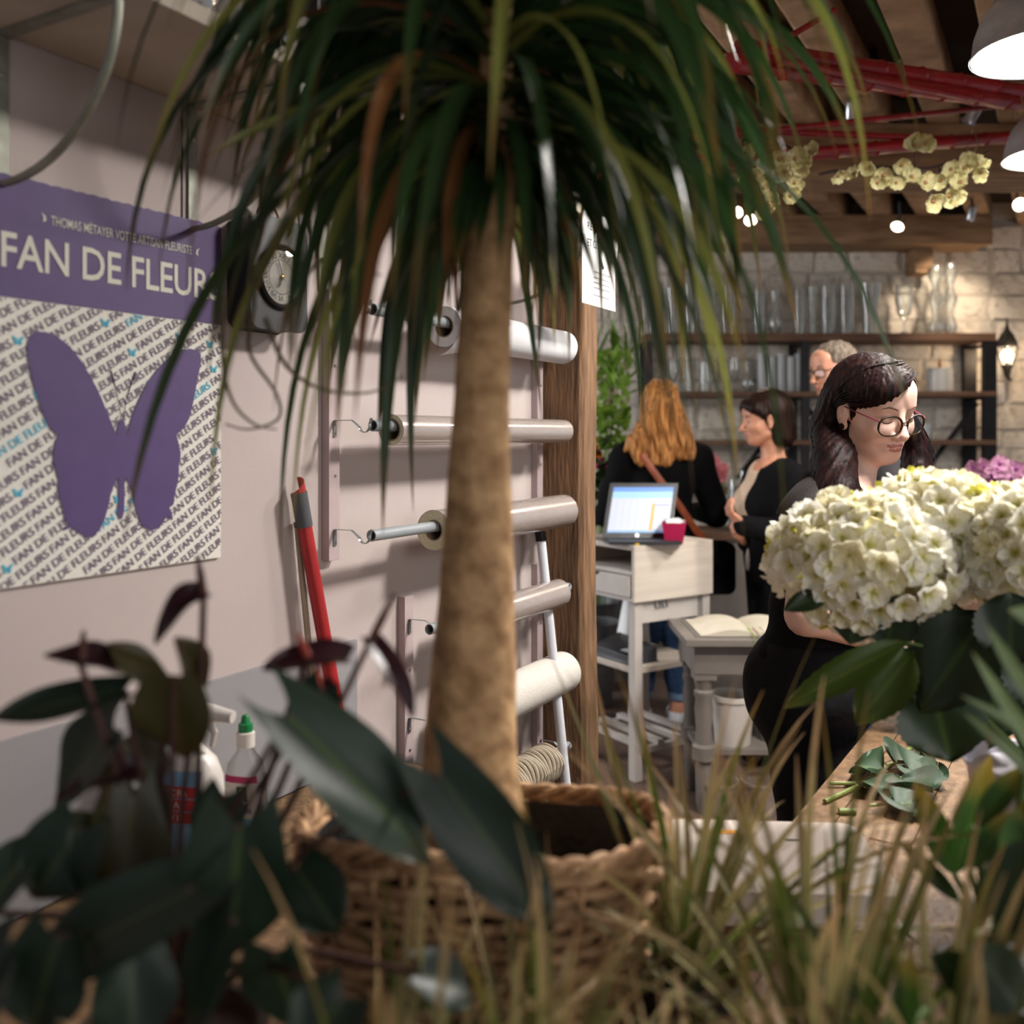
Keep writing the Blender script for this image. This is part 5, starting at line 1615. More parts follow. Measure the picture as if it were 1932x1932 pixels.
# the many leaves at the back of the crown and a skirt of short ones round the top of the trunk
bk_ = MB()
for i in range(190):
    t = rn.random()
    skirt = i % 3 == 0
    p0 = at(933, (330 if skirt else 200) - (120 if skirt else 400)*t, YT)
    az = rn.uniform(0.15, PI-0.15) if not skirt else rn.uniform(0, 2*PI)
    el = math.radians(rn.uniform(-5, 50) if not skirt else rn.uniform(-50, 0))
    d = Vector((math.cos(az)*math.cos(el), math.sin(az)*math.cos(el), math.sin(el)))
    L = rn.uniform(0.34, 0.56) if not skirt else rn.uniform(0.10, 0.22)
    bk_.grid(ribbon(arch(p0 + d*0.02, d, L, rn.uniform(2.2, 4.4) if not skirt else 2.0, 12, rn, 0.5), strap_w(12, rn.uniform(0.012, 0.020)), fold=0.2, twist=rn.uniform(-1.4, 1.4)))
tag(bk_.build('inner_leaves', M_palm, palm, fix=False), kind='stuff')
# explicit long leaves that hang in front of the wall and the shop
for (u0, v0, u1, v1, sag, w, dry) in ((600,180,430,640,0.05,0.016,0),(560,150,345,455,0.04,0.012,0),(640,260,520,640,0.04,0.014,0),(520,200,385,300,0.02,0.014,0),(1200,180,1375,590,0.05,0.017,0),
        (1260,240,1392,740,0.03,0.014,0),(1230,200,1290,540,0.03,0.016,0),(1150,300,1225,600,0.02,0.015,0),(1320,140,1465,420,0.03,0.016,0),(780,330,800,700,0.02,0.011,0),(860,380,830,660,0.02,0.011,1),(1010,420,1080,720,0.02,0.009,0)):
    a, b = at(u0, v0, 0.92 + 0.1*rn.random()), at(u1, v1, 0.86 + 0.2*rn.random())
    o_ = at(934, 120, YT)
    pts = []
    for i in range(15):
        t = i/14
        q1 = o_.lerp(a, t); q2 = a.lerp(b, t)
        pts.append(q1.lerp(q2, t))
    MB().grid(ribbon(pts, strap_w(14, w), fold=0.2, twist=rn.uniform(-1, 1))).build('leaf', M_palm_dry if dry else M_palm, palm, fix=False)
# curly dry ends
M_curl = mat('dry_curl', S(78,72,50), S(96,88,60), 30, rough=0.7)
for path in (((470,400),(480,560),(470,660),(520,740),(525,790),(470,810),(425,800)), ((420,560),(420,680),(440,760),(480,800),(522,810)), ((500,600),(540,690),(610,735),(700,740),(760,710)), ((640,380),(645,450),(680,500),(720,520))):
    pts = [at(u, v, 0.95+0.02*k) for k, (u, v) in enumerate(path)]
    sm = []
    for i in range(len(pts)-1):
        p0, p1, p2, p3 = pts[max(i-1,0)], pts[i], pts[i+1], pts[min(i+2,len(pts)-1)]
        for k in range(6):
            t = k/6
            sm.append(0.5*((2*p1)+(-p0+p2)*t+(2*p0-5*p1+4*p2-p3)*t*t+(-p0+3*p1-3*p2+p3)*t**3))
    sm.append(pts[-1])
    MB().tube(sm, [0.0028*(1-0.7*i/len(sm)) for i in range(len(sm))], 5).build('curled_tip', M_curl, palm, fix=False)

# ------------------------------------------------------------------ dark anthurium at the lower left
M_anth = leafmat('anthurium_leaf', S(30,48,34), S(66,82,46), S(70,62,34), rough=0.46, tipstart=0.8, var=0.45, trans=0.12)
M_anth_b = leafmat('anthurium_young_leaf', S(66,62,32), S(92,84,44), S(82,58,30), rough=0.4, tipstart=0.6, var=0.3, trans=0.2)
M_spathe = mat('dark_spathe', S(40,16,22), S(62,30,38), 30, rough=0.3)
M_spadix = mat('spadix', S(70,34,28), S(96,52,40), 120, rough=0.5, bump=0.5, bscale=300)
M_spadix_r = mat('spadix_red', S(176,70,52), S(150,54,44), 120, rough=0.5)
M_petiole = mat('petiole', S(70,44,40), S(92,62,54), 30, rough=0.5)
AY = 0.80
apc = Vector(((300-CX)/F*AY, AY+0.02, ZC+0.001))
anth = thing('potted_anthurium', 'dark-leaved anthurium with burgundy spathes at the lower left', 'plant', apc)
MB().lathe([(0.062,0),(0.08,0.12),(0.084,0.12),(0.084,0.135),(0.076,0.135),(0.074,0.12)], 24).build('pot', mat('brown_pot', S(70,46,34), rough=0.5), anth, local=True)
MB().lathe([(0.0,0.118),(0.075,0.118)], 24).build('soil', M_liner, anth, local=True)
root_pt = apc + Vector((0, 0, 0.12))
A = [((235,1302),(-25,1345),80,0.80,0,0.12), ((215,1375),(85,1520),170,0.80,0,0.25), ((300,1290),(208,1207),66,0.80,1,0.15), ((372,1295),(342,1203),86,0.82,1,0.2),
     ((330,1275),(335,1440),150,0.78,1,0.10), ((452,1560),(428,1822),200,0.70,0,0.3), ((210,1690),(150,1530),120,0.78,0,0.25), ((-30,1720),(80,1562),110,0.74,0,0.2),
     ((360,1680),(-30,1870),170,0.68,0,0.2), ((545,1350),(832,1622),165,0.74,0,0.25), ((830,1462),(1050,1765),150,0.74,0,0.25), ((785,1835),(900,1880),110,0.72,0,0.2),
     ((425,1500),(390,1620),100,0.82,0,0.25), ((250,1490),(235,1690),150,0.80,1,0.25), ((440,1740),(330,1960),150,0.66,0,0.25), ((110,1770),(50,1960),170,0.66,0,0.25),
     ((250,1800),(250,1990),150,0.70,0,0.25), ((520,1800),(560,1960),150,0.70,0,0.25), ((610,1300),(560,1440),100,0.82,0,0.2), ((150,1560),(60,1700),150,0.76,0,0.25),
     ((560,1640),(640,1760),120,0.78,0,0.25), ((20,1800),(-60,1950),180,0.66,0,0.25), ((240,1390),(300,1500),100,0.84,1,0.2), ((650,1880),(560,1990),140,0.64,0,0.25)]
for k, (b, t, w, Y, kind, lobe) in enumerate(A):
    pb, pt_ = at(b[0], b[1], Y), at(t[0], t[1], Y - 0.03 + 0.06*((k*37) % 10)/10)
    wd = w*Y/F
    toc = (Vector((0, 0, H)) - pb).normalized()
    nr_ = toc*0.7 + Vector((0, 0, 0.7)) + Vector((((k*53) % 10)/10-0.5, 0, ((k*29) % 10)/20-0.25))*0.8
    lf = MB().grid(leaf_between(pb, pt_, wd*1.05, nr_, lobe=lobe, sag=0.10, cup=0.25, serr=0, wave=0.5, seed=k)).build('leaf', M_anth_b if kind else M_anth, anth)
    mid = root_pt.lerp(pb, 0.55) + Vector((0, 0, 0.05))
    MB().tube([root_pt, root_pt.lerp(mid, 0.6)+Vector((0,0,0.02)), mid, pb], [0.004,0.0034,0.003,0.0026], 6).build('petiole', M_petiole, lf)
sp_list = [((384,1122),(280,1172),62,0.82,(372,1046),0), ((222,1262),(80,1245),70,0.80,(158,1190),0), ((655,1250),(505,1232),80,0.82,(560,1195),1), ((700,1208),(792,1335),46,0.82,(745,1120),2), ((262,1462),(108,1480),70,0.80,(190,1420),0), ((560,1290),(640,1330),60,0.84,(600,1240),1)]
for k, (b, t, w, Y, s_, kd) in enumerate(sp_list):
    pb, pt_ = at(b[0], b[1], Y), at(t[0], t[1], Y-0.03)
    mid = pb.lerp(pt_, 0.3 if k in (0, 3) else 0.5)
    sp = MB().grid(leaf_between(pb, pt_, w*Y/F*1.2, Vector((0.1, -0.35, 1)), lobe=0.1, sag=0.22 if k not in (0, 1) else (0.45 if k == 0 else -0.1), cup=0.5, wave=0.8, seed=40+k)).build('spathe', M_spathe, anth)
    s0 = pb if k in (0, 3) else mid
    MB().tube([s0, s0.lerp(at(s_[0], s_[1], Y), 0.5), at(s_[0], s_[1], Y)], [0.0038, 0.0036, 0.0016], 8).build('spadix', M_spadix_r if kd == 1 else M_spadix, sp)
    MB().tube([root_pt, root_pt.lerp(s0, 0.5)+Vector((0.01, 0, 0.02)), s0], [0.0042, 0.0034, 0.003], 6).build('flower_stem', M_petiole, sp)

# ------------------------------------------------------------------ variegated grasses in the foreground
M_grass = leafmat('sedge_blade', S(96,98,52), S(182,164,122), S(182,140,102), rough=0.5, tipstart=0.5, var=0.35, trans=0.3, stripe=S(150,142,92))
M_grass2 = leafmat('sedge_blade_green', S(58,76,26), S(122,128,66), S(150,106,60), rough=0.5, tipstart=0.6, var=0.4, trans=0.3, stripe=S(84,104,36))
M_npot = mat('nursery_pot', S(40,36,34), rough=0.6)
clumps = [(1290,0.98,0.24,0.38,56,'sedge plant right of the wicker basket, its blades in front of the white tray',0.62), (1560,0.80,0.22,0.36,50,'sedge plant in the middle right, in front of the hydrangea table',0.6), (1020,0.74,0.18,0.30,46,'sedge plant in front of the wicker basket',0.7),
          (720,0.66,0.18,0.30,40,'sedge plant at the bottom left beside the anthurium',0.8), (1330,0.60,0.16,0.28,40,'nearest sedge plant at the bottom edge',0.9), (1800,0.74,0.20,0.32,40,'sedge plant at the bottom right',0.8)]
for ci, (u, Y, l0, l1, nb, lb, spread) in enumerate(clumps):
    rn = random.Random(100+ci)
    base = Vector(((u-CX)/F*Y, Y, ZC+0.001))
    root = thing('potted_sedge', lb, 'grass', base, 0, 'variegated sedges on the counter')
    ph_ = 0.09
    MB().lathe([(0.045,0),(0.058,ph_),(0.062,ph_),(0.062,ph_+0.01),(0.055,ph_+0.01),(0.05,ph_-0.01)], 20).build('pot', M_npot, root, local=True)
    for k in range(nb):
        az = rn.uniform(0, 2*PI)
        el = math.radians(rn.uniform(38, 88) if rn.random() < 0.75 else rn.uniform(15, 40))
        d = Vector((math.cos(az)*math.cos(el)*(1+spread*0.2), math.sin(az)*math.cos(el)*0.8, math.sin(el)))
        p0 = base + Vector((math.cos(az)*0.03*rn.random(), math.sin(az)*0.03*rn.random(), ph_))
        pts = arch(p0, d, rn.uniform(l0, l1), rn.uniform(0.2, 1.1), 10, rn, 0.25)
        w = rn.uniform(0.008, 0.0135)
        wd = [w*(0.75+0.25*min(1, i/3))*(1-(i/10)**2.2*0.93) for i in range(11)]
        MB().grid(ribbon(pts, wd, fold=0.25, twist=rn.uniform(-0.8, 0.8))).build('blade', M_grass if rn.random() < 0.62 else M_grass2, root, fix=False)

# ------------------------------------------------------------------ white hydrangeas on the work table
def petal_material():
    m, nt, p = _nodes('hydrangea_petal')
    L = nt.links.new; N = nt.nodes.new
    uv = N('ShaderNodeUVMap'); sp = N('ShaderNodeSeparateXYZ'); L(uv.outputs[0], sp.inputs[0])
    r = N('ShaderNodeValToRGB'); e = r.color_ramp.elements
    e[0].position = 0.02; e[0].color = S(206,204,96)
    e[1].position = 0.22; e[1].color = S(244,238,208)
    x = e.new(0.6); x.color = S(252,250,242)
    L(sp.outputs[0], r.inputs[0])
    oi = N('ShaderNodeObjectInfo')
    g = N('ShaderNodeMapRange'); g.inputs[1].default_value = 0.55; g.inputs[2].default_value = 1.0; g.inputs[4].default_value = 0.75
    L(oi.outputs['Random'], g.inputs[0])
    mx = N('ShaderNodeMix'); mx.data_type = 'RGBA'; L(g.outputs[0], mx.inputs[0]); L(r.outputs[0], mx.inputs[6]); mx.inputs[7].default_value = S(240,232,190)
    L(mx.outputs[2], p.inputs['Base Color']); p.inputs['Roughness'].default_value = 0.6
    tr = N('ShaderNodeBsdfTranslucent'); L(mx.outputs[2], tr.inputs[0])
    ms = N('ShaderNodeMixShader'); ms.inputs[0].default_value = 0.35
    L(p.outputs[0], ms.inputs[1]); L(tr.outputs[0], ms.inputs[2]); L(ms.outputs[0], nt.nodes['Material Output'].inputs[0])
    return m
M_hyd = petal_material()
M_hyd_eye = mat('floret_eye', S(176,168,84), rough=0.6)
flo = [flower_mesh('floret', 4, 0.0235, 0.0265, [M_hyd, M_hyd_eye], cup=0.18+0.1*s_, bend=0.05+0.08*s_, tilt=0.15+0.12*s_, ruffle=0.12, seed=s_*11, center=0.0022) for s_ in range(4)]
M_hleaf = leafmat('hydrangea_leaf', S(34,54,26), S(60,82,34), S(50,66,28), rough=0.42, tipstart=0.85, var=0.3, trans=0.15)
M_hleaf_l = leafmat('hydrangea_leaf_light', S(70,92,30), S(96,112,44), S(120,116,50), rough=0.45, tipstart=0.8, var=0.2, trans=0.25)
hp = Vector(((1958-CX)/F*1.30, 1.30, ZC+0.001))
hyd = thing('potted_hydrangea', 'white hydrangea with three big mophead blooms on the work table', 'hydrangea', hp)
MB().lathe([(0.062,0),(0.088,0.19),(0.098,0.205),(0.092,0.205),(0.082,0.19)], 28).build('pot', mat('lilac_pot', S(196,190,204), S(206,200,210), 12, rough=0.5), hyd, local=True)
MB().lathe([(0.0,0.18),(0.082,0.18)], 24).build('soil', M_liner, hyd, local=True)
heads = [(1622,1056,1.40,0.116,0.093,0.105,100), (1768,1012,1.45,0.104,0.088,0.10,96), (1940,1030,1.36,0.092,0.084,0.09,96)]
for hi, (u, v, Y, rx, rz_, ry, n) in enumerate(heads):
    rn = random.Random(300+hi)
    c = at(u, v, Y)
    core = MB(); core.sphere(c, (rx*0.72, ry*0.72, rz_*0.70), 20, 14)
    hd = core.build('flower_head', mat('hydrangea_core', S(206,200,150), S(222,216,176), 40, rough=0.9), hyd)
    MB().tube([hp + Vector((rn.uniform(-0.02,0.02), 0, 0.19)), (hp + Vector((0, 0, 0.2))).lerp(c, 0.5) + Vector((0, 0, -0.03)), c - Vector((0, 0, rz_*0.6))], 0.0045, 8).build('stem', M_stemg, hyd)
    ga = PI*(3-math.sqrt(5))
    tot = int(n*1.55); back = MB()
    for k in range(tot):
        z = 1 - 2*(k+0.5)/tot
        r = math.sqrt(1-z*z); a = k*ga
        d = Vector((math.cos(a)*r, math.sin(a)*r, z))
        q = 1 + rn.uniform(-0.08, 0.07)
        if hi == 0 and d.z < -0.2 and d.x > 0.1: q *= 1.12          # the bloom sags at its lower right
        p = c + Vector((d.x*rx*q, d.y*ry*q, d.z*rz_*q))
        nn = (Vector((d.x/rx, d.y/ry, d.z/rz_)).normalized() + Vector((rn.uniform(-1,1), rn.uniform(-1,1), rn.uniform(-1,1)))*0.42).normalized()
        M = Matrix.Translation(p) @ nn.to_track_quat('Z', 'Y').to_matrix().to_4x4() @ Matrix.Rotation(rn.uniform(0, 6.28), 4, 'Z') @ Matrix.Diagonal((rn.uniform(0.8, 1.15),)*3 + (1,))
        me_ = flo[rn.randrange(4)]
        if d.y < 0.28:
            link_mesh('floret', me_, hd, M)
        else:                                                        # the far side of the bloom, out of sight
            back.add([M @ v.co for v in me_.vertices], [tuple(f.vertices) for f in me_.polygons])
    tag(back.build('far_florets', M_hyd, hd, fix=False), kind='stuff')
HL = [((1560,1122),(1482,1146),44,1.34,0), ((1622,1118),(1604,1214),92,1.36,0), ((1690,1125),(1672,1222),120,1.34,0), ((1710,1212),(1480,1324),66,1.28,1), ((1722,1232),(1616,1362),96,1.30,1),
      ((1862,1160),(1732,1336),160,1.28,0), ((1758,1296),(1796,1442),160,1.30,0), ((1906,1118),(1908,1262),130,1.26,0), ((1800,1140),(1760,1250),120,1.40,0), ((1880,1230),(1870,1390),140,1.34,0), ((1932,1200),(1990,1350),130,1.3,0), ((1780,1230),(1700,1330),120,1.38,0), ((1840,1300),(1850,1420),130,1.4,0)]
for k, (b, t, w, Y, kind) in enumerate(HL):
    pb, pt_ = at(b[0], b[1], Y), at(t[0], t[1], Y - 0.02)
    toc = (Vector((0, 0, H)) - pb).normalized()
    MB().grid(leaf_between(pb, pt_, w*Y/F, toc + Vector((0.15*math.sin(k*2.1), 0, 0.35)), sag=0.12, cup=0.15, n=22, m=9, peak=0.45, serr=0.035, wave=0.5, seed=60+k)).build('leaf', M_hleaf_l if kind else M_hleaf, hyd)
    c = (hp + Vector((0, 0, 0.2))).lerp(at(1800, 1120, 1.4), 0.6)
    MB().tube([c, c.lerp(pb, 0.5), pb], 0.0022, 5).build('leaf_stalk', M_stemg, hyd)

# broad-leaved lily at the right edge
M_lily = leafmat('lily_leaf', S(52,84,30), S(80,108,44), S(176,142,52), rough=0.4, tipstart=0.55, var=0.4, trans=0.25)
M_lily_p = leafmat('lily_leaf_pale', S(104,122,84), S(130,142,104), S(120,120,80), rough=0.45, tipstart=0.9, var=0.2, trans=0.2)
lyc = Vector(((1905-CX)/F*0.95, 0.95, ZC+0.001))
lily = thing('potted_lily', 'leafy young lily plant at the right edge in front of the hydrangea pot', 'plant', lyc)
MB().lathe([(0.05,0),(0.066,0.10),(0.07,0.10),(0.07,0.112),(0.06,0.112)], 20).build('pot', M_npot, lily, local=True)
rp = lyc + Vector((-0.02, 0, 0.10))
for k, (b, t, w, Y, m) in enumerate([((1800,1650),(1728,1478),56,0.97,M_lily), ((1800,1650),(1872,1425),58,0.95,M_lily), ((1840,1560),(1935,1440),46,0.92,M_lily), ((1810,1700),(1700,1590),34,0.95,M_lily), ((1830,1640),(1905,1530),40,0.9,M_lily), ((1900,1640),(1960,1500),70,0.85,M_lily),
        ((1990,1380),(1862,1182),28,0.80,M_lily_p), ((2000,1480),(1838,1235),28,0.80,M_lily_p), ((2000,1420),(1820,1310),24,0.84,M_lily_p), ((1990,1500),(1826,1345),26,0.86,M_lily_p), ((1900,1760),(1935,1580),110,0.78,M_hleaf), ((1860,1880),(1760,1800),80,0.76,M_hleaf), ((1920,1900),(1830,1780),120,0.74,M_hleaf), ((1700,1960),(1720,1800),50,0.74,M_lily), ((1990,1180),(1905,1150),40,0.85,M_lily_p)]):
    pb, pt_ = at(b[0], b[1], Y), at(t[0], t[1], Y)
    toc = (Vector((0, 0, H)) - pb).normalized()
    lf = MB().grid(leaf_between(pb, pt_, w*Y/F, toc + Vector((0.3*math.sin(k*1.7), 0, 0.3)), sag=0.06, cup=0.3, peak=0.45, m=7, seed=80+k)).build('leaf', m, lily)
    MB().tube([rp, rp.lerp(pb, 0.6) + Vector((0, 0, 0.02)), pb], [0.005, 0.004, 0.003], 6).build('stem', M_stemg, lf)

# ------------------------------------------------------------------ clippings, tray and scissors on the table
def tab(u, v, dz=0.0):
    Y = (H - ZC - dz)*F/(v - CY)
    return Vector(((u-CX)/F*Y, Y, ZC + dz))
M_cut = mat('cut_stem_green', S(98,112,48), S(122,132,66), 60, rough=0.5)
M_cleaf = leafmat('clipping_leaf', S(34,60,34), S(70,96,52), S(50,70,36), rough=0.6, tipstart=0.9, var=0.35, trans=0.1)
cl = [([(1556,1512),(1625,1480),(1690,1432),(1722,1408)], 0.0042, [(1625,1475,1690,1490,40)], 'longest cut stem lying on the work table, pointing at the florist'),
      ([(1566,1478),(1640,1478),(1700,1478),(1732,1484)], 0.0036, [(1612,1446,1668,1452,66)], 'cut stem with one big leaf lying flat on the work table'),
      ([(1632,1482),(1672,1500),(1720,1510)], 0.003, [(1680,1502,1725,1530,36)], 'short forked cut stem on the work table'),
      ([(1640,1520),(1680,1516),(1725,1535)], 0.0032, [(1690,1520,1745,1505,40)], 'cut stem at the near edge of the clippings on the work table'),
      ([(1672,1442),(1716,1434),(1750,1425)], 0.0028, [(1690,1438,1735,1418,44),(1710,1450,1760,1460,46)], 'leafy clipping at the far edge of the pile on the work table'),
      ([(1690,1470),(1730,1462),(1770,1470)], 0.003, [(1700,1470,1760,1490,56),(1715,1456,1770,1440,52)], 'dark leafy clipping in the middle of the pile on the work table')]
for k, (path, r, lvs, lb) in enumerate(cl):
    pts = [tab(u, v, r + 0.002 + 0.003*k) for u, v in path]
    root = thing('cut_stem', lb, 'clipping', pts[0], 0, 'clippings on the work table')
    MB().tube(pts, r, 8).build('stem', M_cut, root)
    for (u0, v0, u1, v1, w) in lvs:
        b, t = tab(u0, v0, 0.012+0.002*k), tab(u1, v1, 0.018+0.002*k)
        MB().grid(leaf_between(b, t, w*b.y/F*2.2, Vector((0.1, -0.2, 1)), sag=0.05, cup=0.3, wave=0.6, seed=k+90)).build('leaf', M_cleaf, root)
a, b = tab(1583, 1531, 0.005), tab(1614, 1531, 0.005)
st_ = thing('stem_offcut', 'short thick stem offcut on the work table', 'clipping', a, 0, 'clippings on the work table')
MB().tube([a, b], 0.0058, 10).build('stem', M_cut, st_)
tray = thing('white_tray', 'flat white box with an orange stripe behind the sedges', 'box', ((0.25+0.5)/2, 1.37, ZC+0.002), -0.06)
mb = MB(); rbox(mb, (-0.145, -0.11, 0.0), (0.145, 0.12, 0.045), 0.02, axis=2, seg=5); mb.build('body', mat('white_box', S(212,200,190), S(204,192,182), 10, rough=0.55), tray, local=True, bevel=0.004)
MB().box((-0.085, 0.07, 0.0452), (-0.010, 0.085, 0.0458)).build('stripe', mat('orange_print', S(222,150,40), rough=0.5), tray, local=True, smooth=False)
MB().box((0.025, 0.052, 0.0452), (0.052, 0.057, 0.0458)).build('print_mark', M_ink_black, tray, local=True, smooth=False)
sc = thing('scissors', 'yellow-handled scissors lying on the counter among the sedges', 'scissors', tab(1585, 1775, 0.004))
pc = tab(1585, 1775, 0.006)
for sg in (-1, 1):
    M = Matrix.Rotation(0.6 + sg*0.18, 3, 'Z')
    pts = [pc + M @ Vector((-0.055 + 0.018*math.cos(t), sg*0.012 + 0.012*math.sin(t), 0)) for t in [2*PI*i/18 for i in range(19)]]
    MB().tube(pts, 0.0038, 6, caps=False).build('handle', M_yel, sc)
    MB().tube([pc + M @ Vector((-0.038, sg*0.008, 0)), pc, pc + M @ Vector((0.07, 0, 0))], [0.003, 0.004, 0.001], 6, flat=0.3).build('blade', M_spot, sc)

# ------------------------------------------------------------------ people: smooth-blended bodies turned into one continuous surface
def smin(a, b, k):
    if k <= 0: return np.minimum(a, b)
    h = np.clip(0.5 + 0.5*(b-a)/k, 0, 1)
    return b + (a-b)*h - k*h*(1-h)
def cap_d(P, a, b, ra, rb=None):
    rb = ra if rb is None else rb
    a = np.asarray(a, np.float32); b = np.asarray(b, np.float32)
    ab = b - a
    t = np.clip(((P-a) @ ab)/max(1e-9, float(ab @ ab)), 0, 1)
    q = P - a - t[:, None]*ab
    return np.sqrt((q*q).sum(1)) - (ra + (rb-ra)*t)
def ell_d(P, c, r, R=None):
    q = P - np.asarray(c, np.float32)
    if R is not None: q = q @ R
    r = np.asarray(r, np.float32)
    k0 = np.sqrt(((q/r)**2).sum(1)); k1 = np.sqrt(((q/(r*r))**2).sum(1))
    return k0*(k0-1)/np.maximum(k1, 1e-6)
def ev(prims, P):
    f = None
    for pr in prims:
        kind, k = pr[0], pr[1]
        if kind in ('c', '-c'): d = cap_d(P, *pr[2:])
        elif kind in ('e', '-e'): d = ell_d(P, *pr[2:])
        else: d = pr[2](P)
        if kind[0] == '-':
            f = -smin(-f, d, k)
        else:
            f = d if f is None else smin(f, d, k)
    return f
def surface_nets(fn, lo, hi, h):
    lo = np.asarray(lo, np.float32); hi = np.asarray(hi, np.float32)
    n = np.ceil((hi-lo)/h).astype(int) + 1
    xs = [lo[i] + h*np.arange(n[i], dtype=np.float32) for i in range(3)]
    f = np.empty(tuple(n), np.float32)
    Yg, Zg = np.meshgrid(xs[1], xs[2], indexing='ij')
    step = max(1, int(400000/(n[1]*n[2])))
    for i in range(0, n[0], step):
        xx = xs[0][i:i+step]
        P = np.empty((len(xx), n[1], n[2], 3), np.float32)
        P[..., 0] = xx[:, None, None]; P[..., 1] = Yg; P[..., 2] = Zg
        f[i:i+step] = fn(P.reshape(-1, 3)).reshape(len(xx), n[1], n[2])
    s = f < 0
    off = [(0,0,0),(1,0,0),(0,1,0),(1,1,0),(0,0,1),(1,0,1),(0,1,1),(1,1,1)]
    nx, ny, nz = n - 1
    cnt = np.zeros((nx, ny, nz), np.int8)
    for o in off: cnt += s[o[0]:o[0]+nx, o[1]:o[1]+ny, o[2]:o[2]+nz]
    mask = (cnt > 0) & (cnt < 8)
    I, J, K = np.nonzero(mask)
    idx = -np.ones(mask.shape, np.int64); idx[I, J, K] = np.arange(len(I))
    acc = np.zeros((len(I), 3), np.float64); num = np.zeros(len(I))
    edges = [(0,1),(2,3),(4,5),(6,7),(0,2),(1,3),(4,6),(5,7),(0,4),(1,5),(2,6),(3,7)]
    for a, b in edges:
        A_, B_ = np.array(off[a]), np.array(off[b])
        fa = f[I+A_[0], J+A_[1], K+A_[2]]; fb = f[I+B_[0], J+B_[1], K+B_[2]]
        cr = (fa < 0) != (fb < 0)
        t = np.where(cr, fa/np.where(cr, fa-fb, 1), 0)
        pos = A_[None, :] + t[:, None]*(B_-A_)[None, :]
        acc[cr] += pos[cr]; num[cr] += 1
    V = lo + h*(np.stack([I, J, K], 1) + acc/num[:, None])
    Fs = []
    for ax in range(3):
        o1, o2 = [i for i in range(3) if i != ax]
        sl0 = [slice(None)]*3; sl1 = [slice(None)]*3
        sl0[ax] = slice(0, -1); sl1[ax] = slice(1, None)
        ch = s[tuple(sl0)] != s[tuple(sl1)]
        G = np.argwhere(ch)
        ok = (G[:, o1] >= 1) & (G[:, o1] < n[o1]-1) & (G[:, o2] >= 1) & (G[:, o2] < n[o2]-1)
        G = G[ok]
        ins = s[G[:, 0], G[:, 1], G[:, 2]]
        def cell(d1, d2):
            Q = G.copy(); Q[:, o1] += d1; Q[:, o2] += d2
            return idx[Q[:, 0], Q[:, 1], Q[:, 2]]
        q = np.stack([cell(-1,-1), cell(0,-1), cell(0,0), cell(-1,0)], 1)
        flip = ins if ax != 1 else ~ins
        q[~flip] = q[~flip][:, ::-1]
        Fs.append(q)
    return V, np.concatenate(Fs)
def np_mesh(name, parts, mats, parent, matfn=None):
    """parts = list of (V, F); joins them into one mesh object under parent"""
    vs, fs, b = [], [], 0
    for V, Fq in parts:
        vs.append(V); fs.append(Fq + b); b += len(V)
    V = np.concatenate(vs); Fq = np.concatenate(fs)
    inv = np.array(WM[parent.name].inverted())
    Vl = V @ inv[:3, :3].T + inv[:3, 3]
    me = bpy.data.meshes.new(name)
    me.vertices.add(len(Vl)); me.vertices.foreach_set('co', Vl.astype(np.float32).ravel())
    me.loops.add(len(Fq)*4); me.loops.foreach_set('vertex_index', Fq.astype(np.int32).ravel())
    me.polygons.add(len(Fq)); me.polygons.foreach_set('loop_start', np.arange(0, len(Fq)*4, 4, dtype=np.int32))
    for m in (mats if isinstance(mats, list) else [mats]): me.materials.append(m)
    if matfn is not None:
        cen = V[Fq].mean(1)
        me.polygons.foreach_set('material_index', matfn(cen).astype(np.int32))
    me.polygons.foreach_set('use_smooth', np.ones(len(Fq), bool))
    me.update(calc_edges=True); me.validate()
    o = bpy.data.objects.new(name, me); C.objects.link(o); o.parent = parent
    WM[o.name] = WM[parent.name]
    return o
def npv(*a): return np.array(a, np.float32)

class Head:
    def __init__(s, c, yaw, pitch, roll=0.0, scale=1.0):
        """yaw: 0 faces the camera, + turns to the picture's right; pitch: + bows"""
        f = np.array((math.sin(yaw), -math.cos(yaw), 0.0)); r = np.array((f[1], -f[0], 0.0)); u = np.array((0, 0, 1.0))
        f2 = f*math.cos(pitch) - u*math.sin(pitch); u2 = u*math.cos(pitch) + f*math.sin(pitch)
        r3 = r*math.cos(roll) + u2*math.sin(roll); u3 = u2*math.cos(roll) - r*math.sin(roll)
        s.R = np.stack([r3, f2, u3], 1).astype(np.float32); s.c = np.array(c, np.float32); s.s = scale
    def w(s, a, b, c): return Vector((s.c + s.s*(s.R @ npv(a, b, c))).tolist())
    def loc(s, P): return ((P - s.c) @ s.R)/s.s
    def face(s, prims, a, c, extra=0.0):
        """point on the skin in front of local (a, c)"""
        lo_, hi_ = 0.02, 0.16
        bs = np.linspace(hi_, lo_, 160).astype(np.float32)
        Q = np.stack([np.full_like(bs, a), bs, np.full_like(bs, c)], 1)
        d = ev(prims, Q)
        i = int(np.argmax(d < 0))
        return s.w(a, float(bs[i]) + extra, c)
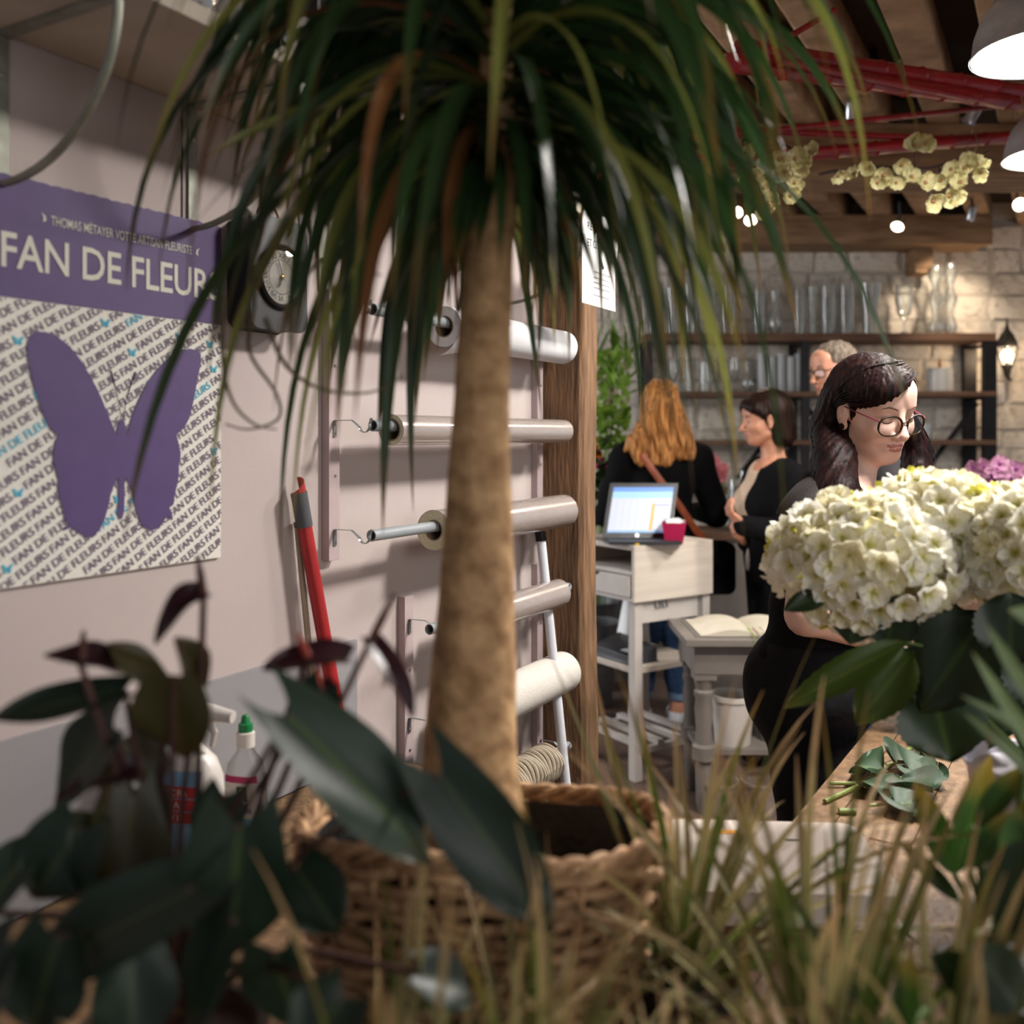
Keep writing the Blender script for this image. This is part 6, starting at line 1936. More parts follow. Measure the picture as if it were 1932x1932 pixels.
def head_prims(jaw=1.0, nose=1.0, male=False):
    P_ = [('e', 0, npv(0,-0.014,0.036), npv(0.074,0.094,0.082)),
          ('e', 0.03, npv(0,0.030,-0.022), npv(0.062*jaw,0.062,0.080)),
          ('e', 0.03, npv(0,0.055,-0.082), npv(0.030*jaw,0.028,0.024)),
          ('c', 0.02, npv(-0.048*jaw,0.012,-0.058), npv(-0.020,0.058,-0.086), 0.020, 0.016),
          ('c', 0.02, npv(0.048*jaw,0.012,-0.058), npv(0.020,0.058,-0.086), 0.020, 0.016),
          ('e', 0.025, npv(-0.036,0.056,-0.022), npv(0.026,0.026,0.024)), ('e', 0.025, npv(0.036,0.056,-0.022), npv(0.026,0.026,0.024)),
          ('c', 0.015, npv(-0.036,0.072,0.026), npv(0.036,0.072,0.026), 0.012 if not male else 0.015),
          ('e', 0.02, npv(0,0.058,0.055), npv(0.056,0.034,0.042)),
          ('-e', 0.012, npv(-0.032,0.098,0.007), npv(0.020,0.014,0.013)), ('-e', 0.012, npv(0.032,0.098,0.007), npv(0.020,0.014,0.013)),
          ('e', 0.004, npv(-0.032,0.0735,0.005), npv(0.0155,0.0135,0.0125)), ('e', 0.004, npv(0.032,0.0735,0.005), npv(0.0155,0.0135,0.0125)),
          ('c', 0.010, npv(0,0.084,0.018), npv(0,0.106*nose,-0.026), 0.0068, 0.0092),
          ('e', 0.007, npv(0,0.105*nose,-0.031), npv(0.0115,0.0105,0.0092)),
          ('e', 0.006, npv(-0.0125,0.095,-0.034), npv(0.0072,0.0095,0.0072)), ('e', 0.006, npv(0.0125,0.095,-0.034), npv(0.0072,0.0095,0.0072)),
          ('e', 0.010, npv(0,0.078,-0.058), npv(0.026,0.014,0.018)),
          ('e', 0.004, npv(-0.008,0.0885,-0.0545), npv(0.0145,0.0062,0.0040)), ('e', 0.004, npv(0.008,0.0885,-0.0545), npv(0.0145,0.0062,0.0040)),
          ('e', 0.004, npv(0,0.0880,-0.0635), npv(0.0165,0.0066,0.0048)),
          ('-c', 0.003, npv(-0.0235,0.0885,-0.0590), npv(0.0235,0.0885,-0.0590), 0.0012),
          ('-e', 0.006, npv(0,0.096,-0.0735), npv(0.018,0.006,0.004))]
    for sg in (-1, 1):
        P_ += [('e', 0.006, npv(sg*0.0745,-0.004,0.000), npv(0.008,0.018,0.030)), ('-e', 0.004, npv(sg*0.083,-0.001,0.003), npv(0.006,0.009,0.015)), ('e', 0.006, npv(sg*0.0735,0.004,-0.030), npv(0.007,0.009,0.010))]
    return P_
def lips_mask(L):
    d1 = np.minimum(ell_d(L, npv(-0.008,0.0885,-0.0545), npv(0.0145,0.0062,0.0040)), ell_d(L, npv(0.008,0.0885,-0.0545), npv(0.0145,0.0062,0.0040)))
    d2 = ell_d(L, npv(0,0.0880,-0.0635), npv(0.0165,0.0066,0.0048))
    return np.minimum(d1, d2) < 0.0011
def hand_prims(w, d, nrm, side, curl=0.6, s=1.0):
    """wrist w, pointing along d, palm facing nrm; side = +1/-1 puts the thumb"""
    d = np.array(d, float); d /= np.linalg.norm(d); nrm = np.array(nrm, float); nrm -= d*nrm.dot(d); nrm /= np.linalg.norm(nrm)
    lat = np.cross(d, nrm)*side; w = np.array(w, float)
    R = np.stack([lat, d, nrm], 1).astype(np.float32)
    out = [('e', 0.012, (w + d*0.048*s).astype(np.float32), npv(0.040, 0.052, 0.016)*s, R), ('c', 0.015, w.astype(np.float32), (w+d*0.03*s).astype(np.float32), 0.024*s, 0.022*s)]
    for k, (o, ln) in enumerate(((0.030, 0.066), (0.010, 0.076), (-0.010, 0.070), (-0.029, 0.054))):
        p = w + d*0.088*s + lat*o*s; dd = d.copy()
        for j, fr in enumerate((0.45, 0.32, 0.23)):
            a = curl*(0.7+0.3*j)
            dd = dd*math.cos(a) + nrm*math.sin(a); dd /= np.linalg.norm(dd)
            q = p + dd*ln*fr*s
            out.append(('c', 0.004, p.astype(np.float32), q.astype(np.float32), (0.0092-0.001*j)*s, (0.0085-0.001*j)*s)); p = q
    p = w + d*0.03*s + lat*0.034*s; dd = d*0.7 + lat*0.6 + nrm*0.35; dd /= np.linalg.norm(dd)
    q = p + dd*0.036*s; out.append(('c', 0.008, p.astype(np.float32), q.astype(np.float32), 0.012*s, 0.0095*s))
    d3 = dd*0.7 + d*0.4 + nrm*0.4; d3 /= np.linalg.norm(d3)
    out.append(('c', 0.004, q.astype(np.float32), (q+d3*0.03*s).astype(np.float32), 0.0095*s, 0.0075*s))
    return out

def skinmat(name, c1, c2):
    m = mat(name, c1, c2, 30, rough=0.48, bump=0.03, bscale=300)
    p = m.node_tree.nodes['Principled BSDF']
    p.inputs['Subsurface Weight'].default_value = 0.12
    p.inputs['Subsurface Radius'].default_value = (0.02, 0.008, 0.004)
    p.inputs['Subsurface Scale'].default_value = 0.3
    return m
M_skin = skinmat('skin_fair', S(226,188,174), S(218,176,162))
M_skin2 = skinmat('skin_warm', S(206,148,120), S(196,136,108))
M_lip = mat('lips', S(188,124,118), S(178,112,108), 60, rough=0.4)
M_lip2 = mat('lips_muted', S(180,104,92), rough=0.5)
def hairmat(name, c1, c2, rough=0.35):
    return mat(name, c1, c2, 90, rough=rough, stretch=(1,1,0.06), bump=0.25, bscale=160, contrast=(0.35,0.65), spec=0.12)
M_hair_f = hairmat('hair_dark_red', S(14,8,9), S(38,19,18), 0.52)
M_hair_b = hairmat('hair_blonde', S(112,66,32), S(196,138,80), 0.4)
M_hair_d = hairmat('hair_brown', S(24,16,13), S(48,31,23), 0.45)
M_hair_g = hairmat('hair_grey', S(84,72,62), S(140,126,112), 0.55)
M_black_cloth = mat('black_cotton', S(9,9,10), S(14,13,15), 60, rough=0.9, spec=0.15, bump=0.2, bscale=40)
M_black_trs = mat('black_twill', S(10,10,13), S(18,18,21), 40, rough=0.8, spec=0.2, bump=0.3, bscale=30)
M_lace = mat('black_lace', S(10,9,10), S(50,36,34), 200, rough=0.8, contrast=(0.45,0.7))
M_denim = mat('blue_denim', S(28,52,84), S(44,72,106), 60, rough=0.85)
M_cuff = mat('denim_cuff', S(96,120,146), S(112,136,160), 60, rough=0.85)
M_shoe_w = mat('white_canvas', S(214,216,220), S(200,204,210), 30, rough=0.7)
M_creamtop = mat('cream_knit', S(216,190,164), S(204,176,150), 60, rough=0.85)
M_tunic = mat('patterned_tunic', S(150,140,130), S(206,196,186), 110, rough=0.85, contrast=(0.42,0.58))
M_darkshirt = mat('charcoal_shirt', S(58,56,60), S(70,66,70), 30, rough=0.85)
M_eyebrow = mat('eyebrow', S(92,64,54), rough=0.8)
M_lash = mat('eyelash', S(30,20,20), rough=0.8)
M_leather = mat('tan_leather', S(150,74,38), S(126,58,30), 20, rough=0.5)

def oriented(f):
    f = np.array((f[0], f[1], 0.0)); f /= np.linalg.norm(f)
    r = np.array((f[1], -f[0], 0.0))
    return f, r, np.stack([r, f, (0, 0, 1)], 1).astype(np.float32)
def infl(prims, k):
    def fn(P): return ev(prims, P) - k
    return fn
def zcut(fn, zlo=None, zhi=None):
    def g(P):
        d = fn(P)
        if zlo is not None: d = np.maximum(d, zlo - P[:, 2])
        if zhi is not None: d = np.maximum(d, P[:, 2] - zhi)
        return d
    return g
def folds(fn, amp, fx, fz):
    def g(P):
        return fn(P) + amp*np.sin(P[:, 2]*fz + 3*np.sin(P[:, 0]*fx) + 2*np.sin(P[:, 1]*fx*1.3))
    return g
def bbox(prims, pad):
    lo = np.full(3, 1e9); hi = -lo
    for pr in prims:
        if pr[0] == 'c':
            for q in (pr[2], pr[3]):
                r = max(pr[4], pr[5] if len(pr) > 5 else 0)
                lo = np.minimum(lo, q-r); hi = np.maximum(hi, q+r)
        elif pr[0] == 'e':
            r = max(pr[3]); lo = np.minimum(lo, pr[2]-r); hi = np.maximum(hi, pr[2]+r)
    return lo-pad, hi+pad
def V3(v): return npv(v[0], v[1], v[2])

def body_parts(J):
    """J: dict of joints; returns dict of prim lists"""
    fc, rc, Rc = oriented(J['chest_f']); fp, rp_, Rp = oriented(J['hip_f'])
    g = J.get('girth', 1.0); sh = J.get('shoulder', 0.17); hw = J.get('hip', 0.155)
    ch, wa, pe = npv(*J['chest']), npv(*J['waist']), npv(*J['pelvis'])
    torso = [('e', 0, ch, npv(0.145*g, 0.105*g, 0.17), Rc), ('e', 0.06, wa, npv(0.125*g, 0.095*g, 0.13), Rc), ('e', 0.06, pe, npv(hw*g, 0.115*g, 0.13), Rp)]
    if J.get('bust', 0):
        for sg in (-1, 1):
            torso.append(('e', 0.05, (ch + fc*0.075*g + rc*sg*0.07 + npv(0, 0, -0.03)).astype(np.float32), npv(0.058, 0.058, 0.06)*J['bust']))
    if J.get('seat', 0):
        for sg in (-1, 1):
            torso.append(('e', 0.05, (pe - fp*0.055 + rp_*sg*0.065 + npv(0, 0, -0.03)).astype(np.float32), npv(0.085, 0.085, 0.09)*J['seat']))
    nb, hc = npv(*J['neck']), npv(*J['head'])
    sr = J.get('sh_r', 0.058); torso.append(('c', 0.05, V3(J['shR'])*0.88+V3(J['shL'])*0.12, V3(J['shL'])*0.88+V3(J['shR'])*0.12, sr, sr))
    neck = [('c', 0.03, nb, hc, J.get('neck_r', 0.052), J.get('neck_r', 0.052)*0.92)]
    arms = {}
    for S_ in 'RL':
        a, e, w = npv(*J['sh'+S_]), npv(*J['el'+S_]), npv(*J['wr'+S_])
        arms[S_] = [('c', 0.03, a, e, 0.052*J.get('limb', 1), 0.041*J.get('limb', 1)), ('c', 0.02, e, w, 0.041*J.get('limb', 1), 0.027*J.get('limb', 1))]
    legs = []
    for sg, S_ in ((1, 'R'), (-1, 'L')):
        hp_ = pe + rp_*sg*0.082 + npv(0, 0, -0.04); kn, an = npv(*J['kn'+S_]), npv(*J['an'+S_])
        legs += [('c', 0.04, hp_.astype(np.float32), kn, 0.088*g, 0.058*g), ('c', 0.03, kn, an, 0.056*g, 0.040*g), ('e', 0.03, (kn*0.6+an*0.4).astype(np.float32), npv(0.055, 0.055, 0.11)*g)]
    feet = {}
    for S_ in 'RL':
        an = npv(*J['an'+S_]); ff, rr, RR = oriented(J.get('foot_f'+S_, J['hip_f']))
        feet[S_] = [('e', 0, (an + ff*0.055 + npv(0, 0, -0.035)).astype(np.float32), npv(0.044, 0.118, 0.034), RR), ('c', 0.03, an, (an + npv(0, 0, -0.03)).astype(np.float32), 0.042, 0.040)]
    return dict(torso=torso, neck=neck, arms=arms, legs=legs, feet=feet)
def meshof(prims_or_fn, lo, hi, h): return surface_nets(prims_or_fn, lo, hi, h)
def tube_part(name, pts, r, m, parent, seg=6, **k): return MB().tube(pts, r, seg, **k).build(name, m, parent)

# ================= the florist
fl = thing('person', 'young woman in black with glasses and long dark hair, working at the table', 'person', (0.69, 2.21, 0.0))
hd = Head((0.833, 2.215, 1.508), math.radians(23), math.radians(16), math.radians(-3), 1.04)
J = dict(chest_f=(0.72, -0.70), hip_f=(0.92, -0.39), chest=(0.742, 2.20, 1.19), waist=(0.715, 2.21, 1.03), pelvis=(0.705, 2.215, 0.89), bust=0.95, seat=1.0,
         neck=(0.782, 2.205, 1.30), head=tuple(hd.w(0, -0.018, -0.05)), shR=(0.650, 2.095, 1.272), shL=(0.852, 2.30, 1.272), elR=(0.630, 2.045, 1.065), wrR=(0.812, 2.09, 1.000), elL=(0.985, 2.34, 1.075), wrL=(0.93, 2.16, 0.99),
         knR=(0.672, 2.13, 0.47), knL=(0.725, 2.28, 0.47), anR=(0.655, 2.13, 0.075), anL=(0.70, 2.29, 0.075), neck_r=0.050)
B = body_parts(J)
hpr = head_prims()
allb = B['torso'] + B['neck'] + B['arms']['R'] + B['arms']['L'] + B['legs'] + B['feet']['R'] + B['feet']['L']
lo, hi = bbox(allb, 0.03)
hi[2] = hd.c[2] - 0.02
bodyV = meshof(lambda P: ev(allb, P), lo, hi, 0.011)
def headfn(P): return smin(ev(hpr, hd.loc(P))*hd.s, ev(B['neck'], P), 0.018)
headV = meshof(headfn, hd.c - npv(0.13,0.14,0.19), hd.c + npv(0.13,0.14,0.135), 0.0027)
hr = hand_prims(J['wrR'], (0.85, 0.35, -0.25), (0.2, 0.3, -1), -1, 0.55) + [('c', 0.02, npv(*J['elR'])*0.3+npv(*J['wrR'])*0.7, npv(*J['wrR']), 0.031, 0.026)]
lo_, hi_ = bbox(hr, 0.02); handR = meshof(lambda P: ev(hr, P), lo_, hi_, 0.004)
hl = hand_prims(J['wrL'], (-0.25, -0.7, -0.25), (-0.6, 0.2, -0.6), 1, 0.7) + [('c', 0.02, npv(*J['elL'])*0.3+npv(*J['wrL'])*0.7, npv(*J['wrL']), 0.031, 0.026)]
lo_, hi_ = bbox(hl, 0.02); handL = meshof(lambda P: ev(hl, P), lo_, hi_, 0.004)
np_mesh('body', [bodyV, headV, handR, handL], [M_skin, M_lip], fl, lambda c: lips_mask(hd.loc(c.astype(np.float32))))
# clothes
topp = B['torso']
sleeve = [('c', 0.02, npv(*J['shR']), npv(*J['shR'])*0.55+npv(*J['elR'])*0.45, 0.050, 0.049), ('c', 0.02, npv(*J['shL']), npv(*J['shL'])*0.55+npv(*J['elL'])*0.45, 0.050, 0.049)]
nk = npv(0.800, 2.180, 1.340)
def topfn(P):
    d = ev(topp + sleeve, P) - 0.013 + 0.003*np.sin(P[:, 2]*60 + 4*np.sin(P[:, 0]*14))
    d = np.maximum(d, 0.945 - P[:, 2])
    return -smin(-d, ell_d(P, nk, npv(0.078, 0.078, 0.062)), 0.01)
lo_, hi_ = bbox(topp + sleeve, 0.03); lo_[2] = 0.93
def lace(c): return ((c[:, 2] > 1.275)).astype(int)
np_mesh('top', [meshof(topfn, lo_, hi_, 0.009)], [M_black_cloth, M_lace], fl, lace)
trp = B['torso'][2:3] + [p for p in B['torso'] if p[0] == 'e' and p[2][2] < 0.9] + B['legs']
lo_, hi_ = bbox(trp, 0.03)
np_mesh('trousers', [meshof(zcut(folds(infl(trp, 0.014), 0.004, 12, 38), 0.06, 0.985), lo_, hi_, 0.010)], M_black_trs, fl)
for S_ in 'RL':
    lo_, hi_ = bbox(B['feet'][S_], 0.03); lo_[2] = -0.004
    np_mesh('shoe', [meshof(zcut(infl(B['feet'][S_], 0.006), 0.002, 0.10), lo_, hi_, 0.008)], M_black_trs, fl)
# hair: skull cap with a side parting, plus long falls on both sides
def hair_cap(L, front, ha, hc_):
    d = smin(ell_d(L, npv(0,-0.014,0.036), npv(0.074,0.094,0.082)), ell_d(L, npv(0,0.058,0.055), npv(0.056,0.034,0.042)), 0.02) - 0.0105
    d = np.maximum(d, -0.06 - L[:, 2])
    h = np.interp(L[:, 0], ha, hc_)
    ex = np.minimum(L[:, 1] - front, h - L[:, 2])           # > 0 where the face shows
    return -smin(-d, -ex*0.7, 0.012)
fallR = [V3(hd.w(0.060,-0.045,0.03)), V3(hd.w(0.070,-0.055,-0.05)), V3(at(1576,868,2.17)), V3(at(1580,935,2.09)), V3(at(1545,1000,2.045)), V3(at(1490,1075,2.03))]
rR = [0.030, 0.034, 0.044, 0.048, 0.034, 0.012]
fallR2 = [V3(hd.w(0.045,-0.055,0.0)), V3(at(1585,850,2.24)), V3(at(1535,945,2.18)), V3(at(1490,1030,2.10)), V3(at(1470,1110,2.08))]
rR2 = [0.040, 0.046, 0.044, 0.028, 0.010]
fallL = [V3(hd.w(-0.072,0.000,0.055)), V3(hd.w(-0.078,0.012,0.0)), V3(at(1728,850,2.27)), V3(at(1730,930,2.23)), V3(at(1726,1010,2.20))]
rL = [0.022, 0.024, 0.034, 0.034, 0.018]
fringe = [V3(hd.w(-0.038,0.066,0.093)), V3(hd.w(0.0,0.080,0.083)), V3(hd.w(0.040,0.070,0.062)), V3(hd.w(0.066,0.035,0.035)), V3(hd.w(0.076,0.000,0.025))]
rF = [0.004, 0.006, 0.007, 0.008, 0.008]
def chain(ps, rs, k): return [('c', k, ps[i], ps[i+1], rs[i], rs[i+1]) for i in range(len(ps)-1)]
hp_all = chain(fallR, rR, 0.02) + chain(fallR2, rR2, 0.03)
hpL = chain(fallL, rL, 0.012)
def hairfn(P):
    L = hd.loc(P)
    d = hair_cap(L, 0.030, [-0.085,-0.066,-0.052,-0.036,0.0,0.030,0.050,0.064,0.09], [0.0,0.062,0.088,0.100,0.072,0.050,0.032,0.016,0.006])*hd.s
    d = smin(d, ev(hp_all, P), 0.025)
    d = smin(d, ev(hpL, P), 0.012)
    ear = ell_d(L, npv(0.085,-0.002,-0.010), npv(0.022,0.021,0.040))*hd.s         # leave the ear free
    d = -smin(-d, ear, 0.008)
    ang_ = np.arctan2(L[:, 0], L[:, 1])
    return d + 0.0014*np.sin(ang_*46 + L[:, 2]*14) + 0.0010*np.sin(ang_*83 - L[:, 2]*22)
lo_, hi_ = bbox(hp_all + hpL, 0.02); hi_ = np.maximum(hi_, hd.c + npv(0.11,0.12,0.14)); lo_ = np.minimum(lo_, hd.c - npv(0.11, 0.12, 0.05))
hair = np_mesh('hair', [meshof(hairfn, lo_, hi_, 0.0048)], M_hair_f, fl)
def strands(name, guides, n, r, m, parent, seed, spread=1.0, flare=0.3):
    rn = random.Random(seed)
    mb = MB()
    for k in range(n):
        ps, rs = rn.choice(guides)
        a0 = rn.uniform(0, 2*PI); q = rn.uniform(0.75, 1.08)*spread
        off = Vector((math.cos(a0), math.sin(a0), rn.uniform(-0.2, 0.2)))
        cut = rn.uniform(0.75, 1.12)
        ctrl = [Vector(p.tolist()) + off*(rs[i]*q) + Vector((rn.uniform(-1,1), rn.uniform(-1,1), 0))*0.004*(1+i*flare) for i, p in enumerate(ps)]
        if cut > 1: ctrl[-1] = ctrl[-2].lerp(ctrl[-1], cut)
        sm = []
        for i in range(len(ctrl)-1):
            p0, p1, p2, p3 = ctrl[max(i-1,0)], ctrl[i], ctrl[i+1], ctrl[min(i+2,len(ctrl)-1)]
            for j in range(4):
                t = j/4
                sm.append(0.5*((2*p1)+(-p0+p2)*t+(2*p0-5*p1+4*p2-p3)*t*t+(-p0+3*p1-3*p2+p3)*t**3))
        sm.append(ctrl[-1])
        mb.tube(sm, [r*(1-0.6*i/len(sm)) for i in range(len(sm))], 4, caps=False)
    return mb.build(name, m, parent, fix=False)
gR = (fallR[1:], rR[1:]); gR2 = (fallR2[1:], rR2[1:]); gL = (fallL[1:], rL[1:])
fr_g = []
for k in range(7):      # locks combed from the parting across the brow to behind the ear
    q = k/6
    ps = [V3(hd.w(-0.036, 0.074-0.05*q, 0.100+0.018*q)), V3(hd.w(0.0, 0.090-0.055*q, 0.086+0.032*q)), V3(hd.w(0.040, 0.080-0.055*q, 0.062+0.045*q)), V3(hd.w(0.070, 0.047-0.05*q, 0.030+0.042*q)), V3(hd.w(0.084, 0.010-0.04*q, 0.024+0.012*q)), V3(hd.w(0.080, -0.03-0.03*q, 0.0))]
    fr_g.append((ps, [0.002, 0.0035, 0.004, 0.004, 0.004, 0.006]))
tag(strands('loose_strands', [gR, gR2, gR2, gL], 150, 0.0012, M_hair_f, fl, 5), kind='stuff')
tag(strands('combed_locks', fr_g, 170, 0.0013, M_hair_f, fl, 6, flare=0.0), kind='stuff')
# face details
for sg in (-1, 1):
    bp = [hd.face(hpr, sg*a, c, 0.0012) for a, c in ((0.014,0.0245),(0.024,0.0290),(0.036,0.0310),(0.048,0.0265))]
    tube_part('eyebrow', bp, [0.0020,0.0032,0.0028,0.0012], M_eyebrow, fl, flat=0.5)
    ls = [hd.face(hpr, sg*a, c, 0.0005) for a, c in ((0.018,-0.0005),(0.024,-0.0040),(0.032,-0.0052),(0.040,-0.0036),(0.046,0.0010))]
    tube_part('eyelashes', ls, [0.0006,0.0012,0.0014,0.0014,0.0008], M_lash, fl)
    cr = [hd.face(hpr, sg*a, c, 0.0002) for a, c in ((0.020,0.0095),(0.028,0.0128),(0.038,0.0125),(0.046,0.0085))]
    tube_part('eyelid_crease', cr, [0.0004,0.0007,0.0007,0.0004], mat('lid_shadow', S(150,104,92), rough=0.7), fl)
M_frame = mat('tortoise_frame', S(20,14,11), S(58,40,18), 120, rough=0.35, spec=0.25)
M_temple = mat('plum_temple', S(120,34,60), rough=0.3)
gl = thing('eyeglasses', 'round dark tortoise eyeglasses worn by the florist', 'glasses', hd.w(0, 0.105, 0))
for sg in (-1, 1):
    ring_ = []
    for i in range(33):
        a = 2*PI*i/32
        x = 0.0275*math.copysign(abs(math.cos(a))**0.85, math.cos(a)); z = 0.0215*math.copysign(abs(math.sin(a))**0.85, math.sin(a))
        ring_.append(hd.w(sg*(0.0350) + x, 0.1050 - 0.35*abs(sg*0.0350 + x)*0.5, -0.0075 + z))
    tube_part('lens_rim', ring_, [0.0026 if math.sin(2*PI*i/32) > -0.2 else 0.0017 for i in range(33)], M_frame, gl, caps=False)
    mb = MB(); mb.add([hd.w(sg*0.0350, 0.0985, -0.0075)] + ring_[:-1], [(0, i+1, (i+1) % 32 + 1) for i in range(32)]); mb.build('lens', glass('spectacle_lens', clear=0.93), gl)
    tube_part('temple', [hd.w(sg*0.0620, 0.0945, 0.004), hd.w(sg*0.0690, 0.086, 0.006), hd.w(sg*0.0775, 0.045, 0.010), hd.w(sg*0.080, 0.004, 0.014)], [0.0022,0.0017,0.0014,0.0014], M_temple, gl)
tube_part('bridge', [hd.w(-0.0090, 0.1030, -0.003), hd.w(-0.004, 0.1050, 0.0005), hd.w(0.004, 0.1050, 0.0005), hd.w(0.0090, 0.1030, -0.003)], 0.0018, M_frame, gl)
ep = thing('ear_plug', 'dark round ear plug in the florist\'s ear', 'earring', hd.w(0.081, 0.004, -0.032))
tube_part('disc', [hd.w(0.076, 0.004, -0.031), hd.w(0.0835, 0.0045, -0.031)], 0.0072, M_hair_f, ep, seg=14)
ns = thing('lip_stud', 'tiny silver stud above the florist\'s lip', 'jewellery', hd.face(hpr, 0.001, -0.0455, 0.0006))
MB().sphere((0, 0, 0), 0.0017, 8, 6).build('stud', M_screw, ns, local=True)

# ================= a simpler recipe for the customers
def customer(label, loc, hd_, J, hair_fn, hair_box, hair_m, skin, jaw=1.0, male=False, hands=(), h=0.0115, nose=1.0):
    root = thing('person', label, 'person', loc)
    B_ = body_parts(J)
    pr = head_prims(jaw, nose, male)
    allp = B_['torso'] + B_['neck'] + B_['arms']['R'] + B_['arms']['L'] + B_['legs'] + B_['feet']['R'] + B_['feet']['L']
    lo, hi = bbox(allp, 0.03); hi[2] = hd_.c[2] - 0.02
    parts = [meshof(lambda P: ev(allp, P), lo, hi, 0.013)]
    parts.append(meshof(lambda P: smin(ev(pr, hd_.loc(P))*hd_.s, ev(B_['neck'], P), 0.018), hd_.c - npv(0.14,0.14,0.19), hd_.c + npv(0.14,0.14,0.135), 0.0042))
    for hp_ in hands:
        lo, hi = bbox(hp_, 0.02); parts.append(meshof(lambda P: ev(hp_, P), lo, hi, 0.0045))
    np_mesh('body', parts, [skin, M_lip2], root, lambda c: lips_mask(hd_.loc(c.astype(np.float32))))
    np_mesh('hair', [meshof(hair_fn, hair_box[0], hair_box[1], 0.006)], hair_m, root)
    return root, B_, pr

# ---- blonde customer seen from behind
bx_, by_ = 0.742, 4.74
hb = Head((0.742, 4.76, 1.600), math.radians(172), math.radians(6), 0, 1.0)
J = dict(chest_f=(0.05, 1), hip_f=(0.05, 1), chest=(0.742, 4.74, 1.24), waist=(0.742, 4.74, 1.05), pelvis=(0.742, 4.73, 0.92), seat=0.95, hip=0.16,
         neck=(0.742, 4.735, 1.37), head=tuple(hb.w(0,-0.018,-0.05)), shR=(0.925, 4.74, 1.345), shL=(0.56, 4.74, 1.345), elR=(1.02, 4.76, 1.06), wrR=(0.96, 4.95, 1.06), elL=(0.475, 4.78, 1.06), wrL=(0.55, 4.97, 1.06),
         knR=(0.815, 4.74, 0.48), knL=(0.665, 4.76, 0.48), anR=(0.83, 4.74, 0.085), anL=(0.64, 4.76, 0.085))
fall_b = [('c', 0.03, V3(hb.w(0,-0.05,0.02)), npv(0.735, 4.665, 1.46), 0.10, 0.115), ('c', 0.05, npv(0.68, 4.66, 1.47), npv(0.628, 4.63, 1.355), 0.075, 0.05), ('c', 0.05, npv(0.79, 4.66, 1.47), npv(0.850, 4.63, 1.375), 0.075, 0.05), ('c', 0.05, npv(0.735, 4.65, 1.42), npv(0.735, 4.625, 1.345), 0.08, 0.05), ('c', 0.03, npv(0.66, 4.64, 1.38), npv(0.655, 4.62, 1.325), 0.035, 0.02), ('c', 0.03, npv(0.56, 4.65, 1.385), npv(0.60, 4.65, 1.42), 0.02, 0.05)]
def hair_b(P):
    L = hb.loc(P)
    d = hair_cap(L, 0.045, [-0.1, 0.1], [0.08, 0.08])*hb.s
    d = smin(d, ev(fall_b, P), 0.03)
    d = np.maximum(d, (4.60 - P[:, 1]))
    return d + 0.005*np.sin(P[:, 0]*95 + 6*np.sin(P[:, 2]*9)) + 0.0025*np.sin(P[:, 0]*210 + 4*np.sin(P[:, 2]*17))
pe_b, B, pr = customer('blonde woman in a black jacket and jeans seen from behind at the cash desk', (bx_, by_, 0), hb, J, hair_b, ((0.50, 4.55, 1.28), (0.98, 4.92, 1.74)), M_hair_b, M_skin2)
jk = B['torso'] + B['arms']['R'] + B['arms']['L']
def jacket(P):
    d = ev(jk, P) - 0.022 + 0.004*np.sin(P[:, 2]*34 + 4*np.sin(P[:, 0]*11))
    d = np.maximum(d, 0.80 - P[:, 2])
    return -smin(-d, ell_d(P, npv(0.742, 4.76, 1.42), npv(0.07, 0.07, 0.05)), 0.01)
lo_, hi_ = bbox(jk, 0.04); lo_[2] = 0.79
np_mesh('jacket', [meshof(jacket, lo_, hi_, 0.011)], M_black_cloth, pe_b)
lo_, hi_ = bbox(B['legs'], 0.04)
np_mesh('jeans', [meshof(zcut(folds(infl(B['legs'] + B['torso'][2:3], 0.012), 0.003, 14, 40), 0.14, 0.98), lo_, hi_ + npv(0.05,0.05,0.1), 0.011)], [M_denim, M_cuff], pe_b, lambda c: (c[:, 2] < 0.185).astype(int))
for S_ in 'RL':
    lo_, hi_ = bbox(B['feet'][S_], 0.03); lo_[2] = -0.004
    np_mesh('shoe', [meshof(zcut(infl(B['feet'][S_], 0.012), 0.002, 0.085), lo_, hi_, 0.008)], M_shoe_w, pe_b)
fR = lambda n_: [V3((0.742 + x*n_, 4.66, z)) for x, z in ((0,0),)]
gb = [([npv(0.74+0.03*k, 4.66, 1.62), npv(0.74+0.05*k, 4.645, 1.52), npv(0.74+0.075*k, 4.63, 1.43), npv(0.74+0.09*k, 4.62, 1.34)], [0.02, 0.02, 0.02, 0.015]) for k in (-1.4, -1, -0.5, 0, 0.5, 1, 1.4)]
tag(strands('loose_strands', gb, 90, 0.003, M_hair_b, pe_b, 9), kind='stuff')
bag = thing('shoulder_bag', 'tan leather shoulder bag strap across the blonde woman\'s back', 'bag', (0.90, 4.60, 0.86))
st_pts = [(0.60, 4.69, 1.415), (0.625, 4.60, 1.36), (0.70, 4.578, 1.25), (0.80, 4.582, 1.12), (0.89, 4.60, 0.99), (0.945, 4.64, 0.93)]
MB().tube(st_pts, 0.017, 6, flat=0.2, up=Vector((0, 1, 0))).build('strap', M_leather, bag)
mb = MB(); rbox(mb, (0.90, 4.56, 0.70), (1.06, 4.66, 0.93), 0.03, axis=1); mb.build('pouch', M_black_cloth, bag, bevel=0.01)

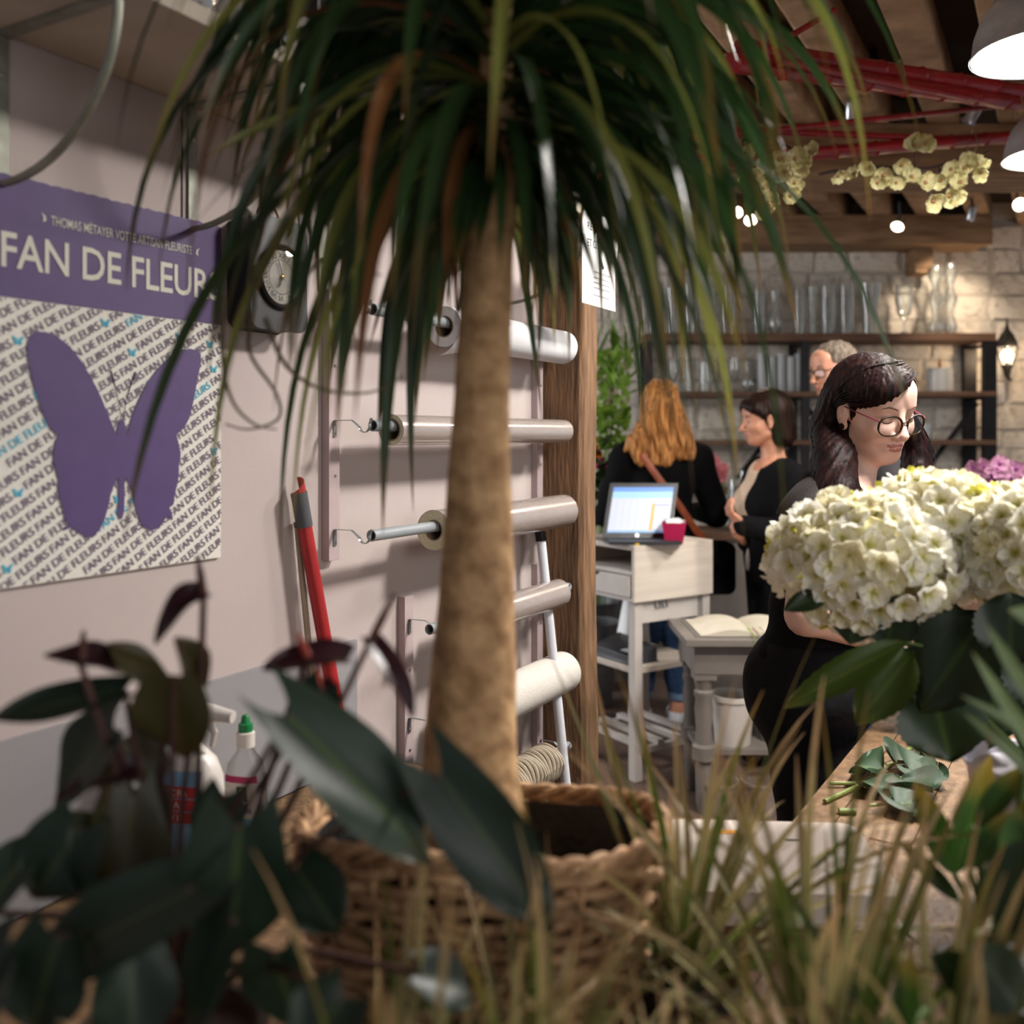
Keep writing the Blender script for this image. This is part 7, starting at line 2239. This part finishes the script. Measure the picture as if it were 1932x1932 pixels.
# ---- dark-haired customer in profile
hw = Head((1.137, 4.30, 1.518), math.radians(-84), math.radians(6), 0, 1.0)
J = dict(chest_f=(-0.97, -0.2), hip_f=(-0.97, -0.2), chest=(1.175, 4.31, 1.18), waist=(1.185, 4.31, 1.00), pelvis=(1.195, 4.31, 0.87), bust=1.1, seat=0.9, girth=1.05,
         neck=(1.185, 4.31, 1.33), head=tuple(hw.w(0,-0.018,-0.05)), shR=(1.16, 4.47, 1.275), shL=(1.20, 4.15, 1.275), elL=(1.20, 4.10, 1.02), wrL=(1.00, 4.10, 1.06), elR=(1.17, 4.52, 1.00), wrR=(1.08, 4.38, 0.96),
         knR=(1.17, 4.39, 0.46), knL=(1.18, 4.23, 0.46), anR=(1.18, 4.39, 0.075), anL=(1.19, 4.23, 0.075))
bob = [('c', 0.03, V3(hw.w(-0.045,-0.045,0.02)), V3(hw.w(-0.058,-0.050,-0.080)), 0.056, 0.040), ('c', 0.03, V3(hw.w(0.045,-0.045,0.02)), V3(hw.w(0.058,-0.050,-0.080)), 0.056, 0.040), ('c', 0.03, V3(hw.w(0,-0.065,0.03)), V3(hw.w(0,-0.085,-0.080)), 0.075, 0.050), ('e', 0.03, V3(hw.w(0,-0.03,0.06)), npv(0.095,0.09,0.085)), ('c', 0.012, V3(hw.w(-0.055,0.055,0.065)), V3(hw.w(-0.072,0.03,0.03)), 0.018, 0.014), ('c', 0.012, V3(hw.w(0.0,0.082,0.082)), V3(hw.w(-0.055,0.058,0.06)), 0.014, 0.016)]
def hair_w(P):
    L = hw.loc(P)
    d = hair_cap(L, 0.025, [-0.09,-0.07,0.0,0.07,0.09], [0.03,0.035,0.075,0.035,0.03])*hw.s
    d = smin(d, ev(bob, P), 0.025)
    for sg in (-1, 1):
        d = -smin(-d, ell_d(L, npv(sg*0.085, 0.000, -0.004), npv(0.024, 0.018, 0.032)), 0.008)
    ang_ = np.arctan2(L[:, 0], L[:, 1])
    return d + 0.0016*np.sin(ang_*30 + L[:, 2]*10)
hL = hand_prims(J['wrL'], (-0.72, 0.1, 0.68), (0.75, 0.25, 0.65), 1, 0.95, 0.95) + [('c', 0.02, npv(*J['elL'])*0.3+npv(*J['wrL'])*0.7, npv(*J['wrL']), 0.031, 0.027)]
hR = hand_prims(J['wrR'], (-0.8, -0.3, 0.5), (0.6, -0.3, 0.7), -1, 0.95, 0.95) + [('c', 0.02, npv(*J['elR'])*0.3+npv(*J['wrR'])*0.7, npv(*J['wrR']), 0.031, 0.027)]
pe_w, B, pr = customer('dark-haired woman in a black cardigan over a cream top, in profile', (1.19, 4.31, 0), hw, J, hair_w, (hw.c - npv(0.17,0.15,0.16), hw.c + npv(0.17,0.15,0.15)), M_hair_d, M_skin2, hands=(hL, hR), nose=1.04)
def creamfn(P):
    d = ev(B['torso'], P) - 0.008
    d = np.maximum(d, 0.70 - P[:, 2])
    return -smin(-d, ell_d(P, npv(1.14, 4.29, 1.355), npv(0.085, 0.085, 0.075)), 0.01)
lo_, hi_ = bbox(B['torso'], 0.03); lo_[2] = 0.69
np_mesh('cream_top', [meshof(creamfn, lo_, hi_, 0.010)], [M_creamtop, M_tunic], pe_w, lambda c: (c[:, 2] < 0.92).astype(int))
cd = B['torso'] + B['arms']['R'] + B['arms']['L']
def cardigan(P):
    d = ev(cd, P) - 0.020 + 0.003*np.sin(P[:, 2]*36 + 4*np.sin(P[:, 1]*14))
    d = np.maximum(d, 0.705 - P[:, 2])
    d = -smin(-d, ell_d(P, npv(1.13, 4.29, 1.39), npv(0.13, 0.11, 0.11)), 0.01)
    # open front: a wedge that widens towards the neck
    fr = (1.068 + 0.075*np.clip((P[:, 2]-1.08)/0.25, 0, 1)) - P[:, 0]
    wd = 0.085 - np.abs(P[:, 1] - 4.315)
    torso_only = 0.02 - ev(B['arms']['L'] + B['arms']['R'], P)
    ex = np.minimum(np.minimum(fr, wd), -torso_only)
    return -smin(-d, -ex, 0.012)
lo_, hi_ = bbox(cd, 0.04); lo_[2] = 0.695
np_mesh('cardigan', [meshof(cardigan, lo_, hi_, 0.010)], M_black_cloth, pe_w)
lo_, hi_ = bbox(B['legs'], 0.03)
np_mesh('trousers', [meshof(zcut(infl(B['legs'], 0.012), 0.07, 0.86), lo_, hi_, 0.013)], M_black_trs, pe_w)
for S_ in 'RL':
    lo_, hi_ = bbox(B['feet'][S_], 0.03); lo_[2] = -0.004
    np_mesh('shoe', [meshof(zcut(infl(B['feet'][S_], 0.008), 0.002, 0.09), lo_, hi_, 0.010)], M_black_trs, pe_w)
for sg in (-1, 1):
    tube_part('eyebrow', [hw.face(pr, sg*a, c, 0.0006) for a, c in ((0.016,0.026),(0.032,0.031),(0.048,0.026))], [0.002,0.0028,0.0015], M_hair_d, pe_w)
    tube_part('eyelashes', [hw.face(pr, sg*a, c, 0.0008) for a, c in ((0.019,0.002),(0.032,0.001),(0.045,0.003))], [0.0012,0.002,0.0012], M_lash, pe_w)

# ---- man with glasses behind the florist
hm = Head((1.416, 4.20, 1.735), math.radians(-72), math.radians(10), 0, 1.03)
J = dict(chest_f=(-0.95, -0.3), hip_f=(-0.95, -0.3), chest=(1.53, 4.24, 1.32), waist=(1.54, 4.24, 1.12), pelvis=(1.54, 4.24, 0.98), girth=1.08,
         neck=(1.49, 4.23, 1.50), head=tuple(hm.w(0,-0.018,-0.05)), shR=(1.475, 4.42, 1.44), shL=(1.585, 4.06, 1.44), elL=(1.62, 4.02, 1.16), wrL=(1.56, 4.00, 0.92), elR=(1.50, 4.48, 1.16), wrR=(1.46, 4.44, 0.92),
         knR=(1.52, 4.33, 0.53), knL=(1.55, 4.16, 0.53), anR=(1.53, 4.33, 0.08), anL=(1.56, 4.16, 0.08), neck_r=0.060)
def hair_m(P):
    L = hm.loc(P)
    d = (ell_d(L, npv(0,-0.016,0.042), npv(0.080,0.100,0.086)))
    h = np.interp(L[:, 0], [-0.09,-0.06,0.0,0.06,0.09], [0.02,0.05,0.074,0.05,0.02])
    ex = np.minimum(L[:, 1] - 0.040, h - L[:, 2])
    d = -smin(-d, -ex*0.7, 0.01)
    d = np.maximum(d, (-0.045 - L[:, 2]))
    for sg in (-1, 1):
        d = -smin(-d, ell_d(L, npv(sg*0.085, 0.002, -0.012), npv(0.024, 0.022, 0.036)), 0.008)
    return d*hm.s + 0.004*np.sin(L[:, 0]*130)*np.sin(L[:, 1]*120 + L[:, 2]*60)
pe_m, B, pr = customer('grey-haired man with dark glasses standing behind the florist', (1.54, 4.24, 0), hm, J, hair_m, (hm.c - npv(0.15,0.15,0.10), hm.c + npv(0.15,0.15,0.15)), M_hair_g, M_skin2, jaw=1.08, male=True, nose=1.06)
sp_ = B['torso'] + B['arms']['R'] + B['arms']['L']
lo_, hi_ = bbox(sp_, 0.04); lo_[2] = 0.88
def shirt(P):
    d = np.maximum(ev(sp_, P) - 0.018, 0.90 - P[:, 2])
    return -smin(-d, ell_d(P, npv(1.46, 4.22, 1.55), npv(0.08, 0.08, 0.06)), 0.01)
np_mesh('shirt', [meshof(shirt, lo_, hi_, 0.013)], M_darkshirt, pe_m)
lo_, hi_ = bbox(B['legs'], 0.04)
np_mesh('trousers', [meshof(zcut(infl(B['legs'] + B['torso'][2:3], 0.014), 0.07, 1.02), lo_, hi_ + npv(0.05,0.05,0.1), 0.014)], M_denim, pe_m)
for S_ in 'RL':
    lo_, hi_ = bbox(B['feet'][S_], 0.03); lo_[2] = -0.004
    np_mesh('shoe', [meshof(zcut(infl(B['feet'][S_], 0.010), 0.002, 0.09), lo_, hi_, 0.010)], M_black_trs, pe_m)
gm = thing('eyeglasses', 'black rectangular eyeglasses worn by the grey-haired man', 'glasses', hm.w(0, 0.105, 0))
for sg in (-1, 1):
    rr2 = [hm.w(sg*0.034 + 0.027*math.copysign(abs(math.cos(a))**0.5, math.cos(a)), 0.102 - 0.2*abs(sg*0.034+0.027*math.cos(a)), 0.002 + 0.016*math.copysign(abs(math.sin(a))**0.5, math.sin(a))) for a in [2*PI*i/24 for i in range(25)]]
    tube_part('lens_rim', rr2, 0.0022, M_lash, gm, caps=False)
    mb = MB(); mb.add([hm.w(sg*0.034, 0.096, 0.002)] + rr2[:-1], [(0, i+1, (i+1) % 24 + 1) for i in range(24)]); mb.build('lens', glass('spectacle_lens', clear=0.93), gm)
    tube_part('temple', [hm.w(sg*0.061, 0.092, 0.010), hm.w(sg*0.080, 0.045, 0.014), hm.w(sg*0.083, 0.0, 0.016)], 0.0026, M_lash, gm)
tube_part('bridge', [hm.w(-0.009, 0.1, 0.006), hm.w(0, 0.103, 0.008), hm.w(0.009, 0.1, 0.006)], 0.0022, M_lash, gm)
for sg in (-1, 1):
    tube_part('eyebrow', [hm.face(pr, sg*a, c, 0.0006) for a, c in ((0.016,0.028),(0.032,0.033),(0.048,0.028))], [0.002,0.0032,0.0018], M_hair_g, pe_m)
